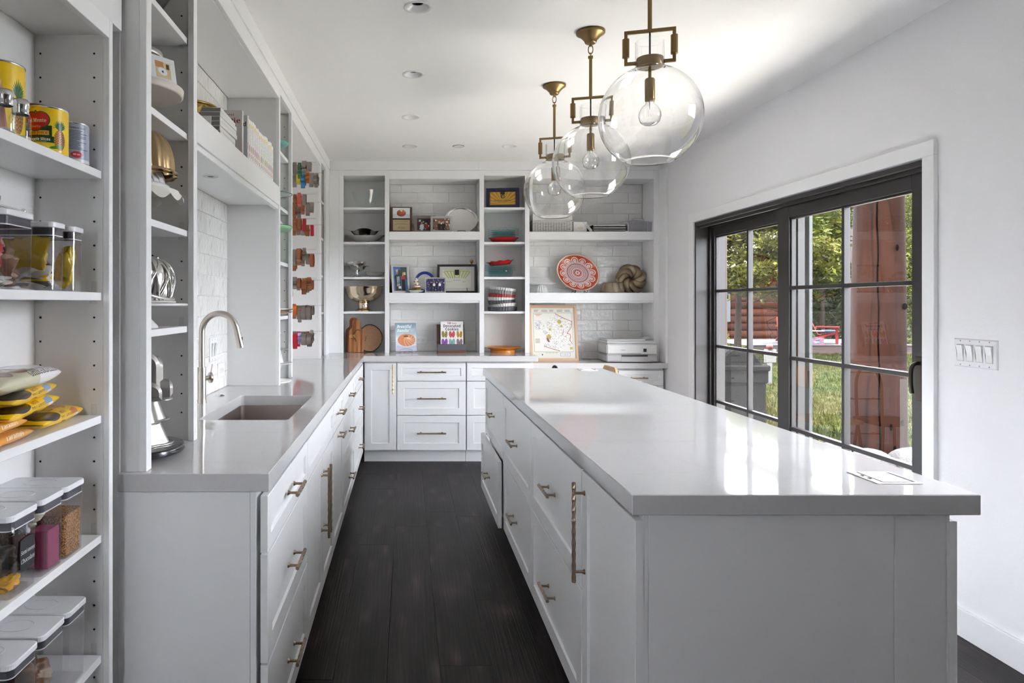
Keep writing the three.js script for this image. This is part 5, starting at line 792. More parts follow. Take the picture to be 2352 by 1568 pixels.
  part(p, 'lettering', new THREE.PlaneGeometry(0.05, 0.014).translate(-0.08, 0.112, 0.1258), printed(ctex(120, 34, (g, w, h) => { g.fillStyle = '#d5d5d5'; g.fillRect(0, 0, w, h); txt(g, 'Canon', w / 2, h / 2, 'bold 28px serif', '#333'); }), 0.4)); part(p, 'model_mark', new THREE.PlaneGeometry(0.03, 0.008).translate(0.17, 0.02, 0.1258), printed(ctex(90, 24, (g, w, h) => { g.fillStyle = '#b3b3b4'; g.fillRect(0, 0, w, h); txt(g, 'TS6420', w / 2, h / 2, '18px sans-serif', '#555'); }), 0.4));
}
// ================= pantry goods =================
const clearP = phys([0.93, 0.93, 0.94], 0.02, { transmission: 1, thickness: 0, ior: 1.46 });
const clearS = phys([0.96, 0.96, 0.97], 0.01, { transmission: 1, thickness: 0.002, ior: 1.4 });
function rr2(w, d, r, n = 5) { const o = []; for (const [cx, cz, a0] of [[w / 2 - r, d / 2 - r, 0], [-w / 2 + r, d / 2 - r, 1], [-w / 2 + r, -d / 2 + r, 2], [w / 2 - r, -d / 2 + r, 3]]) for (let i = 0; i <= n; i++) { const a = (a0 + i / n) * PI / 2; o.push([cx + Math.cos(a) * r, cz + Math.sin(a) * r]); } return o; }
// tube of rounded-rectangle sections [[y, inset], ...]
function rprism(w, d, r, secs, capTop, capBot) {
  const P = secs.map(([y, i]) => rr2(w - 2 * i, d - 2 * i, Math.max(0.002, r - i)).map(([x, z]) => [x, y, z])), f = [], n = P[0].length;
  for (let k = 0; k + 1 < P.length; k++) for (let i = 0; i < n; i++) { const j = (i + 1) % n; f.push([P[k][j], P[k][i], P[k + 1][i], P[k + 1][j]]); }
  if (capTop) f.push([...P[P.length - 1]].reverse()); if (capBot) f.push(P[0]); return polys(f);
}
function crumple(w, h, d, seed, q = 0.25) {
  const g = new THREE.SphereGeometry(0.5, 34, 26), p = g.attributes.position, r = rng(seed), ph = r() * 30 + 5;
  for (let i = 0; i < p.count; i++) { let x = p.getX(i) * 2, y = p.getY(i) * 2, z = p.getZ(i) * 2; const m = Math.pow(Math.abs(x) ** 4 + Math.abs(y) ** 4 + Math.abs(z) ** 4, -0.25), k = 1 - q + q * 2 * Math.abs(vn(x * 2.6 + ph, y * 2.6 + z * 1.7 + ph) - 0.5) + 0.12 * (vn(x * 9 + ph, y * 7 + z * 5 + ph) - 0.5); p.setXYZ(i, x * m * k * w / 2, y * m * k * h / 2 + h / 2, z * m * k * d / 2); }
  g.computeVertexNormals(); return g;
}
const foil = (c, r = 0.3) => phys(c, r, { clearcoat: 0.6, clearcoatRoughness: 0.15 });
function canister(label, w, d, h, pos, cont, group) {   // w along x, d along z
  const c = thing('storage_canister', label, 'canister', pos, 0, group), r = 0.014;
  part(c, 'body', rprism(w, d, r, [[0.0015, 0.004], [h - 0.03, 0.0012], [h - 0.012, 0.0012]], false, true), clearP, 'clear plastic body');
  part(c, 'gasket', [rprism(w - 0.005, d - 0.005, r, [[h - 0.0278, 0], [h - 0.0125, 0]], false, false)], mat([0.07, 0.07, 0.085], 0.4), 'dark seal under the lid'); part(c, 'inner_rim', rprism(w - 0.004, d - 0.004, r, [[h - 0.0305, 0], [h - 0.0282, 0]], false, false), MT.whitePlastic);
  part(c, 'lid', [rprism(w + 0.003, d + 0.003, r + 0.0015, [[h - 0.012, 0.001], [h - 0.0105, 0], [h - 0.002, 0], [h, 0.002]], true, true), new THREE.TorusGeometry(Math.min(w, d) * 0.27, 0.0008, 6, 48).scale(Math.min(1.4, w / d), 1, 1).rotateX(PI / 2).translate(0, h, 0)], MT.whitePlastic, 'white lid with a round button');
  for (const [n, g, m, l] of cont || []) part(c, n, g, m, l);
  return c;
}
const noiseTex = (a, b, s, seed) => dtex(128, 128, (u, v) => { const t = vn(u * s + seed, v * s + seed); return [0, 1, 2].map((k) => lerp(a[k], b[k], clamp(t * 1.6 - 0.3))); });
const wrapTex = (base, cols, seed) => ctex(128, 128, (g, w, h) => { g.fillStyle = base; g.fillRect(0, 0, w, h); const r = rng(seed); for (let i = 0; i < 26; i++) { g.fillStyle = cols[i % cols.length]; g.save(); g.translate(r() * w, r() * h); g.rotate(r() * 3); g.fillRect(0, 0, 8 + r() * 30, 3 + r() * 12); g.restore(); } });
{
  const y = 1.689;
  // cans: label wraps round a lathe
  const can = (name, label, r, h, pos, turn, tex, m) => { const c = thing(name, label, 'can', pos, turn); part(c, 'label', new THREE.CylinderGeometry(r, r, h - 0.008, 48, 1, true).translate(0, h / 2, 0), m || printed(tex, 0.3)); part(c, 'rims', [lathe([[0, 0], [r - 0.002, 0], [r + 0.001, 0.002], [r + 0.001, 0.004], [r - 0.0005, 0.005]], 48), lathe([[r - 0.0005, h - 0.005], [r + 0.001, h - 0.004], [r + 0.001, h - 0.001], [r - 0.002, h], [r - 0.004, h - 0.003], [0, h - 0.003]], 48)], MT.steel); return c; };
  const pineapple = (g, x, y, s) => { g.save(); g.translate(x, y); g.scale(s, s); const gr = g.createLinearGradient(-40, 0, 40, 0); gr.addColorStop(0, '#c98a2a'); gr.addColorStop(0.5, '#b8741f'); gr.addColorStop(1, '#6e4416'); g.fillStyle = gr; g.beginPath(); g.ellipse(0, 70, 40, 72, 0, 0, 7); g.fill(); g.strokeStyle = '#5a3a12'; g.lineWidth = 2.5; g.save(); g.clip(); for (let i = -12; i < 14; i++) { g.beginPath(); g.moveTo(-60, i * 17 + 20); g.lineTo(60, i * 17 + 110); g.stroke(); g.beginPath(); g.moveTo(60, i * 17 + 20); g.lineTo(-60, i * 17 + 110); g.stroke(); } g.fillStyle = '#e0a84a'; for (let i = 0; i < 9; i++) for (let k = -3; k < 4; k++) g.fillRect(k * 14 + (i & 1 ? 7 : 0) - 2, i * 16 + 2, 4, 4); g.restore();
    for (let i = 0; i < 15; i++) { const a = -1.35 + i * 0.193; g.fillStyle = ['#1d5a26', '#2f7a38', '#174a20'][i % 3]; const L = 78 - 24 * Math.abs(a); g.beginPath(); g.moveTo(-9, 4); g.quadraticCurveTo(Math.sin(a) * L * 0.5 - 8, -L * 0.5, Math.sin(a) * L * 1.05, -Math.cos(a) * L); g.quadraticCurveTo(Math.sin(a) * L * 0.5 + 10, -L * 0.4, 9, 4); g.fill(); } g.restore(); };
  const lab = ctex(1024, 400, (g, w, h) => {
    const gr = g.createLinearGradient(0, 0, 0, h); gr.addColorStop(0, '#f2c60e'); gr.addColorStop(0.5, '#f6d21a'); gr.addColorStop(1, '#eec512'); g.fillStyle = gr; g.fillRect(0, 0, w, h);
    const X = 512; g.fillStyle = '#123c1a'; g.beginPath(); g.moveTo(X - 150, 200); g.lineTo(X + 70, 160); g.lineTo(X + 92, 160); g.lineTo(X + 92, 260); g.lineTo(X - 150, 260); g.fill(); g.fillStyle = '#d9a020'; g.fillRect(X - 120, 206, 190, 40);
    txt(g, '100% JUICE', X - 25, 227, 'bold 30px serif', '#5a2a10', 'center', 170); g.fillStyle = '#123c1a'; g.fillRect(X - 160, 254, 270, 56); txt(g, 'Pineapple Slices', X - 30, 282, 'bold 34px sans-serif', '#ffffff', 'center', 220); txt(g, 'IN 100% PINEAPPLE JUICE', X - 20, 304, '12px sans-serif', '#d8e0c8');
    g.fillStyle = '#e8b81a'; g.strokeStyle = '#e8b81a'; g.fillStyle = '#1c4a1e'; g.beginPath(); g.arc(X - 80, 112, 74, 0, 7); g.arc(X + 4, 112, 74, 0, 7); g.arc(X - 38, 150, 66, 0, 7); g.fill(); g.fillStyle = '#c4161c'; g.beginPath(); g.arc(X - 80, 112, 66, 0, 7); g.fill(); g.beginPath(); g.arc(X + 4, 112, 66, 0, 7); g.fill(); g.beginPath(); g.arc(X - 38, 150, 58, 0, 7); g.fill(); txt(g, 'Del Monte', X - 38, 118, 'bold 46px serif', '#fff', 'center', 176); txt(g, 'Quality', X - 38, 172, 'italic 24px serif', '#f0c8a0'); g.fillStyle = '#1c4a1e'; g.beginPath(); g.moveTo(X - 56, 46); g.lineTo(X - 38, 26); g.lineTo(X - 20, 46); g.fill();
    g.fillStyle = '#f2d84a'; g.strokeStyle = '#d9b020'; g.lineWidth = 3; for (let i = 0; i < 4; i++) { g.beginPath(); g.arc(X - 120 + i * 52, 372, 56, 0, 7); g.fill(); g.stroke(); } pineapple(g, X + 158, 190, 1.28); g.fillStyle = '#4a8a2a'; g.beginPath(); g.ellipse(X + 130, 344, 60, 14, -0.2, 0, 7); g.fill();
    pineapple(g, 100, 165, 1.25); g.fillStyle = '#123c1a'; g.fillRect(840, 60, 150, 280); g.fillStyle = '#e8e8d8'; for (let i = 0; i < 14; i++) g.fillRect(855, 80 + i * 17, 118, 5);
  });
  can('pineapple_can', 'short yellow pineapple slices can on the top pantry shelf', 0.0425, 0.108, [-0.812, y, -1.545], -3.03, lab);
  can('pineapple_can', 'tall yellow pineapple juice can at the left of the top pantry shelf', 0.052, 0.178, [-0.872, y, -1.455], 0.75, lab);
  const bt = ctex(512, 220, (g, w, h) => { g.fillStyle = '#9fa6b8'; g.fillRect(0, 0, w, h); g.fillStyle = '#3d4252'; const r = rng(5); for (const x0 of [60, 320]) { txt(g, 'Clabber Girl', x0 + 62, 24, 'bold 15px sans-serif', '#3d4252'); for (let i = 0; i < 14; i++) g.fillRect(x0, 40 + i * 8, 60 + r() * 70, 3); g.fillStyle = '#c22a38'; g.beginPath(); g.ellipse(x0 + 60, 176, 30, 18, 0, 0, 7); g.fill(); g.fillRect(x0 + 76, 168, 20, 14); txt(g, 'SEE LID', x0 + 60, 176, 'bold 10px sans-serif', '#fff'); g.fillStyle = '#3d4252'; } g.fillStyle = '#d8dade'; g.fillRect(0, 200, w, 20); });
  can('baking_tin', 'small blue grey tin with a red logo at the end of the top pantry shelf', 0.036, 0.1, [-0.802, y, -1.64], 2.3, bt);
  const ct = ctex(256, 128, (g, w, h) => { g.fillStyle = '#d8d2c8'; g.fillRect(0, 0, w, h); for (let i = 0; i < 4; i++) txt(g, 'MOLASSES', 20 + i * 64, 36, 'bold 20px sans-serif', '#3a2c22'); for (let i = 0; i < 5; i++) { g.fillStyle = '#8a6a4a'; g.fillRect(0, 70 + i * 10, w, 4); } });
  const ck = thing('cocoa_tin', 'white tin with a brown lid behind the pineapple slices can', 'can', [-0.872, y, -1.605]); part(ck, 'label', new THREE.CylinderGeometry(0.046, 0.046, 0.112, 40, 1, true).translate(0, 0.056, 0), printed(ct, 0.4)); part(ck, 'lid', lathe([[0.047, 0.104], [0.0485, 0.106], [0.0485, 0.126], [0.046, 0.129], [0, 0.129]], 40), mat([0.16, 0.075, 0.035], 0.4), 'brown lid');
  const sg = thing('spice_tub', 'small green and white tub squeezed between shakers and cans', 'tub', [-0.852, y, -1.515]); part(sg, 'label', new THREE.CylinderGeometry(0.0185, 0.0185, 0.062, 28, 1, true).translate(0, 0.031, 0), printed(ctex(128, 64, (g, w, h) => { g.fillStyle = '#6da436'; g.fillRect(0, 0, w, h); for (let i = 0; i < 4; i++) { g.fillStyle = '#dfe8d8'; g.fillRect(i * 32 + 12, 28, 14, 22); g.fillStyle = '#2c5fae'; g.beginPath(); g.arc(i * 32 + 18, 15, 9, 0, 7); g.fill(); } }), 0.4)); part(sg, 'lid', lathe([[0.019, 0.056], [0.0195, 0.058], [0.0195, 0.068], [0, 0.069]], 28), mat([0.2, 0.3, 0.16], 0.4));
  const sk = thing('glass_shaker', 'square-shouldered glass shaker with a chrome lid in front of the tall yellow can', 'shaker', [-0.792, y, -1.40]);
  part(sk, 'jar', lathe([[0, 0.002], [0.019, 0.002], [0.0205, 0.006], [0.0205, 0.048], [0.018, 0.058], [0.0145, 0.064]], 36), MT.glass); part(sk, 'sugar', lathe([[0, 0.003], [0.0185, 0.004], [0.0185, 0.012], [0, 0.013]], 30), mat([0.55, 0.50, 0.44], 0.9), 'pale sugar inside'); part(sk, 'lid', lathe([[0.0155, 0.058], [0.0168, 0.06], [0.0155, 0.063], [0.0168, 0.066], [0.0155, 0.07], [0.0172, 0.073], [0.0172, 0.082], [0.014, 0.088], [0, 0.09]], 36), MT.chrome);
  copyOf(sk, 'glass shaker with a chrome lid cut off by the picture edge', [-0.787, y, -1.335], 0.5);
  const pk = thing('pink_packet', 'pink packet corner with a white spot behind the glass shakers', 'packet', [-0.846, y, -1.395], 0.5); part(pk, 'packet', lb(-0.03, 0.03, 0, 0.13, -0.008, 0.008, 0.003).rotateZ(0.12), mat([0.62, 0.28, 0.24], 0.6)); part(pk, 'spot', cyl(0.018, 0.018, 0.001, 24).rotateX(PI / 2).translate(0.002, 0.085, 0.0085), MT.white);
}
{
  const y = 1.387;
  canister('clear canister holding a red bag, nearest on the second pantry shelf', 0.15, 0.104, 0.155, [-0.838, y, -1.352], [['red_bag', crumple(0.12, 0.1, 0.05, 3, 0.35).translate(0, 0.02, 0.022), foil([0.42, 0.02, 0.02])], ['brown_bag', crumple(0.12, 0.085, 0.05, 8, 0.35).translate(0.0, 0.006, -0.024), printed(wrapTex('#7d5a44', ['#a58a74', '#5a3d2c', '#c7b6a8'], 2), 0.35)], ['clear_wrap', crumple(0.11, 0.03, 0.07, 15, 0.5).translate(0.01, 0.005, 0), foil([0.5, 0.46, 0.44], 0.2)]]);
  canister('clear slim canister with a torn yellow bag, in the middle of the second pantry shelf', 0.15, 0.06, 0.15, [-0.838, y, -1.502], [['yellow_bag', crumple(0.12, 0.1, 0.026, 21, 0.4).rotateX(0.1).translate(0.01, 0.03, 0.008), foil([0.55, 0.36, 0.02])], ['printed_bag', crumple(0.125, 0.06, 0.045, 25, 0.3).translate(0.0, 0.005, 0.002), printed(wrapTex('#c9c4bd', ['#5a544e', '#8c867e', '#d9a81e', '#efece6'], 4), 0.4)]]);
  canister('clear slim canister with a knotted yellow bag, farthest on the second pantry shelf', 0.14, 0.056, 0.15, [-0.834, y, -1.593], [['yellow_bag', [crumple(0.05, 0.09, 0.034, 31, 0.3).translate(0.035, 0.004, 0), crumple(0.03, 0.06, 0.026, 33, 0.3).translate(0.042, 0.05, -0.004)], foil([0.6, 0.42, 0.01])], ['dark_bag', crumple(0.05, 0.07, 0.03, 35, 0.3).translate(-0.02, 0.004, 0), foil([0.12, 0.08, 0.1])]]);
  const s = thing('metal_scoop', 'polished metal measuring scoop lying on the red bag canister', 'scoop', [-0.81, y + 0.1555, -1.335]);
  part(s, 'handle', [rod([0, 0.012, -0.01], [0.012, 0.008, -0.082], 0.0035, 12, 0.0028), new THREE.SphereGeometry(0.0062, 14, 10).translate(0.012, 0.0085, -0.086)], MT.chrome); part(s, 'bowl', grid((u, v) => { const a = u * 2 * PI, q = v * PI / 2; return [Math.cos(a) * 0.024 * Math.sin(q), 0.026 - 0.024 * Math.cos(q), 0.02 + Math.sin(a) * 0.028 * Math.sin(q)]; }, 36, 12), MT.chrome);
  single('glass_jar', 'small clear glass jar at the picture edge on the second pantry shelf', 'jar', [lathe([[0, 0.002], [0.017, 0.002], [0.023, 0.01], [0.023, 0.022], [0.014, 0.034]], 36), new THREE.SphereGeometry(0.014, 20, 12).translate(0, 0.03, 0)], phys([0.9, 0.95, 0.92], 0.02, { transmission: 1, thickness: 0 }), [-0.782, y, -1.285]);
}
// bags: pillow of length l along z, printed round the girth
function pillow(w, h, l, seed) {
  const r = rng(seed), ph = r() * 20 + 4;
  const g = grid((u, v) => { const t = u * 2 - 1, e = Math.pow(1 - Math.pow(Math.abs(t), 3.2), 0.55), a = v * 2 * PI, k = 1 + 0.14 * (vn(u * 7 + ph, Math.cos(a) * 2 + ph) - 0.5) * 2; const ca = Math.cos(a), sa = Math.sin(a), sq = (x) => Math.sign(x) * Math.pow(Math.abs(x), 0.72); return [sq(ca) * w / 2 * (0.93 + 0.07 * e), h / 2 + sq(sa) * h / 2 * Math.max(0.05, e) * k, -t * l / 2]; }, 44, 36);
  return g;
}
{
  const y = 1.082;
  const choc = (base, word, o = {}) => ctex(512, 256, (g, w, h) => {   // u along the bag, v round: 0 = +x side, 0.25 = top
    g.fillStyle = base; g.fillRect(0, 0, w, h); const Y = (v) => h * (1 - v);
    if (o.cookie) { g.fillStyle = '#7a4526'; for (const [x, q] of [[120, 0.3], [230, 0.33]]) { g.beginPath(); g.ellipse(x, Y(0.24), 62, 30, 0, 0, 7); g.fill(); } g.fillStyle = '#d2b48c'; const r = rng(2); for (let i = 0; i < 26; i++) { g.beginPath(); g.ellipse(70 + r() * 220, Y(0.2 + 0.1 * r()), 8, 4, 0, 0, 7); g.fill(); } g.fillStyle = '#ece9ea'; g.fillRect(300, 0, 212, h); txt(g, o.word2, 300, Y(0.33), 'bold 34px serif', '#26222a', 'center', 190); txt(g, word, 350, Y(0.09), 'bold 40px serif', '#26222a', 'center', 230); txt(g, 'CLASSIC WHITE', 450, Y(0.16), '18px serif', '#26222a', 'center', 110); }
    else { g.fillStyle = '#2a1a12'; g.beginPath(); g.ellipse(110, Y(0.14), 90, 34, 0.1, 0, 7); g.fill(); const r = rng(4); for (let i = 0; i < 30; i++) { g.fillStyle = i & 1 ? '#3d281c' : '#17100b'; g.beginPath(); g.arc(40 + r() * 140, Y(0.08 + r() * 0.13), 9, 0, 7); g.fill(); } for (const v of [0.03, 0.24]) { txt(g, 'NESTLE', 250, Y(v) - 16, 'bold 17px sans-serif', '#4a2a10'); txt(g, word, 262, Y(v) + 8, 'bold 25px sans-serif', '#4a2a10', 'center', 140); g.fillStyle = o.patch || '#7f9cc4'; g.save(); g.translate(370, Y(v)); g.rotate(-0.12); g.fillRect(-38, -20, 78, 40); g.restore(); } g.fillStyle = '#e8e6f0'; g.beginPath(); g.ellipse(396, Y(0.96), 26, 16, 0, 0, 7); g.fill(); g.fillStyle = '#5a4010'; g.fillRect(200, Y(0.95), 60, 5); g.fillRect(200, Y(0.97), 40, 5); }
  });
  const bag = (label, w, h, l, pos, turn, tex, seed, tilt = 0) => { const b = thing('baking_bag', label, 'bag', pos, turn), m = phys([1, 1, 1], 0.28, { map: tex, clearcoat: 0.5, clearcoatRoughness: 0.2 }); const g = pillow(w, h, l, seed); g.rotateX(tilt); part(b, 'pouch', g, m); return b; };
  const yel = choc('#f2c40c', 'TOLL HOUSE'), yel2 = choc('#efc210', 'TOLL HOUSE', { patch: '#c9683a' });
  bag('flat yellow chocolate chip bag with an orange patch, on the shelf board', 0.125, 0.036, 0.24, [-0.845, y, -1.565], 0.12, yel2, 3);
  bag('lower of two yellow chip bags under the cream bag', 0.12, 0.036, 0.27, [-0.853, y + 0.036, -1.465], 0.14, yel, 5, 0.03);
  bag('upper of two yellow chip bags under the cream bag', 0.12, 0.032, 0.27, [-0.857, y + 0.066, -1.47], 0.18, yel, 8, 0.03);
  bag('cream chip bag with a cookie picture on top of the yellow bags', 0.128, 0.046, 0.3, [-0.858, y + 0.092, -1.455], 0.1, choc('#cfcbb0', 'GHIRARDELLI', { cookie: 1, word2: 'BAKING CHIPS' }), 9, 0.02);
  const cara = ctex(256, 128, (g, w, h) => { const gr = g.createLinearGradient(0, 0, w, 0); gr.addColorStop(0, '#e39a2a'); gr.addColorStop(1, '#e0a45c'); g.fillStyle = gr; g.fillRect(0, 0, w, h); for (const v of [0.04, 0.22]) txt(g, 'caramel', 150, h * (1 - v), 'italic bold 22px sans-serif', '#f6e6cf'); g.fillStyle = '#2e1a10'; g.fillRect(20, 84, 60, 16); });
  bag('lower orange caramel bag at the front of the pantry shelf', 0.1, 0.024, 0.2, [-0.822, y, -1.33], 0.06, cara, 12);
  bag('upper orange caramel bag at the front of the pantry shelf', 0.1, 0.024, 0.2, [-0.83, y + 0.022, -1.325], 0.1, cara, 14);
}
{
  const g4 = 0.785, g5 = 0.486, gt = noiseTex([0.36, 0.22, 0.11], [0.78, 0.60, 0.38], 64, 3), gr = printed(gt, 0.9); gt.repeat.set(9, 9);
  canister('clear canister of brown grain, farthest on the fourth pantry shelf', 0.162, 0.094, 0.163, [-0.843, g4, -1.572], [['grain', rprism(0.152, 0.084, 0.012, [[0.005, 0.002], [0.098, 0]], true, true), gr, 'brown grain']]);
  canister('clear canister with a red pouch and pink carton, in the middle of the fourth shelf', 0.162, 0.098, 0.163, [-0.843, g4, -1.474], [['red_pouch', crumple(0.05, 0.088, 0.03, 41, 0.25).translate(0.03, 0.004, 0.026), foil([0.13, 0.008, 0.012])], ['foil_top', crumple(0.028, 0.04, 0.02, 43, 0.4).translate(0.03, 0.082, 0.026), foil([0.5, 0.5, 0.52], 0.15)], ['white_bag', crumple(0.13, 0.05, 0.07, 45, 0.4).translate(0.0, 0.088, -0.002), foil([0.62, 0.56, 0.44], 0.4)],
    ['carton', lb(0.03, 0.072, 0.004, 0.085, -0.042, 0.008, 0.002), printed(ctex(128, 128, (g, w, h) => { g.fillStyle = '#5a2c5a'; g.fillRect(0, 0, w, h); g.fillStyle = '#8e2c58'; g.fillRect(0, 70, w, 58); g.fillStyle = '#e6dde2'; g.beginPath(); g.moveTo(20, 128); g.lineTo(70, 96); g.lineTo(60, 128); g.fill(); g.beginPath(); g.moveTo(60, 60); g.lineTo(86, 20); g.lineTo(92, 66); g.fill(); txt(g, 'GELATIN', 70, 74, 'bold 16px sans-serif', '#f0d8e2'); }), 0.5)]]);
  const c3 = canister('clear canister with a black chalk label, nearest on the fourth pantry shelf', 0.162, 0.1, 0.163, [-0.843, g4, -1.365], [['brown_bag', crumple(0.14, 0.09, 0.08, 51, 0.3).translate(-0.004, 0.004, 0.0), printed(wrapTex('#4a3a2c', ['#6d5138', '#2a2620', '#7a6a52', '#1c3a24'], 8), 0.4)], ['yellow_bag', crumple(0.05, 0.035, 0.06, 53, 0.35).translate(0.046, 0.004, 0.012), printed(wrapTex('#d9a010', ['#f0c030', '#8a5a4a'], 9), 0.3)]]);
  { const s = new THREE.Shape(); s.moveTo(-0.026, -0.03); s.quadraticCurveTo(0, -0.036, 0.022, -0.03); s.quadraticCurveTo(0.028, 0, 0.022, 0.03); s.quadraticCurveTo(0, 0.036, -0.026, 0.03); s.quadraticCurveTo(-0.03, 0, -0.026, -0.03); const g = clean(new THREE.ShapeGeometry(s, 8)), p = g.attributes.position, u = g.attributes.uv; for (let i = 0; i < u.count; i++) u.setXY(i, p.getX(i) / 0.06 + 0.5, p.getY(i) / 0.07 + 0.5);
    part(c3, 'chalk_label', g.rotateY(PI / 2).translate(0.0812, 0.075, -0.008), printed(ctex(240, 280, (c, w, h) => { c.fillStyle = '#26282b'; c.fillRect(0, 0, w, h); txt(c, 'Semi-sweet', w / 2, 120, 'italic 44px serif', '#d8d8d8', 'center', 200); txt(c, 'Chocolate', w / 2, 190, 'italic 46px serif', '#d8d8d8', 'center', 200); }), 0.8), 'black chalkboard label with white handwriting'); part(c3, 'button', lathe([[0, 0.006], [0.008, 0.005], [0.009, 0]], 20).rotateZ(-PI / 2).rotateY(0.5).translate(0.0815, 0.135, 0.05), MT.steel); }
  canister('empty clear canister, farthest on the fifth pantry shelf', 0.166, 0.094, 0.178, [-0.843, g5, -1.578], []);
  canister('clear canister of light brown snacks, in the middle of the fifth pantry shelf', 0.166, 0.098, 0.178, [-0.843, g5, -1.474], [['snack_bag', crumple(0.14, 0.11, 0.08, 61, 0.35).translate(0, 0.004, 0), printed(wrapTex('#6a4a2e', ['#8a6844', '#a08a74', '#4a3424'], 12), 0.4)]]);
  canister('clear canister of clear wrapped goods, nearest on the fifth pantry shelf', 0.166, 0.1, 0.178, [-0.843, g5, -1.362], [['wrapped_bag', crumple(0.14, 0.1, 0.084, 65, 0.45).translate(0, 0.004, 0), foil([0.30, 0.30, 0.33], 0.25)]]);
}
// ================= first tower =================
{
  const D = 2.02;
  single('black_bowl', 'black bowl on the top shelf of the nearest tower', 'bowl', lathe([[0, 0.002], [0.05, 0.002], [0.1, 0.03], [0.13, 0.08], [0.138, 0.12], [0.134, 0.121], [0.124, 0.08], [0, 0.01]], 56), MT.black, [-0.826, 2.2185, -D]);
  const cs = thing('cake_stand', 'cream cake stand seen from below in the nearest tower', 'cake stand', [-0.806, 1.909, -D]), cream = mat([0.66, 0.60, 0.53], 0.4);
  part(cs, 'plate', lathe([[0.034, 0.07], [0.1, 0.074], [0.132, 0.066], [0.138, 0.07], [0.14, 0.088], [0.132, 0.09], [0.12, 0.084], [0, 0.082]], 64), cream); part(cs, 'foot', lathe([[0.03, 0.072], [0.032, 0.05], [0.04, 0.02], [0.055, 0.004], [0.055, 0]], 40), cream);
  const tin = thing('cake_tin', 'grey round cake tin standing on the cream cake stand', 'tin', [-0.812, 1.992, -D]); part(tin, 'tin', lathe([[0, 0], [0.086, 0], [0.088, 0.003], [0.083, 0.006], [0.084, 0.105]], 56), mat([0.16, 0.16, 0.165], 0.4, { metalness: 0.6 })); part(tin, 'lid', lathe([[0.0845, 0.098], [0.086, 0.1], [0.086, 0.112], [0, 0.114]], 56), MT.alu);
  const cd = thing('photo_card', 'white card with a small picture leaning on the grey cake tin', 'card', [-0.704, 1.992, -D + 0.03], 0.95); part(cd, 'card', lb(-0.042, 0.042, 0, 0.092, -0.0008, 0.0008, 0.0004).rotateX(-0.2), MT.white); part(cd, 'print', new THREE.PlaneGeometry(0.05, 0.05).translate(0, 0.05, 0.0012).rotateX(-0.2), printed(ctex(128, 128, (g, w, h) => { g.fillStyle = '#d8c49a'; g.fillRect(0, 0, w, h); g.fillStyle = '#b98a58'; g.fillRect(0, 0, 70, 50); g.fillStyle = '#5a4636'; g.fillRect(92, 10, 26, 40); g.fillStyle = '#e6ecee'; g.beginPath(); g.ellipse(58, 76, 40, 30, 0.3, 0, 7); g.fill(); g.fillStyle = '#3d5a6a'; g.beginPath(); g.arc(58, 78, 9, 0, 7); g.fill(); }), 0.4));
  // scalloped stand, striped bowl, gold bundt pan
  const sc = thing('cake_stand', 'white cake stand with a scalloped skirt in the nearest tower', 'cake stand', [-0.80, 1.5965, -D]), n = 14;
  part(sc, 'plate', [lathe([[0, 0.094], [0.116, 0.094], [0.12, 0.098], [0.116, 0.1], [0, 0.1]], 64), grid((u, v) => { const a = u * 2 * PI, s = 0.5 + 0.5 * Math.abs(Math.sin(a * n / 2)), r = 0.119 + v * 0.016; return [Math.cos(a) * r, 0.098 - v * 0.034 * s, Math.sin(a) * r]; }, 224, 8)], mat([0.74, 0.72, 0.66], 0.35)); part(sc, 'foot', lathe([[0.02, 0.094], [0.018, 0.05], [0.03, 0.02], [0.05, 0.004], [0.05, 0]], 40), mat([0.74, 0.72, 0.66], 0.35));
  const sd = thing('striped_bowl', 'white swirled bundt mould with grey stripes on the scalloped stand', 'bundt pan', [-0.80, 1.697, -D]); const str = ctex(256, 64, (g, w, h) => { g.fillStyle = '#e8e6e6'; g.fillRect(0, 0, w, h); g.fillStyle = '#7d7b80'; for (let i = 0; i < 20; i++) { g.beginPath(); g.moveTo(i * 12.8, 0); g.lineTo(i * 12.8 + 4, 0); g.lineTo(i * 12.8 - 2, h); g.lineTo(i * 12.8 - 6, h); g.fill(); } });
  part(sd, 'base', lathe([[0, 0], [0.092, 0], [0.094, 0.003], [0.094, 0.012], [0.08, 0.018], [0, 0.018]], 56), MT.white); part(sd, 'mould', grid((u, v) => { const a = u * 2 * PI + v * 0.5, r = lerp(0.078, 0.05, v * v) + 0.003 * Math.cos(a * 20); return [Math.cos(a) * r, 0.018 + v * 0.06, Math.sin(a) * r]; }, 160, 10), printed(str, 0.35));
  const gb = thing('bundt_pan', 'gold fluted bundt pan resting over the striped mould', 'bundt pan', [-0.80, 1.742, -D], 0.2), gold = mat([0.38, 0.27, 0.14], 0.36, { metalness: 0.85 });
  part(gb, 'pan', grid((u, v) => { const a = u * 2 * PI + v * 0.35, q = Math.cos(v * PI / 2), k = Math.abs(Math.cos(a * 8)), r = (0.098 * Math.pow(q, 0.6) + 0.012) * (0.93 + 0.07 * k); return [Math.cos(a) * r, 0.012 + 0.118 * Math.sin(v * PI / 2), Math.sin(a) * r]; }, 192, 20), gold); part(gb, 'rim', [wavy([[0.1, 0.012], [0.114, 0.01], [0.117, 0.004], [0.112, 0]], 16, 0.005, 160), wavy([[0.1, 0.004], [0.112, 0.002], [0.113, -0.004]], 16, 0.005, 160).translate(0, -0.004, 0)], gold);
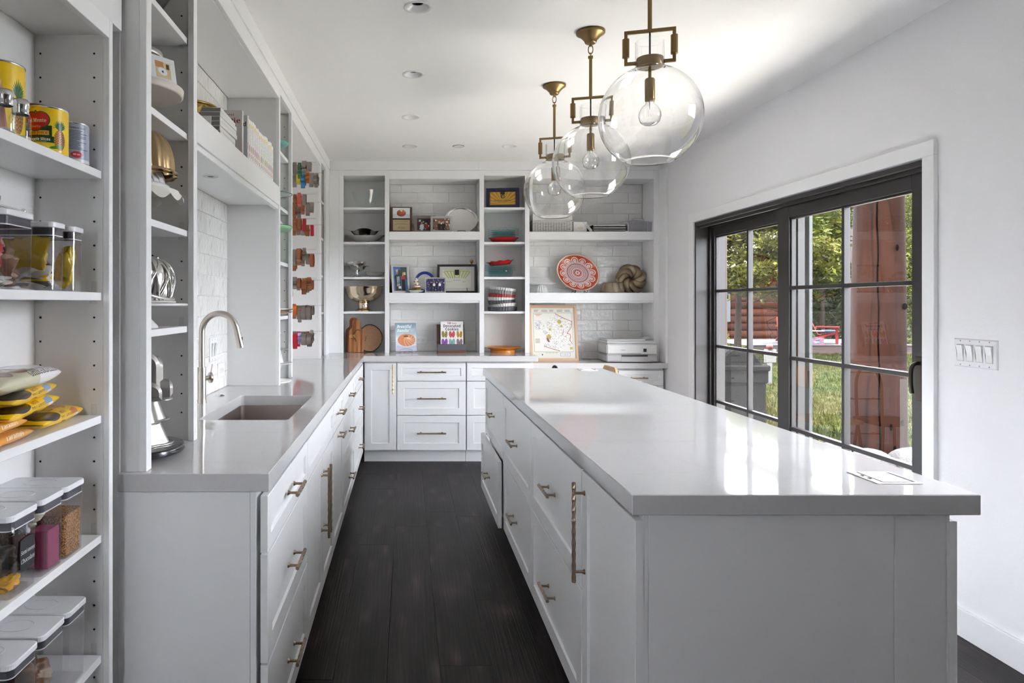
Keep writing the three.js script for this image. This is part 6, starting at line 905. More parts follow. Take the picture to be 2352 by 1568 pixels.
  // white plate stand with footed bowl and silver cathedral pan
  const gs = thing('cake_stand', 'flat white cake stand under the tilted silver bundt pan', 'cake stand', [-0.80, 1.2875, -D]); part(gs, 'plate', lathe([[0, 0.064], [0.143, 0.064], [0.146, 0.067], [0.146, 0.07], [0.143, 0.073], [0, 0.073]], 72), MT.white); part(gs, 'foot', lathe([[0.02, 0.064], [0.025, 0.045], [0.06, 0.006], [0.062, 0]], 48), MT.white);
  const fb = thing('footed_stand', 'white beaded stand carrying the tilted silver bundt pan', 'stand', [-0.80, 1.361, -D]), bd = []; for (let i = 0; i < 48; i++) { const a = i / 48 * 2 * PI; bd.push(new THREE.SphereGeometry(0.0038, 8, 6).translate(Math.cos(a) * 0.104, 0.011, Math.sin(a) * 0.104)); }
  part(fb, 'body', lathe([[0, 0], [0.11, 0], [0.112, 0.003], [0.11, 0.006], [0.102, 0.007], [0.1, 0.015], [0.094, 0.018], [0.082, 0.036], [0.076, 0.048], [0, 0.048]], 64), mat([0.70, 0.67, 0.64], 0.3)); part(fb, 'beads', bd, MT.white).userData.kind = 'stuff';
  const sb = thing('bundt_pan', 'silver bundt pan with arched ribs tilted over the white stand', 'bundt pan', [-0.80, 1.41, -D]), tl = (g) => g.rotateZ(-0.36), ribs = [];
  part(sb, 'pan', tl(grid((u, v) => { const a = u * 2 * PI, q = Math.cos(v * PI / 2), r = 0.092 * Math.pow(q, 0.62) * (0.95 + 0.05 * Math.abs(Math.cos(a * 6))) + 0.008; return [Math.cos(a) * r, 0.1 * Math.sin(v * PI / 2), Math.sin(a) * r]; }, 144, 18)), mat([0.66, 0.65, 0.64], 0.2, { metalness: 1 }));
  for (let i = 0; i < 12; i++) for (const s of [-1, 1]) { const pts = []; for (let k = 0; k <= 8; k++) { const v = k / 8 * 0.93, a = i / 12 * 2 * PI + s * k / 8 * 0.52, r = 0.096 * Math.pow(Math.cos(v * PI / 2), 0.62) + 0.009; pts.push([Math.cos(a) * r, 0.1 * Math.sin(v * PI / 2), Math.sin(a) * r]); } ribs.push(tube(pts, 0.0036, 16, 5)); }
  part(sb, 'ribs', ribs.map(tl), MT.silver); part(sb, 'rim', tl(lathe([[0.09, -0.004], [0.112, -0.004], [0.115, 0], [0.112, 0.004], [0.096, 0.004]], 64)), MT.alu);
  // turntable with novelty pans
  const tt = thing('turntable', 'round dark marble turntable on the counter in the nearest tower', 'turntable', [-0.797, CT, -1.985]); const mar = dtex(256, 256, (u, v) => { const t = vn(u * 5, v * 5, 5, 5), k = Math.pow(1 - Math.abs(2 * vn(u * 9, v * 9, 9, 9) - 1), 9); const l = 0.12 + 0.08 * t + 0.35 * k; return [l, l, l * 1.05]; });
  part(tt, 'disc', clean(lathe([[0, 0.016], [0.142, 0.016], [0.146, 0.02], [0.146, 0.031], [0.141, 0.035], [0, 0.035]], 72)), printed(mar, 0.16)); part(tt, 'base', lathe([[0, 0], [0.06, 0], [0.06, 0.016], [0, 0.016]], 40), MT.iron);
  const S = mat([0.5, 0.488, 0.48], 0.36, { metalness: 1 });
  const quat = (r, q) => { const s = []; for (let i = 0; i < 64; i++) { const a = i / 64 * 2 * PI, R = r * (1 + q * Math.cos(4 * a)); s.push([Math.cos(a) * R, Math.sin(a) * R]); } return s; };
  const lobed = (r0, r1, h, y, x) => [grid((u, v) => { const P = quat(lerp(r0, r1, v), 0.16), i = u * 64, k = Math.floor(i) % 64, p = P[k]; return [p[0] + x, y + v * h, p[1]]; }, 64, 3), ext(shp(quat(r0 + 0.012, 0.15)), 0.004, 0.001).rotateX(-PI / 2).translate(x, y - 0.003, 0), ext(shp(quat(r1, 0.16)), 0.003, 0).rotateX(-PI / 2).translate(x, y + h - 0.002, 0)];
  const np1 = thing('novelty_pan', 'silver clover-lobed cake pan upside down on the dark turntable', 'cake pan', [-0.79, CT + 0.0385, -1.985], 0.3); part(np1, 'pan', lobed(0.082, 0.06, 0.062, 0, 0), S);
  const np2 = thing('novelty_pan', 'silver clover-lobed cake pan stacked on the lower one', 'cake pan', [-0.782, CT + 0.105, -1.985], 0.75); part(np2, 'pan', lobed(0.07, 0.052, 0.058, 0, 0), S);
  const arch = (w, h) => { const s = new THREE.Shape(); s.moveTo(-w / 2, 0); s.lineTo(w / 2, 0); s.lineTo(w / 2, h - w / 2); s.absarc(0, h - w / 2, w / 2, 0, PI); s.closePath(); return s; };
  const np3 = thing('novelty_pan', 'silver figure-shaped cake pan with rounded arches topping the stack', 'cake pan', [-0.765, CT + 0.17, -1.985], 0.5);
  part(np3, 'pan', [ext(arch(0.085, 0.135), 0.06, 0.012).translate(0, 0, -0.03), ext(arch(0.07, 0.12), 0.05, 0.012).rotateY(PI / 2).translate(0.006, 0, -0.035), ext(arch(0.062, 0.05), 0.05, 0.01).translate(0.01, 0, 0.028), ext(arch(0.06, 0.052), 0.046, 0.01).rotateY(PI / 2).translate(0.036, 0, -0.02), new THREE.SphereGeometry(0.028, 24, 16).translate(-0.02, 0.125, 0.03), new THREE.SphereGeometry(0.026, 24, 16).translate(-0.015, 0.14, -0.01)], S); part(np3, 'flange', ext(rrect(-0.06, -0.055, 0.14, 0.14, 0.04), 0.004, 0.001).rotateX(-PI / 2).translate(0, -0.004, 0.0), S);
}
// ================= cookbook shelf over the sink =================
{
  const y = 1.99, gold = mat([0.50, 0.33, 0.10], 0.22, { metalness: 1 });
  const gb = thing('gold_bowl', 'gold faceted bowl behind the stacked books over the sink', 'bowl', [-0.845, y, -2.62]), f = [], N = 14, ring = (r, y, o) => [...Array(N)].map((_, i) => { const a = (i + o) / N * 2 * PI; return [Math.cos(a) * r, y, Math.sin(a) * r]; }), A = ring(0.05, 0.0, 0), B = ring(0.085, 0.05, 0.5), C = ring(0.105, 0.096, 0), E = ring(0.112, 0.116, 0.5);
  const zig = (P, Q) => { for (let i = 0; i < N; i++) { const j = (i + 1) % N; f.push([P[i], Q[i], P[j]], [P[j], Q[i], Q[j]]); } }; zig(A, B); for (let i = 0; i < N; i++) { const j = (i + 1) % N; f.push([B[i], C[j], B[j]], [B[i], C[i], C[j]]); } zig(C, E); part(gb, 'bowl', polys(f), gold); part(gb, 'rim', lathe([[0.109, 0.114], [0.118, 0.115], [0.12, 0.119], [0.118, 0.123], [0.1, 0.122]], 56), gold);
  const pageM = mat([0.30, 0.285, 0.29], 0.85), cov = mat([0.74, 0.73, 0.72], 0.4), r = rng(17);
  for (let i = 0; i < 6; i++) { const th = 0.0165, b = thing('cookbook', ['lowest white paperback lying in the stack over the sink', 'second white paperback from the bottom of the lying stack', 'third white paperback from the bottom of the lying stack', 'third white paperback from the top of the lying stack', 'second white paperback from the top of the lying stack', 'topmost white paperback lying in the stack over the sink'][i], 'book', [-0.80, y + i * 0.0172, -2.665], (r() - 0.5) * 0.06, 'white paperbacks lying over the sink'); const L = 0.105; b.position.x += (r() - 0.5) * 0.008;
    part(b, 'pages', lb(-L + 0.002, L - 0.003, 0.0012, th - 0.0012, -0.112, 0.112, 0.0004), pageM); part(b, 'cover', [lb(-L, L, 0, 0.0012, -0.115, 0.115, 0.0003), lb(-L, L, th - 0.0012, th, -0.115, 0.115, 0.0003), lb(L - 0.0025, L, 0.0012, th - 0.0012, -0.115, 0.115, 0.0003)], cov); }
  single('single_leaflet', 'thin white booklet leaning in front of the lying books', 'booklet', lb(-0.07, 0.07, 0, 0.06, -0.003, 0.003, 0.0005).rotateX(-0.1), cov, [-0.79, y, -2.51]);
  // upright books: front cover faces the camera, spine faces the room
  const spine = (k) => ctex(64, 400, (g, w, h) => { g.fillStyle = '#ecebea'; g.fillRect(0, 0, w, h); const q = rng(k + 3); g.fillStyle = '#e3c51e'; g.fillRect(14, 30 + q() * 10, 36, 34); g.save(); g.translate(w / 2, 150); g.rotate(PI / 2); txt(g, ['the best DESSERTS', 'Mini Pie RECIPES', 'Whoopie PIES', 'COOKIES 150 best', 'No-Bake TREATS'][k % 5], 0, 0, 'bold 24px sans-serif', ['#8a3a2c', '#5a2a6a', '#333', '#3a7a3a', '#a51d33'][k % 5], 'center', 170); g.restore(); g.fillStyle = ['#a8324a', '#d9a81e', '#c23a2a', '#4a9a3a', '#5a2a6a'][k % 5]; g.beginPath(); g.ellipse(w / 2, 280, 16, 40, 0, 0, 7); g.fill(); g.fillStyle = '#c8383a'; g.fillRect(22, 330, 20, 40); });
  const sp = [0, 1, 2, 3, 4].map((k) => printed(spine(k), 0.35));
  const upright = (label, d, th, h, wid, k, cover) => {
    const b = thing('cookbook', label, 'book', [XF - 0.005 - wid / 2, y, -d], 0, 'upright cookbooks over the sink'), w2 = wid / 2;
    part(b, 'pages', lb(-w2 + 0.002, w2 - 0.003, 0.001, h - 0.002, -th + 0.0012, -0.0012, 0.0003), pageM); part(b, 'cover', [lb(-w2, w2, 0, h, -0.0012, 0, 0.0003), lb(-w2, w2, 0, h, -th, -th + 0.0012, 0.0003), lb(w2 - 0.002, w2, 0, h, -th + 0.0012, -0.0012, 0.0003)], cov);
    if (k >= 0) part(b, 'spine_print', new THREE.PlaneGeometry(th - 0.001, h - 0.002).rotateY(PI / 2).translate(w2 + 0.0003, h / 2, -th / 2), sp[k % 5]);
    if (cover) part(b, 'front_print', new THREE.PlaneGeometry(wid - 0.002, h - 0.002).translate(0, h / 2, 0.0004), printed(cover, 0.35)); return b;
  };
  const pie = ctex(300, 360, (g, w, h) => { g.fillStyle = '#d9cfca'; g.fillRect(0, 0, w, h); txt(g, '175', 150, 34, 'bold 44px sans-serif', '#4a4648'); txt(g, 'best', 222, 36, '30px sans-serif', '#6a6466'); txt(g, 'Mini Pie', 186, 86, 'bold 54px serif', '#8a2f24', 'center', 210); txt(g, 'recipes', 180, 128, '30px serif', '#6a5a54'); g.fillStyle = '#8d8582'; for (let i = 0; i < 12; i++) g.fillRect(150, 158 + i * 13, 40 + (i * 37 % 60), 4); g.fillStyle = '#8a3020'; g.beginPath(); g.ellipse(170, 350, 70, 40, 0, 0, 7); g.fill(); });
  const cher = ctex(300, 360, (g, w, h) => { g.fillStyle = '#c3c9cc'; g.fillRect(0, 0, w, h); txt(g, 'Whoopie and', 170, 74, 'bold 50px sans-serif', '#2c2c30', 'center', 250); g.fillStyle = '#7d8488'; for (let i = 0; i < 11; i++) g.fillRect(190, 120 + i * 14, 40 + (i * 29 % 50), 4); g.fillStyle = '#8a1f2c'; g.beginPath(); g.arc(220, 300, 34, 0, 7); g.fill(); g.strokeStyle = '#2a2a20'; g.lineWidth = 6; g.beginPath(); g.moveTo(222, 270); g.quadraticCurveTo(240, 230, 270, 236); g.stroke(); });
  upright('upright mini pie cookbook facing the room entrance over the sink', 2.88, 0.02, 0.185, 0.2, -1, pie);
  upright('upright grey-covered cookbook with a cherry and a blue page tab', 2.975, 0.018, 0.19, 0.2, 0, cher);
  single('page_tab', 'blue paper tab sticking up from the cherry cookbook', 'tab', lb(-0.024, 0.024, 0, 0.012, -0.0006, 0.0006, 0.0003), mat([0.08, 0.15, 0.42], 0.6), [-0.78, y + 0.1905, -2.983]);
  const O = ['first', 'second', 'third', 'fourth', 'fifth', 'sixth', 'seventh', 'eighth', 'ninth', 'tenth', 'eleventh', 'twelfth', 'thirteenth', 'fourteenth', 'fifteenth', 'sixteenth'];
  let d = 3.0; for (let i = 0; i < 16; i++) { const th = 0.026 + 0.010 * r(); upright(`white-spined cookbook, ${O[i]} in the tight row past the cherry cookbook`, d, th, 0.178 + 0.014 * r(), 0.18 + 0.012 * r(), (i * 3 + (i >> 1)) % 5); d += th + 0.0035; }
}
// ================= second tower =================
{
  const D = 3.905, X = -0.80;
  const cakeStand = (label, y, r, h, m, rim = 0.02) => { const c = thing('cake_stand', label, 'cake stand', [X, y, -D]); part(c, 'plate', lathe([[0, h - 0.012], [r * 0.6, h - 0.012], [r - 0.01, h - 0.004], [r, h + rim * 0.3], [r - 0.002, h + rim * 0.4], [r - 0.014, h], [0, h - 0.004]], 64), m); part(c, 'foot', lathe([[0.022, h - 0.012], [0.018, h * 0.5], [0.04, 0.01], [0.062, 0.003], [0.062, 0]], 40), m); return c; };
  const teal = mat([0.16, 0.42, 0.40], 0.3), jade = mat([0.30, 0.58, 0.33], 0.2);
  cakeStand('teal cake stand on the top shelf past the sink', Y1 + 0.0005, 0.125, 0.05, teal);
  single('cone_pan', 'gold cone-shaped pan on the teal cake stand', 'cake pan', [lathe([[0.07, 0], [0.072, 0.003], [0.062, 0.006], [0.03, 0.06], [0.008, 0.14], [0, 0.142]], 40), new THREE.TorusGeometry(0.07, 0.003, 8, 40).rotateX(PI / 2).translate(0, 0.003, 0)], mat([0.40, 0.30, 0.16], 0.35, { metalness: 0.9 }), [X + 0.012, Y1 + 0.052, -D]);
  const gp = thing('cake_stand', 'clear ribbed glass cake stand past the sink', 'cake stand', [X, Y2 + 0.0005, -D]), ag = phys([0.82, 0.93, 0.94], 0.06, { transmission: 0.93, thickness: 0, ior: 1.5 }); part(gp, 'plate', wavy([[0.0, 0.05], [0.08, 0.05], [0.13, 0.066], [0.142, 0.074]], 20, 0.003, 120), ag); part(gp, 'foot', lathe([[0.03, 0.05], [0.02, 0.03], [0.05, 0.004], [0.055, 0]], 40), ag); part(gp, 'rim', new THREE.TorusGeometry(0.143, 0.0022, 6, 72).rotateX(PI / 2).translate(0, 0.075, 0), mat([0.10, 0.13, 0.14], 0.2), 'dark glass rim');
  cakeStand('jade green cake stand past the sink', Y3 + 0.0005, 0.145, 0.185, jade, 0.05);
  const gm = thing('geometric_pan', 'white and steel faceted pan on the jade green cake stand', 'cake pan', [X + 0.015, Y3 + 0.187, -D], 0.4); part(gm, 'pan', [new THREE.ConeGeometry(0.06, 0.09, 6, 1).translate(0.02, 0.046, 0.02), new THREE.ConeGeometry(0.05, 0.12, 5, 1).translate(-0.03, 0.061, -0.02)], MT.alu); part(gm, 'white_cone', new THREE.ConeGeometry(0.042, 0.05, 8, 1).translate(0.05, 0.026, 0.05), MT.white);
  const cp = mat([0.55, 0.33, 0.2], 0.25, { metalness: 1 }); cakeStand('copper tray stand, lower of two in the tower past the sink', Y4 + 0.0005, 0.147, 0.022, cp, 0.01);
  single('round_tray', 'pale metal round tray lying on the copper tray stand', 'tray', lathe([[0, 0], [0.14, 0], [0.15, 0.006], [0.15, 0.012], [0.145, 0.012], [0.138, 0.005], [0, 0.004]], 64), MT.nickel, [X, Y4 + 0.032, -D]);
  const ts = thing('tiered_stand', 'white tiered stand with narrow discs on the counter past the sink', 'cake stand', [X + 0.02, CT, -D]);
  part(ts, 'column', [lathe([[0.12, 0], [0.122, 0.003], [0.118, 0.006], [0.04, 0.012], [0.05, 0.05], [0.068, 0.095], [0.07, 0.1], [0, 0.1]], 48), lathe([[0.085, 0.108], [0.075, 0.11], [0.035, 0.27], [0, 0.27]], 48)], MT.white); part(ts, 'disc', lathe([[0, 0.1], [0.122, 0.1], [0.124, 0.103], [0.122, 0.108], [0, 0.109]], 56), mat([0.55, 0.55, 0.56], 0.3)); part(ts, 'disc', lathe([[0, 0.182], [0.098, 0.182], [0.1, 0.185], [0.098, 0.188], [0, 0.189]], 48), mat([0.3, 0.3, 0.31], 0.3)); part(ts, 'top', lathe([[0, 0.27], [0.06, 0.27], [0.062, 0.276], [0.05, 0.282], [0, 0.283]], 40), MT.white);
}
// ================= cookie cutters on pegs =================
{
  const outline = { star: (a) => 1 + 0.34 * Math.cos(5 * a), heart: (a) => 0.95 + 0.25 * Math.abs(Math.sin(a)) - 0.45 * Math.max(0, Math.cos(a - PI / 2)) ** 6, round: () => 1, flower: (a) => 1 + 0.18 * Math.cos(6 * a), leaf: (a) => 0.75 + 0.4 * Math.abs(Math.cos(a)) ** 3, house: (a) => 1 / Math.max(Math.abs(Math.cos(a)), Math.abs(Math.sin(a))) * 0.86, figure: (a) => 0.85 + 0.35 * Math.cos(5 * a + PI / 2) + 0.1 * Math.cos(2 * a) };
  const cutter = (shape, r, dep) => { const n = 60, P = []; for (let i = 0; i < n; i++) { const a = i / n * 2 * PI, R = outline[shape](a) * r; P.push([Math.sin(a) * R * 0.8, Math.cos(a) * R]); } const s = shp(P); s.holes.push(new THREE.Path(P.map(([x, y]) => new THREE.Vector2(x * (1 - 0.0022 / r), y * (1 - 0.0022 / r))))); return ext(s, dep, 0).rotateY(PI / 2).translate(-dep / 2, -r * outline[shape](0), 0); };
  const cols = { copper: mat([0.42, 0.17, 0.085], 0.34, { metalness: 0.85 }), tin: mat([0.36, 0.31, 0.28], 0.32, { metalness: 0.9 }), red: mat([0.48, 0.015, 0.03], 0.3), orange: mat([0.72, 0.17, 0.01], 0.3), yellow: mat([0.72, 0.55, 0.01], 0.3), blue: mat([0.06, 0.27, 0.52], 0.3), purple: mat([0.10, 0.03, 0.34], 0.3), lilac: mat([0.45, 0.36, 0.66], 0.3), coral: mat([0.62, 0.10, 0.08], 0.3), pink: mat([0.66, 0.26, 0.27], 0.3), green: mat([0.05, 0.16, 0.08], 0.3) };
  const rows = [[2.335, 'top', ['coral', 'tin', 'tin', 'green', 'tin', 'tin'], ['tin', 'yellow', 'blue', 'orange', 'tin', 'tin']], [2.115, 'second', ['orange', 'copper', 'copper', 'coral', 'tin'], ['copper', 'tin', 'copper', 'tin', 'tin']], [1.945, 'third', ['copper', 'tin', 'copper', 'copper', 'red'], ['copper', 'tin', 'tin', 'copper', 'red']], [1.73, 'fourth', ['red', 'tin', 'tin', 'copper', 'tin'], ['copper', 'copper', 'tin', 'tin', 'copper']], [1.53, 'fifth', ['copper', 'copper', 'tin', 'copper', 'copper', 'copper'], ['copper', 'tin', 'copper', 'tin', 'copper']], [1.34, 'sixth', ['pink', 'purple', 'orange', 'tin', 'tin', 'tin'], ['copper', 'tin', 'tin', 'copper', 'tin']], [1.145, 'seventh', ['orange', 'copper', 'red', 'lilac', 'tin', 'tin'], ['tin', 'red', 'tin', 'copper', 'tin']]];
  const kinds = Object.keys(outline), r = rng(23), nth = ['closest to the wall', 'second from the wall', 'third from the wall', 'third from the peg tip', 'second from the peg tip', 'at the peg tip'];
  rows.forEach(([y, rn, a, b]) => {
    const peg = thing('cutter_peg', `clear plastic peg, ${rn} of seven, carrying cookie cutters`, 'peg', [XW, y, -4.75]); part(peg, 'rods', [rod([0, 0, 0], [0.345, 0.004, 0], 0.004, 10), rod([0, 0, -0.38], [0.345, 0.004, -0.38], 0.004, 10)], MT.clip); part(peg, 'backplate', lb(0, 0.006, -0.02, 0.02, -0.41, 0.03, 0.002), MT.whitePlastic);
    [[a, 4.75, 'near'], [b, 5.13, 'far']].forEach(([list, d, w]) => list.forEach((c, i) => {
      const k = kinds[Math.floor(r() * 7)], R = 0.03 + 0.024 * r(), dep = 0.022 + 0.01 * r(), x = -0.845 + i * 0.0335 + (d > 5 ? 0.0 : 0);
      const m = single('cookie_cutter', `${c} ${k === 'round' ? 'ring' : k} cookie cutter, ${nth[Math.min(i, 5)]} on the ${rn} ${w} rod`, 'cookie cutter', cutter(k, R, dep), cols[c], [x, y + 0.003, -d], 0, 'cookie cutters hanging on the pegs'); m.rotation.x = (r() - 0.5) * 0.7; m.rotation.y = (r() - 0.5) * 0.2;
    }));
  });
}
// ================= outdoors =================
const gy = (d) => -0.1 - 0.0085 * d;
{
  // lawn
  const lt = dtex(256, 256, (u, v) => { const a = vn(u * 8, v * 8, 8, 8), b = vn(u * 90, v * 90, 90, 90), c = vn(u * 24, v * 24, 24, 24), m = clamp(a * 0.6 + c * 0.5 - 0.1); return [lerp(0.20, 0.40, m) + 0.09 * (b - 0.5), lerp(0.25, 0.34, m) + 0.09 * (b - 0.5), lerp(0.09, 0.21, m) + 0.05 * (b - 0.5)]; });
  lt.repeat.set(0.16, 0.16);
  const g = grid((u, v) => { const x = 2.45 + u * 77, d = -25 + v * 105; return [x, gy(Math.max(0, d)) + 0.03 * (vn(x * 0.4, d * 0.4) - 0.5), -d]; }, 60, 80);
  const uv = g.attributes.uv, p = g.attributes.position; for (let i = 0; i < uv.count; i++) uv.setXY(i, p.getX(i), p.getZ(i));
  struct('lawn_ground', g, phys([0.2, 0.2, 0.15], 0.95, { specularIntensity: 0.1, map: lt }));
  struct('patio', bx(2.5, 4.05, -0.3, -0.075, 2.75, 6.6, 0.004), mat([0.70, 0.68, 0.65], 0.85, { bumpMap: orange, bumpScale: 0.002 }));
  struct('ground', bx(-12, 2.4, -0.4, -0.15, -14, -0.55, 0), mat([0.06, 0.065, 0.04], 0.9));
  // grass blades
  const blade = polys([[[-0.006, 0, 0], [0.006, 0, 0], [0.002, 0.05, 0.012]], [[0.012, 0, 0.01], [0.02, 0, 0.004], [0.024, 0.042, -0.012]], [[-0.02, 0, -0.008], [-0.012, 0, -0.012], [-0.026, 0.045, 0.006]]]);
  const N = 26000, im = shadows(new THREE.InstancedMesh(blade, phys([0.48, 0.5, 0.36], 0.9, { specularIntensity: 0.1, side: THREE.DoubleSide }), N)), r = rng(31), o = new THREE.Object3D(), c = new THREE.Color();
  for (let i = 0; i < N; i++) {
    const d = 4.2 + 26 * Math.pow(r(), 1.6), t = lerp(0.36, 0.80, r()), x = Math.max(2.75, d * t);
    o.position.set(x, gy(d) - 0.012, -d); const s = 0.8 + r() * 0.9 + d * 0.02; o.scale.set(s, s * (0.7 + 0.6 * r()), s); o.rotation.set(0, r() * 6.28, 0); o.updateMatrix(); im.setMatrixAt(i, o.matrix);
    const m = clamp(vn(x * 0.9, d * 0.9) * 1.4 - 0.2 + 0.5 * (r() - 0.5)); c.setRGB(lerp(0.022, 0.055, m), lerp(0.038, 0.048, m), lerp(0.006, 0.016, m)); im.setColorAt(i, c);
  }
  im.name = 'grass'; im.userData = { label: 'sunlit short grass of the lawn outside', category: 'grass', kind: 'stuff' }; scene.add(im);
}
// bark / peeled log material
const logTex = (seed, base, dark) => { const r = rng(seed), ph = r() * 40; return dtex(512, 1024, (u, v) => {
  const w = 0.25 * vn(v * 5 + ph, u * 6, 256, 6), g = vn(u * 70 + w * 20, v * 5 + ph, 70), f = vn(u * 30, v * 12 + ph, 30), b = vn(u * 4, v * 6 + ph, 4), k = Math.pow(clamp(1 - Math.abs(vn(u * 7 + w, v * 1.7 + ph, 7) - 0.5) * 16), 4);
  const t = clamp(0.35 + 0.5 * (g - 0.5) + 0.35 * (f - 0.5) + 0.9 * (b - 0.5)); return [0, 1, 2].map((i) => lerp(base[i], dark[i], t) * (1 - 0.55 * k)); }); };
const logM = phys([0.027, 0.0145, 0.009], 0.8, { specularIntensity: 0.12, map: logTex(3, [0.66, 0.47, 0.33], [0.42, 0.25, 0.17]) }), logM2 = mat([0.034, 0.024, 0.011], 0.7, { map: logTex(4, [0.78, 0.62, 0.42], [0.52, 0.38, 0.24]) });
function logGeo(len, r0, r1, seed, wob = 0.03, seg = 36) {
  const r = rng(seed), ph = r() * 9;
  return grid((u, v) => { const a = u * 2 * PI, rr = lerp(r0, r1, v) * (1 + wob * (Math.sin(2 * a + ph + v * 2) + 0.6 * Math.sin(3 * a - ph + v * 5)) + 0.08 * wob * 10 * (vn(Math.cos(a) * 2 + 9 + ph, v * 8 + Math.sin(a) * 2 + 9) - 0.5)); return [Math.cos(a) * rr, v * len, -Math.sin(a) * rr]; }, seg, 24);
}
{
  const p = thing('log_post', 'massive peeled log post with dark cracks standing on boulders outside the patio door', 'post', [4.56, -0.12, -6.6]);
  part(p, 'log', logGeo(2.62, 0.235, 0.2, 8, 0.035), logM);
  const cr = []; let a = 0.25; const pts = []; for (let i = 0; i <= 16; i++) { a += 0.05 * Math.sin(i * 1.7) - 0.012; const q = 1.72 * PI - a * 0.55, rr = lerp(0.236, 0.201, i / 16); pts.push([Math.cos(q) * -rr, 0.05 + i * 0.155, -Math.sin(q) * rr]); }
  part(p, 'crack', tube(pts, 0.007, 60, 5), phys([0.0006, 0.0005, 0.0005], 1, { specularIntensity: 0 }), 'long dark drying crack in the log');
  const kn = []; for (const [q, y] of [[0.45, 0.32], [0.6, 0.12], [0.95, 0.36], [1.15, 1.45], [0.7, 2.0]]) kn.push(new THREE.SphereGeometry(0.026, 10, 8).scale(1, 1.2, 0.35).rotateY(PI / 2 - q - 0.3).translate(Math.cos(q) * 0.0 + Math.sin(q - 0.6) * 0.225, y, Math.cos(q - 0.6) * 0.225));
  part(p, 'knot', kn, phys([0.0015, 0.001, 0.001], 1, { specularIntensity: 0 }), 'dark round knots in the log');
  const b = thing('log_beam', 'horizontal yellowish eave log resting on the massive log post', 'beam', [4.6, 2.62, -3]);
  part(b, 'log', logGeo(16, 0.11, 0.1, 9, 0.02).rotateX(-PI / 2), logM2);
  const p2 = thing('log_post', 'slim weathered log post close beside the far door panel', 'post', [4.17, -0.18, -9]);
  part(p2, 'log', logGeo(2.6, 0.055, 0.05, 10), logM2); part(p2, 'base_plate', cyl(0.09, 0.09, 0.03, 12), MT.iron);
  const p3 = thing('log_post', 'reddish log post standing on the far deck behind the red chair', 'post', [14.28, 0.025, -22.1]);
  part(p3, 'log', logGeo(4.2, 0.15, 0.13, 12), mat([0.04, 0.021, 0.015], 0.7, { map: logM.map })); part(p3, 'base_plate', cyl(0.2, 0.2, 0.04, 14), MT.iron);
  const rs = rng(77), rockM = mat([0.016, 0.0157, 0.019], 0.85, { bumpMap: orange, bumpScale: 0.01 });
  const names = ['pale rounded boulder right against the log post base', 'large pale boulder in front of the log post, nearest the door', 'low pale boulder on the lawn side of the log post', 'small pale boulder between two larger ones at the post', 'flat pale boulder half behind the log post', 'pale boulder at the corner of the door sill'];
  [[4.22, 6.2, 0.17], [4.6, 6.12, 0.2], [5.0, 6.3, 0.19], [4.38, 5.8, 0.14], [4.14, 6.62, 0.15], [4.8, 5.68, 0.17]].forEach(([x, d, s], i) => {
    const ph = rs() * 9, g = new THREE.SphereGeometry(s, 22, 16), q = g.attributes.position;
    for (let k = 0; k < q.count; k++) { const v = V3(q.getX(k), q.getY(k), q.getZ(k)), n = 0.82 + 0.4 * vn(v.x / s * 1.1 + ph + 5, v.y / s * 1.1 + v.z / s + ph + 5); q.setXYZ(k, v.x * n * 1.15, v.y * n * 0.72, v.z * n); }
    g.computeVertexNormals(); single('boulder', names[i], 'rock', g, rockM, [x, gy(d) + s * 0.3, -d], rs() * 6);
  });
}
// trees
function leafCluster(seed, n, spread, size, sharp = 1) {
  const r = rng(seed), f = [];
  for (let i = 0; i < n; i++) {
    const c = V3(r() - 0.5, (r() - 0.5) * 0.6, r() - 0.5).multiplyScalar(spread), u = V3(r() - 0.5, (r() - 0.5) * 0.7, r() - 0.5).normalize(), w = V3(r() - 0.5, r() * 0.4, r() - 0.5).cross(u).normalize(), s = size * (0.7 + 0.6 * r());
    const P = (a, b) => c.clone().addScaledVector(u, a * s).addScaledVector(w, b * s * 0.42 * sharp).toArray();
    f.push([P(-0.5, 0), P(-0.05, -0.5), P(0.5, 0), P(-0.05, 0.5)]);
  }
  return polys(f);
}
const leafM = phys([0.40, 0.44, 0.24], 0.9, { specularIntensity: 0.1, side: THREE.DoubleSide, transmission: 0.35, thickness: 0 });
function foliage(parent, geo, n, seed, place, tint, label) {
  const im = shadows(new THREE.InstancedMesh(geo, leafM, n)), r = rng(seed), o = new THREE.Object3D(), c = new THREE.Color();
  for (let i = 0; i < n; i++) { const [x, y, z, s] = place(r, i); o.position.set(x, y, z); o.scale.setScalar(s); o.rotation.set(r() * 0.8 - 0.4, r() * 6.28, r() * 0.8 - 0.4); o.updateMatrix(); im.setMatrixAt(i, o.matrix); tint(c, r, x, y, z); im.setColorAt(i, c); }
  im.name = 'foliage'; im.userData = { kind: 'stuff', label }; parent.add(im); return im;
}
const bark = phys([0.014, 0.0105, 0.0085], 0.9, { specularIntensity: 0.1 }), barkPale = phys([0.05, 0.046, 0.04], 0.9, { specularIntensity: 0.1 });
const cMaple = leafCluster(5, 9, 0.42, 0.15), cAspen = leafCluster(6, 9, 0.5, 0.12), cSpruce = leafCluster(7, 10, 0.5, 0.2, 0.35);
function branchy(parent, h, r0, seed, n, spread, m) {
  const r = rng(seed), gs = [rod([0, -0.2, 0], [0.1 * (r() - 0.5), h, 0.1], r0, 9, r0 * 0.3)];
  for (let i = 0; i < n; i++) { const y = h * (0.28 + 0.6 * r()), a = r() * 6.28, l = spread * (0.5 + 0.5 * r()); gs.push(rod([0, y, 0], [Math.cos(a) * l, y + l * (0.3 + 0.5 * r()), Math.sin(a) * l], r0 * 0.28, 6, r0 * 0.08)); }
  part(parent, 'trunk', gs, m);
}
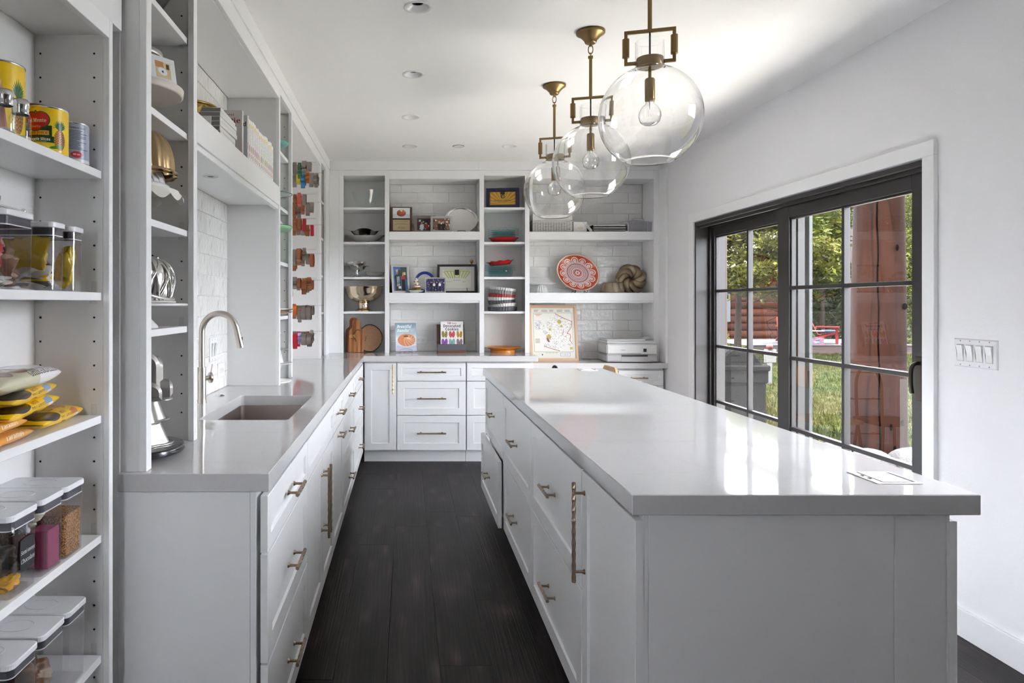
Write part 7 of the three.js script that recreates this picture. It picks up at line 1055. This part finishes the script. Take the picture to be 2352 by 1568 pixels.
function broadleaf(label, x, d, h, rad, lo, n, seed, bright) {
  const t = thing('leafy_tree', label, 'tree', [x, gy(d), -d], 0); branchy(t, h * 0.8, 0.11, seed, 9, rad * 0.8, bark);
  const blobs = []; const r = rng(seed + 1); for (let i = 0; i < 16; i++) { const a = r() * 6.28, q = rad * Math.sqrt(r()) * 0.85, y = lerp(lo, h, r()); blobs.push([Math.cos(a) * q, y, Math.sin(a) * q, 0.55 + 0.5 * r(), r()]); }
  foliage(t, cMaple, n, seed + 2, (r) => { const b = blobs[Math.floor(r() * 16)], a = r() * 6.28, q = b[3] * Math.sqrt(r()); return [b[0] + Math.cos(a) * q, b[1] + 0.32 * (r() - 0.5) * b[3] * 1.3, b[2] + Math.sin(a) * q, 0.7 + 0.6 * r()]; },
    (c, r, X, Y, Z) => { const k = 0.6 * bright * (0.55 + 0.9 * r()), w = vn(X * 1.3 + 20, Y * 1.9 + 20); c.setRGB(k * lerp(0.07, 0.19, w), k * lerp(0.10, 0.165, w), k * lerp(0.012, 0.055, w)); }, 'bright green leaves');
  return t;
}
broadleaf('bright green leafy tree in front of the log cabin', 9.2, 19, 4.6, 1.9, 1.9, 1500, 41, 1.0);
broadleaf('bright green leafy tree beside the middle door stile', 11.5, 20.5, 5.0, 1.9, 1.75, 1700, 42, 1.0);
broadleaf('bright green leafy tree above the red chair', 16.6, 27.3, 6.4, 2.0, 2.2, 2300, 43, 1.2);
broadleaf('dull green leafy tree behind the cabin roof', 15.5, 37, 8.2, 3.6, 3.0, 1700, 44, 0.7);
broadleaf('dull yellow green tree behind the deck post', 19.0, 31, 6.8, 2.6, 1.0, 1700, 45, 0.95);
broadleaf('broad dull green tree filling the gap behind the deck', 22.5, 38, 8.4, 4.2, 1.2, 2200, 46, 0.9);
function spruce(label, x, d, h, rad, n, seed) {
  const t = thing('spruce_tree', label, 'tree', [x, gy(d), -d], 0); part(t, 'trunk', rod([0, -0.2, 0], [0, h, 0], 0.16, 9, 0.03), bark);
  foliage(t, cSpruce, n, seed, (r) => { const tier = Math.floor(r() * 13), y = 0.4 + (h - 0.5) * tier / 13, R = rad * (1 - tier / 13.5), a = Math.floor(r() * 11) / 11 * 6.28 + tier * 0.7 + (r() - 0.5) * 0.22, q = R * (0.25 + 0.75 * Math.sqrt(r())); return [Math.cos(a) * q, y - q * 0.22 + 0.1 * r(), Math.sin(a) * q, 0.8 + 0.7 * r()]; },
    (c, r) => { const k = 0.35 + 0.6 * r(); c.setRGB(0.085 * k, 0.105 * k, 0.085 * k); }, 'drooping blue green needle branches');
}
spruce('blue green spruce behind the red chair', 18.2, 29, 6.2, 3.0, 2400, 51);
spruce('smaller blue green spruce past the deck post', 21.5, 33, 5.2, 2.2, 1500, 52);
['slender pale aspen nearest the door jamb', 'slender pale aspen with twin thin stem behind the log post', 'tall pale aspen in the middle of the grove', 'short pale aspen at the lawn edge', 'pale aspen at the back of the grove', 'leaning pale aspen beyond the lawn edge', 'pale aspen far out past the grove'].forEach((lab, i) => {
  const r = rng(60 + i), x = [27.2, 25.4, 29.2, 26.8, 31.5, 29.0, 33.5][i], d = [37, 38, 39.5, 36, 42, 36.5, 41][i], h = [8, 7.5, 8.6, 5.5, 9, 7.2, 8.8][i];
  const t = thing('aspen_tree', lab, 'tree', [x, gy(d), -d]); branchy(t, h, 0.07, 70 + i, 12, 1.0, barkPale);
  foliage(t, cAspen, 1300, 80 + i, (q) => { const y = h * (0.06 + 0.95 * q()), R = 1.5 * (1.05 - y / h * 0.55), a = q() * 6.28, s = R * Math.sqrt(q()); return [Math.cos(a) * s, y, Math.sin(a) * s, 0.7 + 0.6 * q()]; },
    (c, q) => { const k = 0.36 + 0.5 * q(); c.setRGB(0.15 * k, 0.165 * k, 0.06 * k); }, 'small pale green leaves');
});
{
  const t = thing('hillside', 'distant hazy wooded hillside behind all the trees', 'hill', [40, -0.6, -60]); t.userData.kind = 'structure';
  part(t, 'slope', grid((u, v) => { const a = lerp(0.15, 1.25, u), R = lerp(50, 78, v); return [Math.sin(a) * R - 40, v * (10.5 + 2.0 * vn(u * 9, 3)) + 0.8 * vn(u * 40, v * 20) * v, -Math.cos(a) * R + 60]; }, 60, 14), mat([0.02, 0.022, 0.011], 1, { bumpMap: orange, bumpScale: 0.3 }));
  foliage(t, leafCluster(9, 10, 1.6, 0.55), 5200, 91, (r) => { const a = lerp(0.15, 1.25, r()), v = r(), R = lerp(50, 78, v); return [Math.sin(a) * R - 40, v * 10.8 + 0.9 * r(), -Math.cos(a) * R + 60, 0.8 + 0.7 * r()]; }, (c, r) => { const k = 0.3 + 0.5 * r(); c.setRGB(0.11 * k, 0.115 * k, 0.055 * k); }, 'scrub and trees of the hillside');
}
// shrub by the cabin
{
  const t = thing('shrub', 'yellow green shrub under the cabin window', 'shrub', [11.6, gy(26.4), -26.4]); part(t, 'stem', [rod([0, -0.1, 0], [0.1, 0.6, 0], 0.02, 6), rod([0.05, -0.1, 0.05], [-0.3, 0.6, 0.1], 0.015, 6)], bark);
  foliage(t, cMaple, 260, 95, (r) => { const a = r() * 6.28, s = 0.75 * Math.sqrt(r()); return [Math.cos(a) * s, 0.75 * r() * (1.1 - s * 0.7), Math.sin(a) * s, 0.7]; }, (c, r) => { const k = 0.3 + 0.5 * r(); c.setRGB(0.16 * k, 0.16 * k, 0.05 * k); }, 'small yellow green leaves');
}
// log cabin
{
  const D = 27.5, x0 = 10.5, x1 = 15.3, y = gy(D), c = thing('log_cabin', 'red brown log cabin with a white framed window behind the trees', 'building', [(x0 + x1) / 2, y, -D]);
  const lm = [phys([0.03, 0.009, 0.005], 0.8, { specularIntensity: 0.1 }), phys([0.036, 0.0115, 0.006], 0.8, { specularIntensity: 0.1 }), phys([0.024, 0.008, 0.0045], 0.8, { specularIntensity: 0.1 })], wx0 = 12.05, wx1 = 12.95, wy0 = 0.65, wy1 = 2.0;
  for (let i = 0; i < 11; i++) {
    const yy = y + 0.16 + i * 0.29, cut = yy - y > wy0 + 0.25 && yy - y < wy1 + 0.4;
    for (const [a, b] of cut ? [[x0, wx0], [wx1, x1 + 0.35]] : [[x0, x1 + 0.35]]) wpart(c, 'log', rod([a, yy, -D], [b, yy, -D], 0.16, 12), lm[i % 3]);
    wpart(c, 'log', rod([x1, yy + 0.14, -D + 0.35], [x1, yy + 0.14, -D - 5], 0.155, 12), lm[(i + 1) % 3]);
  }
  const wf = wpart(c, 'window', [bx(wx0, wx1, y + wy0 + 0.3, y + wy0 + 0.4, D - 0.2, D - 0.02), bx(wx0, wx1, y + wy1 + 0.35, y + wy1 + 0.45, D - 0.2, D - 0.02), bx(wx0, wx0 + 0.1, y + wy0 + 0.4, y + wy1 + 0.35, D - 0.2, D - 0.02), bx(wx1 - 0.14, wx1, y + wy0 + 0.4, y + wy1 + 0.35, D - 0.2, D - 0.02), bx(12.47, 12.51, y + wy0 + 0.4, y + wy1 + 0.35, D - 0.15, D - 0.05), bx(wx0, wx1, y + 1.7, y + 1.74, D - 0.15, D - 0.05)], mat([0.04, 0.046, 0.05], 0.5));
  wpart(wf, 'pane', bx(wx0 + 0.1, wx1 - 0.1, y + wy0 + 0.4, y + wy1 + 0.35, D - 0.08, D - 0.06, 0.002), mat([0.03, 0.045, 0.05], 0.08));
  wpart(c, 'roof', polys([[[x0 - 0.6, y + 3.2, -D + 0.9], [x1 + 0.9, y + 3.2, -D + 0.9], [x1 + 0.9, y + 5.0, -D - 3], [x0 - 0.6, y + 5.0, -D - 3]], [[x0 - 0.6, y + 3.2, -D + 0.9], [x0 - 0.6, y + 3.08, -D + 0.9], [x1 + 0.9, y + 3.08, -D + 0.9], [x1 + 0.9, y + 3.2, -D + 0.9]]]), mat([0.06, 0.05, 0.045], 0.8));
}
// deck with red chairs
{
  const d = thing('deck', 'low grey wooden deck with a reddish skirt board at the lawn edge', 'deck', [15, gy(22), -22.5]);
  const pm = [mat([0.015, 0.0143, 0.0165], 0.7), mat([0.017, 0.0163, 0.0185], 0.7), mat([0.0135, 0.013, 0.015], 0.7)], y1 = 0.02;
  for (let i = 0; i < 18; i++) wpart(d, 'plank', bx(10.9, 16.4, y1 - 0.03, y1, 21.9 + i * 0.2, 21.9 + i * 0.2 + 0.192, 0.004), pm[i % 3]);
  wpart(d, 'skirt_board', bx(10.95, 16.35, gy(22) - 0.02, y1 - 0.031, 21.95, 21.99, 0.004), mat([0.019, 0.0088, 0.0065], 0.7));
  const red = phys([0.075, 0.003, 0.0035], 0.6, { specularIntensity: 0.2 });
  const chair = (label, pos, turn, cushion) => {
    const c = thing('garden_chair', label, 'chair', pos, turn);
    for (let i = 0; i < 7; i++) { const q = i - 3, g = ext(rrect(q * 0.082 - 0.038, 0, 0.076, 0.86 - q * q * 0.022, 0.03), 0.02, 0.002, 4); part(c, 'back_slat', g.rotateX(-0.42).rotateY(0).translate(q * 0.004, 0.26, -0.28), red); }
    for (let i = 0; i < 6; i++) part(c, 'seat_slat', lb(-0.28, 0.28, 0, 0.02, -0.045, 0.045, 0.003).translate(0, 0.27 + i * 0.022, -0.22 + i * 0.1), red);
    for (const s of [-1, 1]) {
      part(c, 'arm', ext(shp([[s * 0.24, -0.35], [s * 0.36, -0.35], [s * 0.40, 0.32], [s * 0.25, 0.34]]), 0.024, 0.003).rotateX(PI / 2).translate(0, 0.56, 0), red);
      part(c, 'leg', lb(s * 0.30 - 0.02, s * 0.30 + 0.02, 0, 0.54, 0.22, 0.30, 0.004), red);
      part(c, 'leg', rod([s * 0.27, 0.38, 0.32], [s * 0.27, 0.055, -0.62], 0.04, 8), red);
    }
    if (cushion) part(c, 'cushion', lb(-0.25, 0.25, 0.36, 0.44, -0.2, 0.28, 0.03), cushion, 'blue seat cushion');
    return c;
  };
  chair('red slatted adirondack chair with a blue cushion on the far deck', [14.0, y1 + 0.005, -22.7], 1.0, mat([0.012, 0.016, 0.042], 0.8));
  chair('red adirondack chair half hidden by the door stile on the far deck', [12.9, y1 + 0.005, -23.0], -0.3, null);
  const pt = ctex(128, 128, (g, w, h) => { g.fillStyle = '#30343f'; g.fillRect(0, 0, w, h); g.strokeStyle = '#a33a52'; g.lineWidth = 4; const r = rng(8); for (let i = 0; i < 26; i++) { g.beginPath(); g.arc(r() * w, r() * h, 6 + r() * 14, 0, 6.3); g.stroke(); } g.strokeStyle = '#8f95a0'; g.lineWidth = 2; for (let i = 0; i < 14; i++) { g.beginPath(); g.arc(r() * w, r() * h, 4 + r() * 9, 0, 6.3); g.stroke(); } });
  single('patterned_stool', 'dark round stool with a red ring pattern beside the red chair', 'stool', join(cyl(0.28, 0.28, 0.42, 24), lathe([[0, 0.44], [0.27, 0.44], [0.29, 0.42]], 24)), printed(pt, 0.8), [13.35, y1 + 0.005, -22.35]);
}
// covered barbecue just outside the far door panel
{
  const b = thing('covered_barbecue', 'barbecue under a dark grey fabric cover outside the far door panel', 'barbecue', [3.37, gy(6.8), -6.8]), cv = phys([0.0045, 0.0045, 0.0047], 0.9, { specularIntensity: 0.1, bumpMap: orange, bumpScale: 0.004 });
  const s = new THREE.Shape(); s.moveTo(-0.26, 0.72); s.bezierCurveTo(-0.26, 1.0, -0.16, 1.08, -0.05, 1.075); s.bezierCurveTo(0.09, 1.06, 0.14, 0.98, 0.19, 0.9); s.lineTo(0.19, 0.72); s.closePath();
  part(b, 'lid_cover', ext(s, 0.9, 0.02, 14).translate(0, 0, -0.9), cv);
  part(b, 'body_cover', [lb(-0.26, 0.22, 0.05, 0.76, -0.9, 0, 0.02), lb(-0.27, 0.25, 0.84, 0.9, -0.92, 0.02, 0.012), lb(-0.26, 0.235, 0.72, 0.86, -0.91, 0.01, 0.012)], cv);
  part(b, 'cord', tube([[-0.2, 0.34, 0.012], [-0.05, 0.325, 0.014], [0.1, 0.32, 0.014], [0.215, 0.318, 0.012]], 0.006, 12, 6), mat([0.2, 0.19, 0.18], 0.6), 'pale draw cord round the cover');
  const g = thing('sign_post', 'small white box with a red cap on a white post in the lawn', 'sign', [7.02, gy(13), -13.2]), w = mat([0.035, 0.035, 0.036], 0.6);
  part(g, 'post', lb(-0.035, 0.035, 0, 0.42, -0.03, 0.03, 0.004), w);
  const nt = ctex(128, 128, (c, W, H) => { c.fillStyle = '#e8e8ea'; c.fillRect(0, 0, W, H); c.fillStyle = '#a7b8a8'; for (let i = 0; i < 3; i++) c.fillRect(40, 50 + i * 16, 52, 6); c.fillStyle = '#555'; for (let i = 0; i < 9; i++) c.fillRect(4, 8 + i * 13, 8, 5); });
  part(g, 'board', lb(-0.115, 0.115, 0.42, 0.68, 0.0, 0.03, 0.005), mat([0.04, 0.04, 0.041], 0.6)); part(g, 'notice', new THREE.PlaneGeometry(0.21, 0.24).translate(0, 0.55, 0.0315), mat([0.05, 0.05, 0.05], 0.7, { map: nt }), 'ring bound white notice');
  part(g, 'cap', lathe([[0, 0.78], [0.05, 0.775], [0.06, 0.75], [0.06, 0.68], [0, 0.68]], 16), mat([0.045, 0.0025, 0.003], 0.5), 'red cap');
}
renderer.render(scene, camera);
